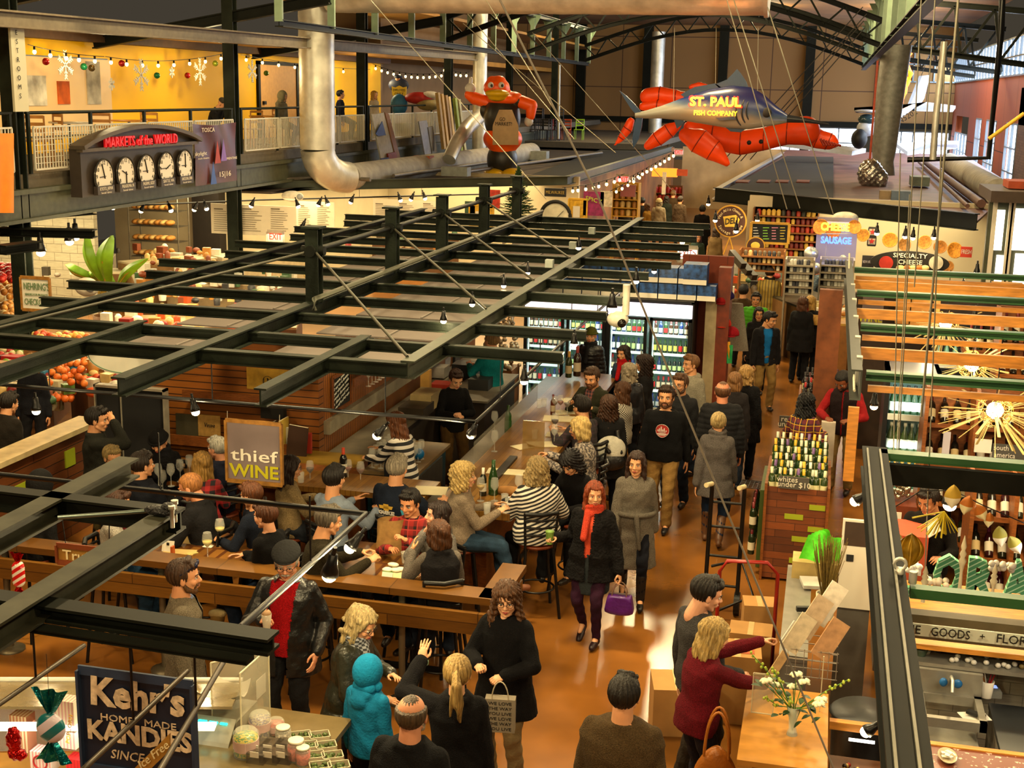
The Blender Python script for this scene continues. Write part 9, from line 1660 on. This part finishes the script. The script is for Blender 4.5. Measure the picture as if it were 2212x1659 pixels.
d=person('woman with glasses and long brown curls in a black coat holding a tote bag',(1095,1264),h=1.70,sex='f',face=190,look=(-18,5),fat=1.1,up=('coat','0d0c0f','knit',.26),low=('trousers','7a6a4a','cloth'),hair=('longcurly','4e3018'),glasses=1,rh=(.10,.30,1.10),lh=(-.12,.30,1.05),hk=('fist','fist'),res=.009,skin='d09a74')
p=d['L'];t=thing('tote_bag','small taupe tote bag printed with repeated words','bag',p+V3((.06,-.07,-.36)),8);MB(mat('tote_taupe','7a7060',.85,var=.08,vs=20)).box((-.11,-.04,0),(.11,.04,.26)).build('bag_body',t)
g=MB();[textmesh(g,s_,.034,basis((0,-.042,.228-.04*i),(1,0,0),(0,0,1)),DKT,ext=.001,fit=.17) for i,s_ in enumerate(('WE LOVE','THE WAY','YOU LIVE','WE LOVE','THE WAY','YOU LIVE'))];g.build('lettering',t);MB(mat('cord_cream','a89c84',.8)).tube([(.06*cos(q),-.04,.26+.14*sin(q)) for q in [PI*k/10 for k in range(11)]],.005,6).build('handle',t)
person('broad man with short dark hair in a brown sweater seen from behind at the bottom',(1350,1464),h=1.76,face=5,fat=1.45,up=('sweater','4a3a24','knit'),low=('trousers','14161c'),hair=('short','17110c'),res=.012)
person('young man in a dark grey sweater looking down right at the cards',(1538,1250),h=1.80,face=50,look=(25,16),fat=.98,up=('sweater','3e3c3c','knit'),low=('trousers','241c14','cloth'),hair=('short','17100b'),res=.009,skin='d09878',rh=(.2,.24,.95))
d=person('blond woman in a dark red knitted poncho reaching for the cards',(1553,1340),h=1.68,sex='f',face=55,look=(10,14),fat=1.1,lean=6,up=('sweater','5e0c18','knit'),under=None,low=('leggings','14101a','cloth'),hair=('midlong','a48850'),rh=(.05,.56,1.08),lh=(-.10,.58,1.36),res=.009,skin='d09a74',hk=('grip','relax'))
p=d['SH'][1];t=thing('handbag','tan leather shoulder bag of the blond woman in the red poncho','handbag',p+V3((.06,-.20,-.78)),0);g=MB(fmat('9a5a1e','leather'));g.ell((0,0,.15),(.17,.07,.17),22,14,fn=lambda q:V3((q.x*(1.15-.6*q.z/.3),q.y,max(q.z,0))));g.build('bag_body',t)
for y in (-.04,.04):MB(fmat('9a5a1e','leather')).tube([(.085*cos(q),y,.25+.34*sin(q)) for q in [PI*k/14 for k in range(15)]],.010,6).build('handle',t)
d=person('man in a red jacket and black vest holding a white bag in the wine shop',(1816,808),h=1.80,face=190,look=(20,30),lean=8,up=('vest','1a0e10','cloth',None,.01),under=('sweater','8a1418','cloth'),low=('trousers','7a6238','cloth'),hair=('buzz','120c0a'),skin='7a4428',rh=(.16,.34,1.05),lh=(-.12,.34,1.05),hk=('fist','fist'),beard=('short','1a100c'),res=.010)
p=d['R'];t=thing('paper_bag','tall white paper bag held by the man in the red and black vest','bag',p+V3((0,-.03,-.62)));MB(mat('white_bag','b8ac9c',.7)).box((-.09,-.05,0),(.09,.05,.60)).build('bag_body',t)
d=person('woman with long black curls in a red and yellow plaid shirt seen from behind',(1744,852),h=1.66,sex='f',face=20,lean=12,up=('sweater',pat('plaid_multi','plaid','5a1420','141028','c89a20',s=13,w=.4),''),low=('trousers','101014'),hair=('longcurly','0c0a0c'),rh=(.2,.34,1.1),lh=(-.1,.34,1.1),res=.010)
t=thing('handbag','large black hobo bag on the arm of the woman in plaid','handbag',d['M'] @ V3((.20,-.16,.55)));g=MB(fmat('0e0c0e','leather'));g.ell((0,0,.2),(.22,.10,.22),20,12);g.build('bag_body',t);MB(fmat('0e0c0e','leather')).tube([(.12*cos(q),0,.36+.2*sin(q)) for q in [PI*k/10 for k in range(11)]],.012,6).build('handle',t)
person('dark haired young man in an open black jacket over a bright blue shirt and khakis',(1667,676),h=1.76,face=160,look=(-40,12),lean=4,walk=.5,up=('jacket','0f0e12','cloth',.1,.07),under=('shirt','0a5a9a','cloth'),low=('trousers','7a6034','cloth'),hair=('short','100c0c'),skin='c08a60')
person('black haired woman with glasses in a dark coat left of the blue shirt man',(1640,665),h=1.62,sex='f',face=172,up=('coat','0f0e12','cloth',.2),low=('trousers','101014'),hair=('long','0e0b0c'),glasses=1,skin='c08a60')
person('man in a bright green puffer jacket behind the woman with glasses',(1634,634),h=1.72,face=180,fat=1.1,up=('puffer','3f8a1c','cloth'),low=('trousers','101014'),hair=('short','0e0b0c'),skin='b07a50',puff=1)
person('man in a yellow and black striped coat seen from behind',(1664,577),h=1.78,face=5,fat=1.15,up=('coat',pat('yellow_rib','rib','7a6420','4a3c14','8a7228',s=16,w=.3,rough=.8),'',.25),low=('trousers','101014'),hair=('short','20140c'),scarf=('12100c','cloth'))
person('brown haired woman in a black coat with a red scarf and slanting bag strap',(1735,642),h=1.68,sex='f',face=8,fat=1.05,up=('coat','0d0c0f','cloth',.25),low=('trousers','0f0f13'),hair=('midlong','4a2a18'),scarf=('a01820','knit'),boots='0d0b0c')
person('woman with long blond hair right behind the woman with the red scarf',(1752,640),h=1.66,sex='f',face=10,up=('coat','101014','cloth',.2),low=('trousers','0f0f13'),hair=('long','a88444'))
person('balding man in a blue checked shirt working behind the cheese counter',(1757,568),h=1.76,face=-95,look=(0,20),lean=6,up=('shirt',pat('check_blue','grid','4a5a64','2a3a4a',None,s=26,w=.4),''),low=('trousers','18202c'),hair=('buzz','7a5034'),skin='c07a5a',lh=(-.1,.4,1.1),rh=(.1,.42,1.1))
person('dark haired person in a brown jacket left of the striped coat',(1607,617),h=1.68,face=10,up=('jacket','3a2a18','cloth'),low=('trousers','101014'),hair=('short','0e0b0c'))
person('bartender in a black v-neck sweater and brown trousers looking down',(988,803),h=1.72,sex='f',face=150,look=(-5,26),up=('sweater','0d0c0e','knit'),low=('trousers','4a3414','cloth'),hair=('short','2a140c'),lh=(-.02,.28,1.10),rh=(.06,.30,1.08),hk=('grip','grip'),res=.010,skin='d09a74')
person('man in a teal sweater and jeans working behind the bar with his back turned',(1062,718),h=1.82,face=-60,fat=1.1,up=('sweater','0f7a80','knit'),low=('trousers','16284a','denim'),hair=('short','8a6a44'),skin='c88a64',lh=(-.1,.34,1.15),rh=(.1,.36,1.12))
person('long haired server in a black and white striped top reaching left',(852,892),h=1.68,sex='f',face=-70,lean=10,look=(0,10),up=('sweater',pat('server_stripe','stripe','121218','c8c0b8',None,s=13,w=.5),''),low=('trousers','121418'),hair=('long','5a3014'),lh=(-.1,.50,1.05),rh=(.12,.48,1.12),res=.010,apron='14141a')
person('young woman with blond hair choosing produce at the left',(66,766),h=1.66,sex='f',face=165,look=(-10,0),up=('jacket','10121a','cloth'),low=('trousers','101014'),hair=('midlong','9a6c34'))
person('shopper in a dark brown coat bending over the produce at the left',(20,850),h=1.74,face=20,fat=1.3,lean=14,up=('coat','17120c','cloth',.3),low=('trousers','101014'),hair=('short','1a120c'))
person('shop worker in a dark sweater behind the flower garland',(2003,1058),h=1.72,face=-165,look=(20,20),fat=1.2,up=('sweater','14100e','knit'),low=('trousers','101014'),hair=('short','1a100c'),lh=(-.2,.4,1.1),rh=(.1,.4,1.1),skin='a8704c')
# mezzanine guests
ZM=3.73
def mez(lab,px,X,zt,**k):
 y=PX(px,230,X).y;return person(lab,at=(X,y),z0=ZM,**k)
mez('man in a grey baseball cap and black jacket leaning on the mezzanine rail',455,-13.7,0,h=1.74,sit=.42,lean=26,look=(0,20),face=100,up=('jacket','101014','cloth'),low=('trousers','101014'),hair=('none','101010'),hat=('cap','3a342c','cloth'),rh=(.2,.42,.95),lh=(-.2,.42,.95))
mez('person in a pale grey hood sitting behind the rail beside the door',603,-14.0,0,h=1.70,sit=.52,face=100,lean=10,up=('hoodie','6a6450','cloth'),low=('trousers','101014'),hair=('none','101010'),hat=('hood','7a7458','cloth'))
mez('blond woman in a white top sitting on the mezzanine right of the big duct',808,-14.0,0,h=1.70,sex='f',sit=.56,face=110,up=('sweater','b8a890','knit'),low=('trousers','101014'),hair=('long','a87c34'))
mez('dark haired guest in navy just right of the big duct',735,-14.2,0,h=1.70,sit=.56,face=60,up=('sweater','14182a','knit'),low=('trousers','101014'),hair=('short','120c0a'))
# far aisle
FAR=[((1424,430),'man in a pale grey hooded jacket seen from behind in the far aisle',0,('hoodie','8a7c64','cloth'),'8a7c64','m',1.76,'beanie'),((1455,412),'person with a red scarf in the far aisle beside the grey hooded man',10,('coat','3a2a18','cloth',.3),'6a4a28','m',1.80,None),((1440,424),'person in a dark green coat in the far aisle',-10,('coat','14180f','cloth',.3),'1a120c','f',1.66,None),
    ((1470,425),'tall person in a speckled coat in the far aisle',20,('coat','4a3a2a','fur',.3),'2a1c10','m',1.76,None),((1388,428),'dark clad person seen from behind left in the far aisle',-20,('jacket','120e0e','cloth'),'100c0a','m',1.70,None),((1352,430),'dark clad person bending in the far left stall',-30,('jacket','17120f','cloth'),'100c0a','m',1.68,None),
    ((1398,440),'person in a yellow brown jacket at the far left stall counter',-60,('jacket','7a5618','cloth'),'4a2c10','f',1.60,None),((1518,445),'tall person in a long black coat seen from behind in the middle aisle',5,('coat','0e0c0c','cloth',.4),'100c0a','m',1.82,None),((1490,486),'older woman with a pale knitted hat facing right',60,('coat','3a3a20','cloth',.2),'9a8458','f',1.62,'beanie'),
    ((1548,492),'person in a tan brown fleece left of the deli sign',30,('jacket','6a5434','knit'),'2a1a10','f',1.68,None),((1508,505),'person with a purple scarf behind the exit sign',160,('coat','2a3a34','cloth',.2),'3a1c3a','f',1.58,None),((1694,498),'deli worker in brown bending over the rear counter',60,('shirt','7a5a28','cloth'),'8a6a34','m',1.74,None),((1680,520),'deli worker in a pale shirt below the chalk menu',-60,('shirt','8a8478','cloth'),'3a1c10','f',1.64,None)]
for hd,lab,fc,up,hc_,sx,h,ht in FAR:person(lab,hd,h=h,sex=sx,face=fc,up=up,low=('trousers','14141a'),hair=('short' if sx=='m' else 'midlong',hc_) if not ht else ('bob',hc_),hat=(ht,'a89468','knit') if ht else None,res=.022)
# things held or left on the corner table
t=thing('paper_bag','crumpled brown paper bag on the corner table','bag',P(845,1195,1.0),20);g=MB(mat('kraft','9a7440',.8,var=.2,vs=14));g.loft([[V3((w*cos(q)*(1+.08*sin(q*5+z*30)),.6*w*sin(q),z)) for q in [2*PI*k/20 for k in range(20)]] for z,w in ((0,.13),(.1,.14),(.22,.13),(.34,.12))],closed=False);g.build('bag_body',t)
for px,py,l,h_ in ((863,1195,'tall white coffee cup on the corner table',.16),(876,1215,'short white cup with a lid on the corner table',.09),(912,1205,'small white lidded cup by the girl',.09)):MB(WHT).lathe([(.032,0),(.042,h_),(.045,h_+.01),(.001,h_+.018)],n=16).build('coffee_cup',loc=P(px,py,1.0),label=l,cat='cup')
for i in range(7):MB(WHT).ell((0,0,.02),(.05,.035,.02),8,5).build('napkin',loc=P(842+rr.uniform(-8,26),1225+rr.uniform(-5,14),1.0),label='crumpled white napkin on the corner table',cat='napkin',group='crumpled napkins on the corner table')
t=thing('table_tent','green and white table tent at the edge of the corner table','card',P(838,1255,1.0));MB(mat('tent_green','5a9a1c',.5)).poly([(-.05,-.03,0),(.05,-.03,0),(.05,0,.09),(-.05,0,.09)],.004).build('green_side',t);MB(WHT).poly([(-.05,-.031,.03),(.05,-.031,.03),(.05,-.004,.085),(-.05,-.004,.085)],.002).build('white_panel',t)
o=smallbox('phone','light blue phone held up by the boy in the plaid shirt',P(882,1132,1.22),(.075,.012,.15),'2a8aa8','phone');o.rotation_euler=(R(-20),R(-25),0)
for o in [o for o in COL.objects if o.parent is None and not o.get('category') and not o.get('kind') and o.type in ('MESH','EMPTY')]:tag(o,cat=o.name.split('.')[0].replace('_',' '))
bpy.data.scenes.remove(TMP)
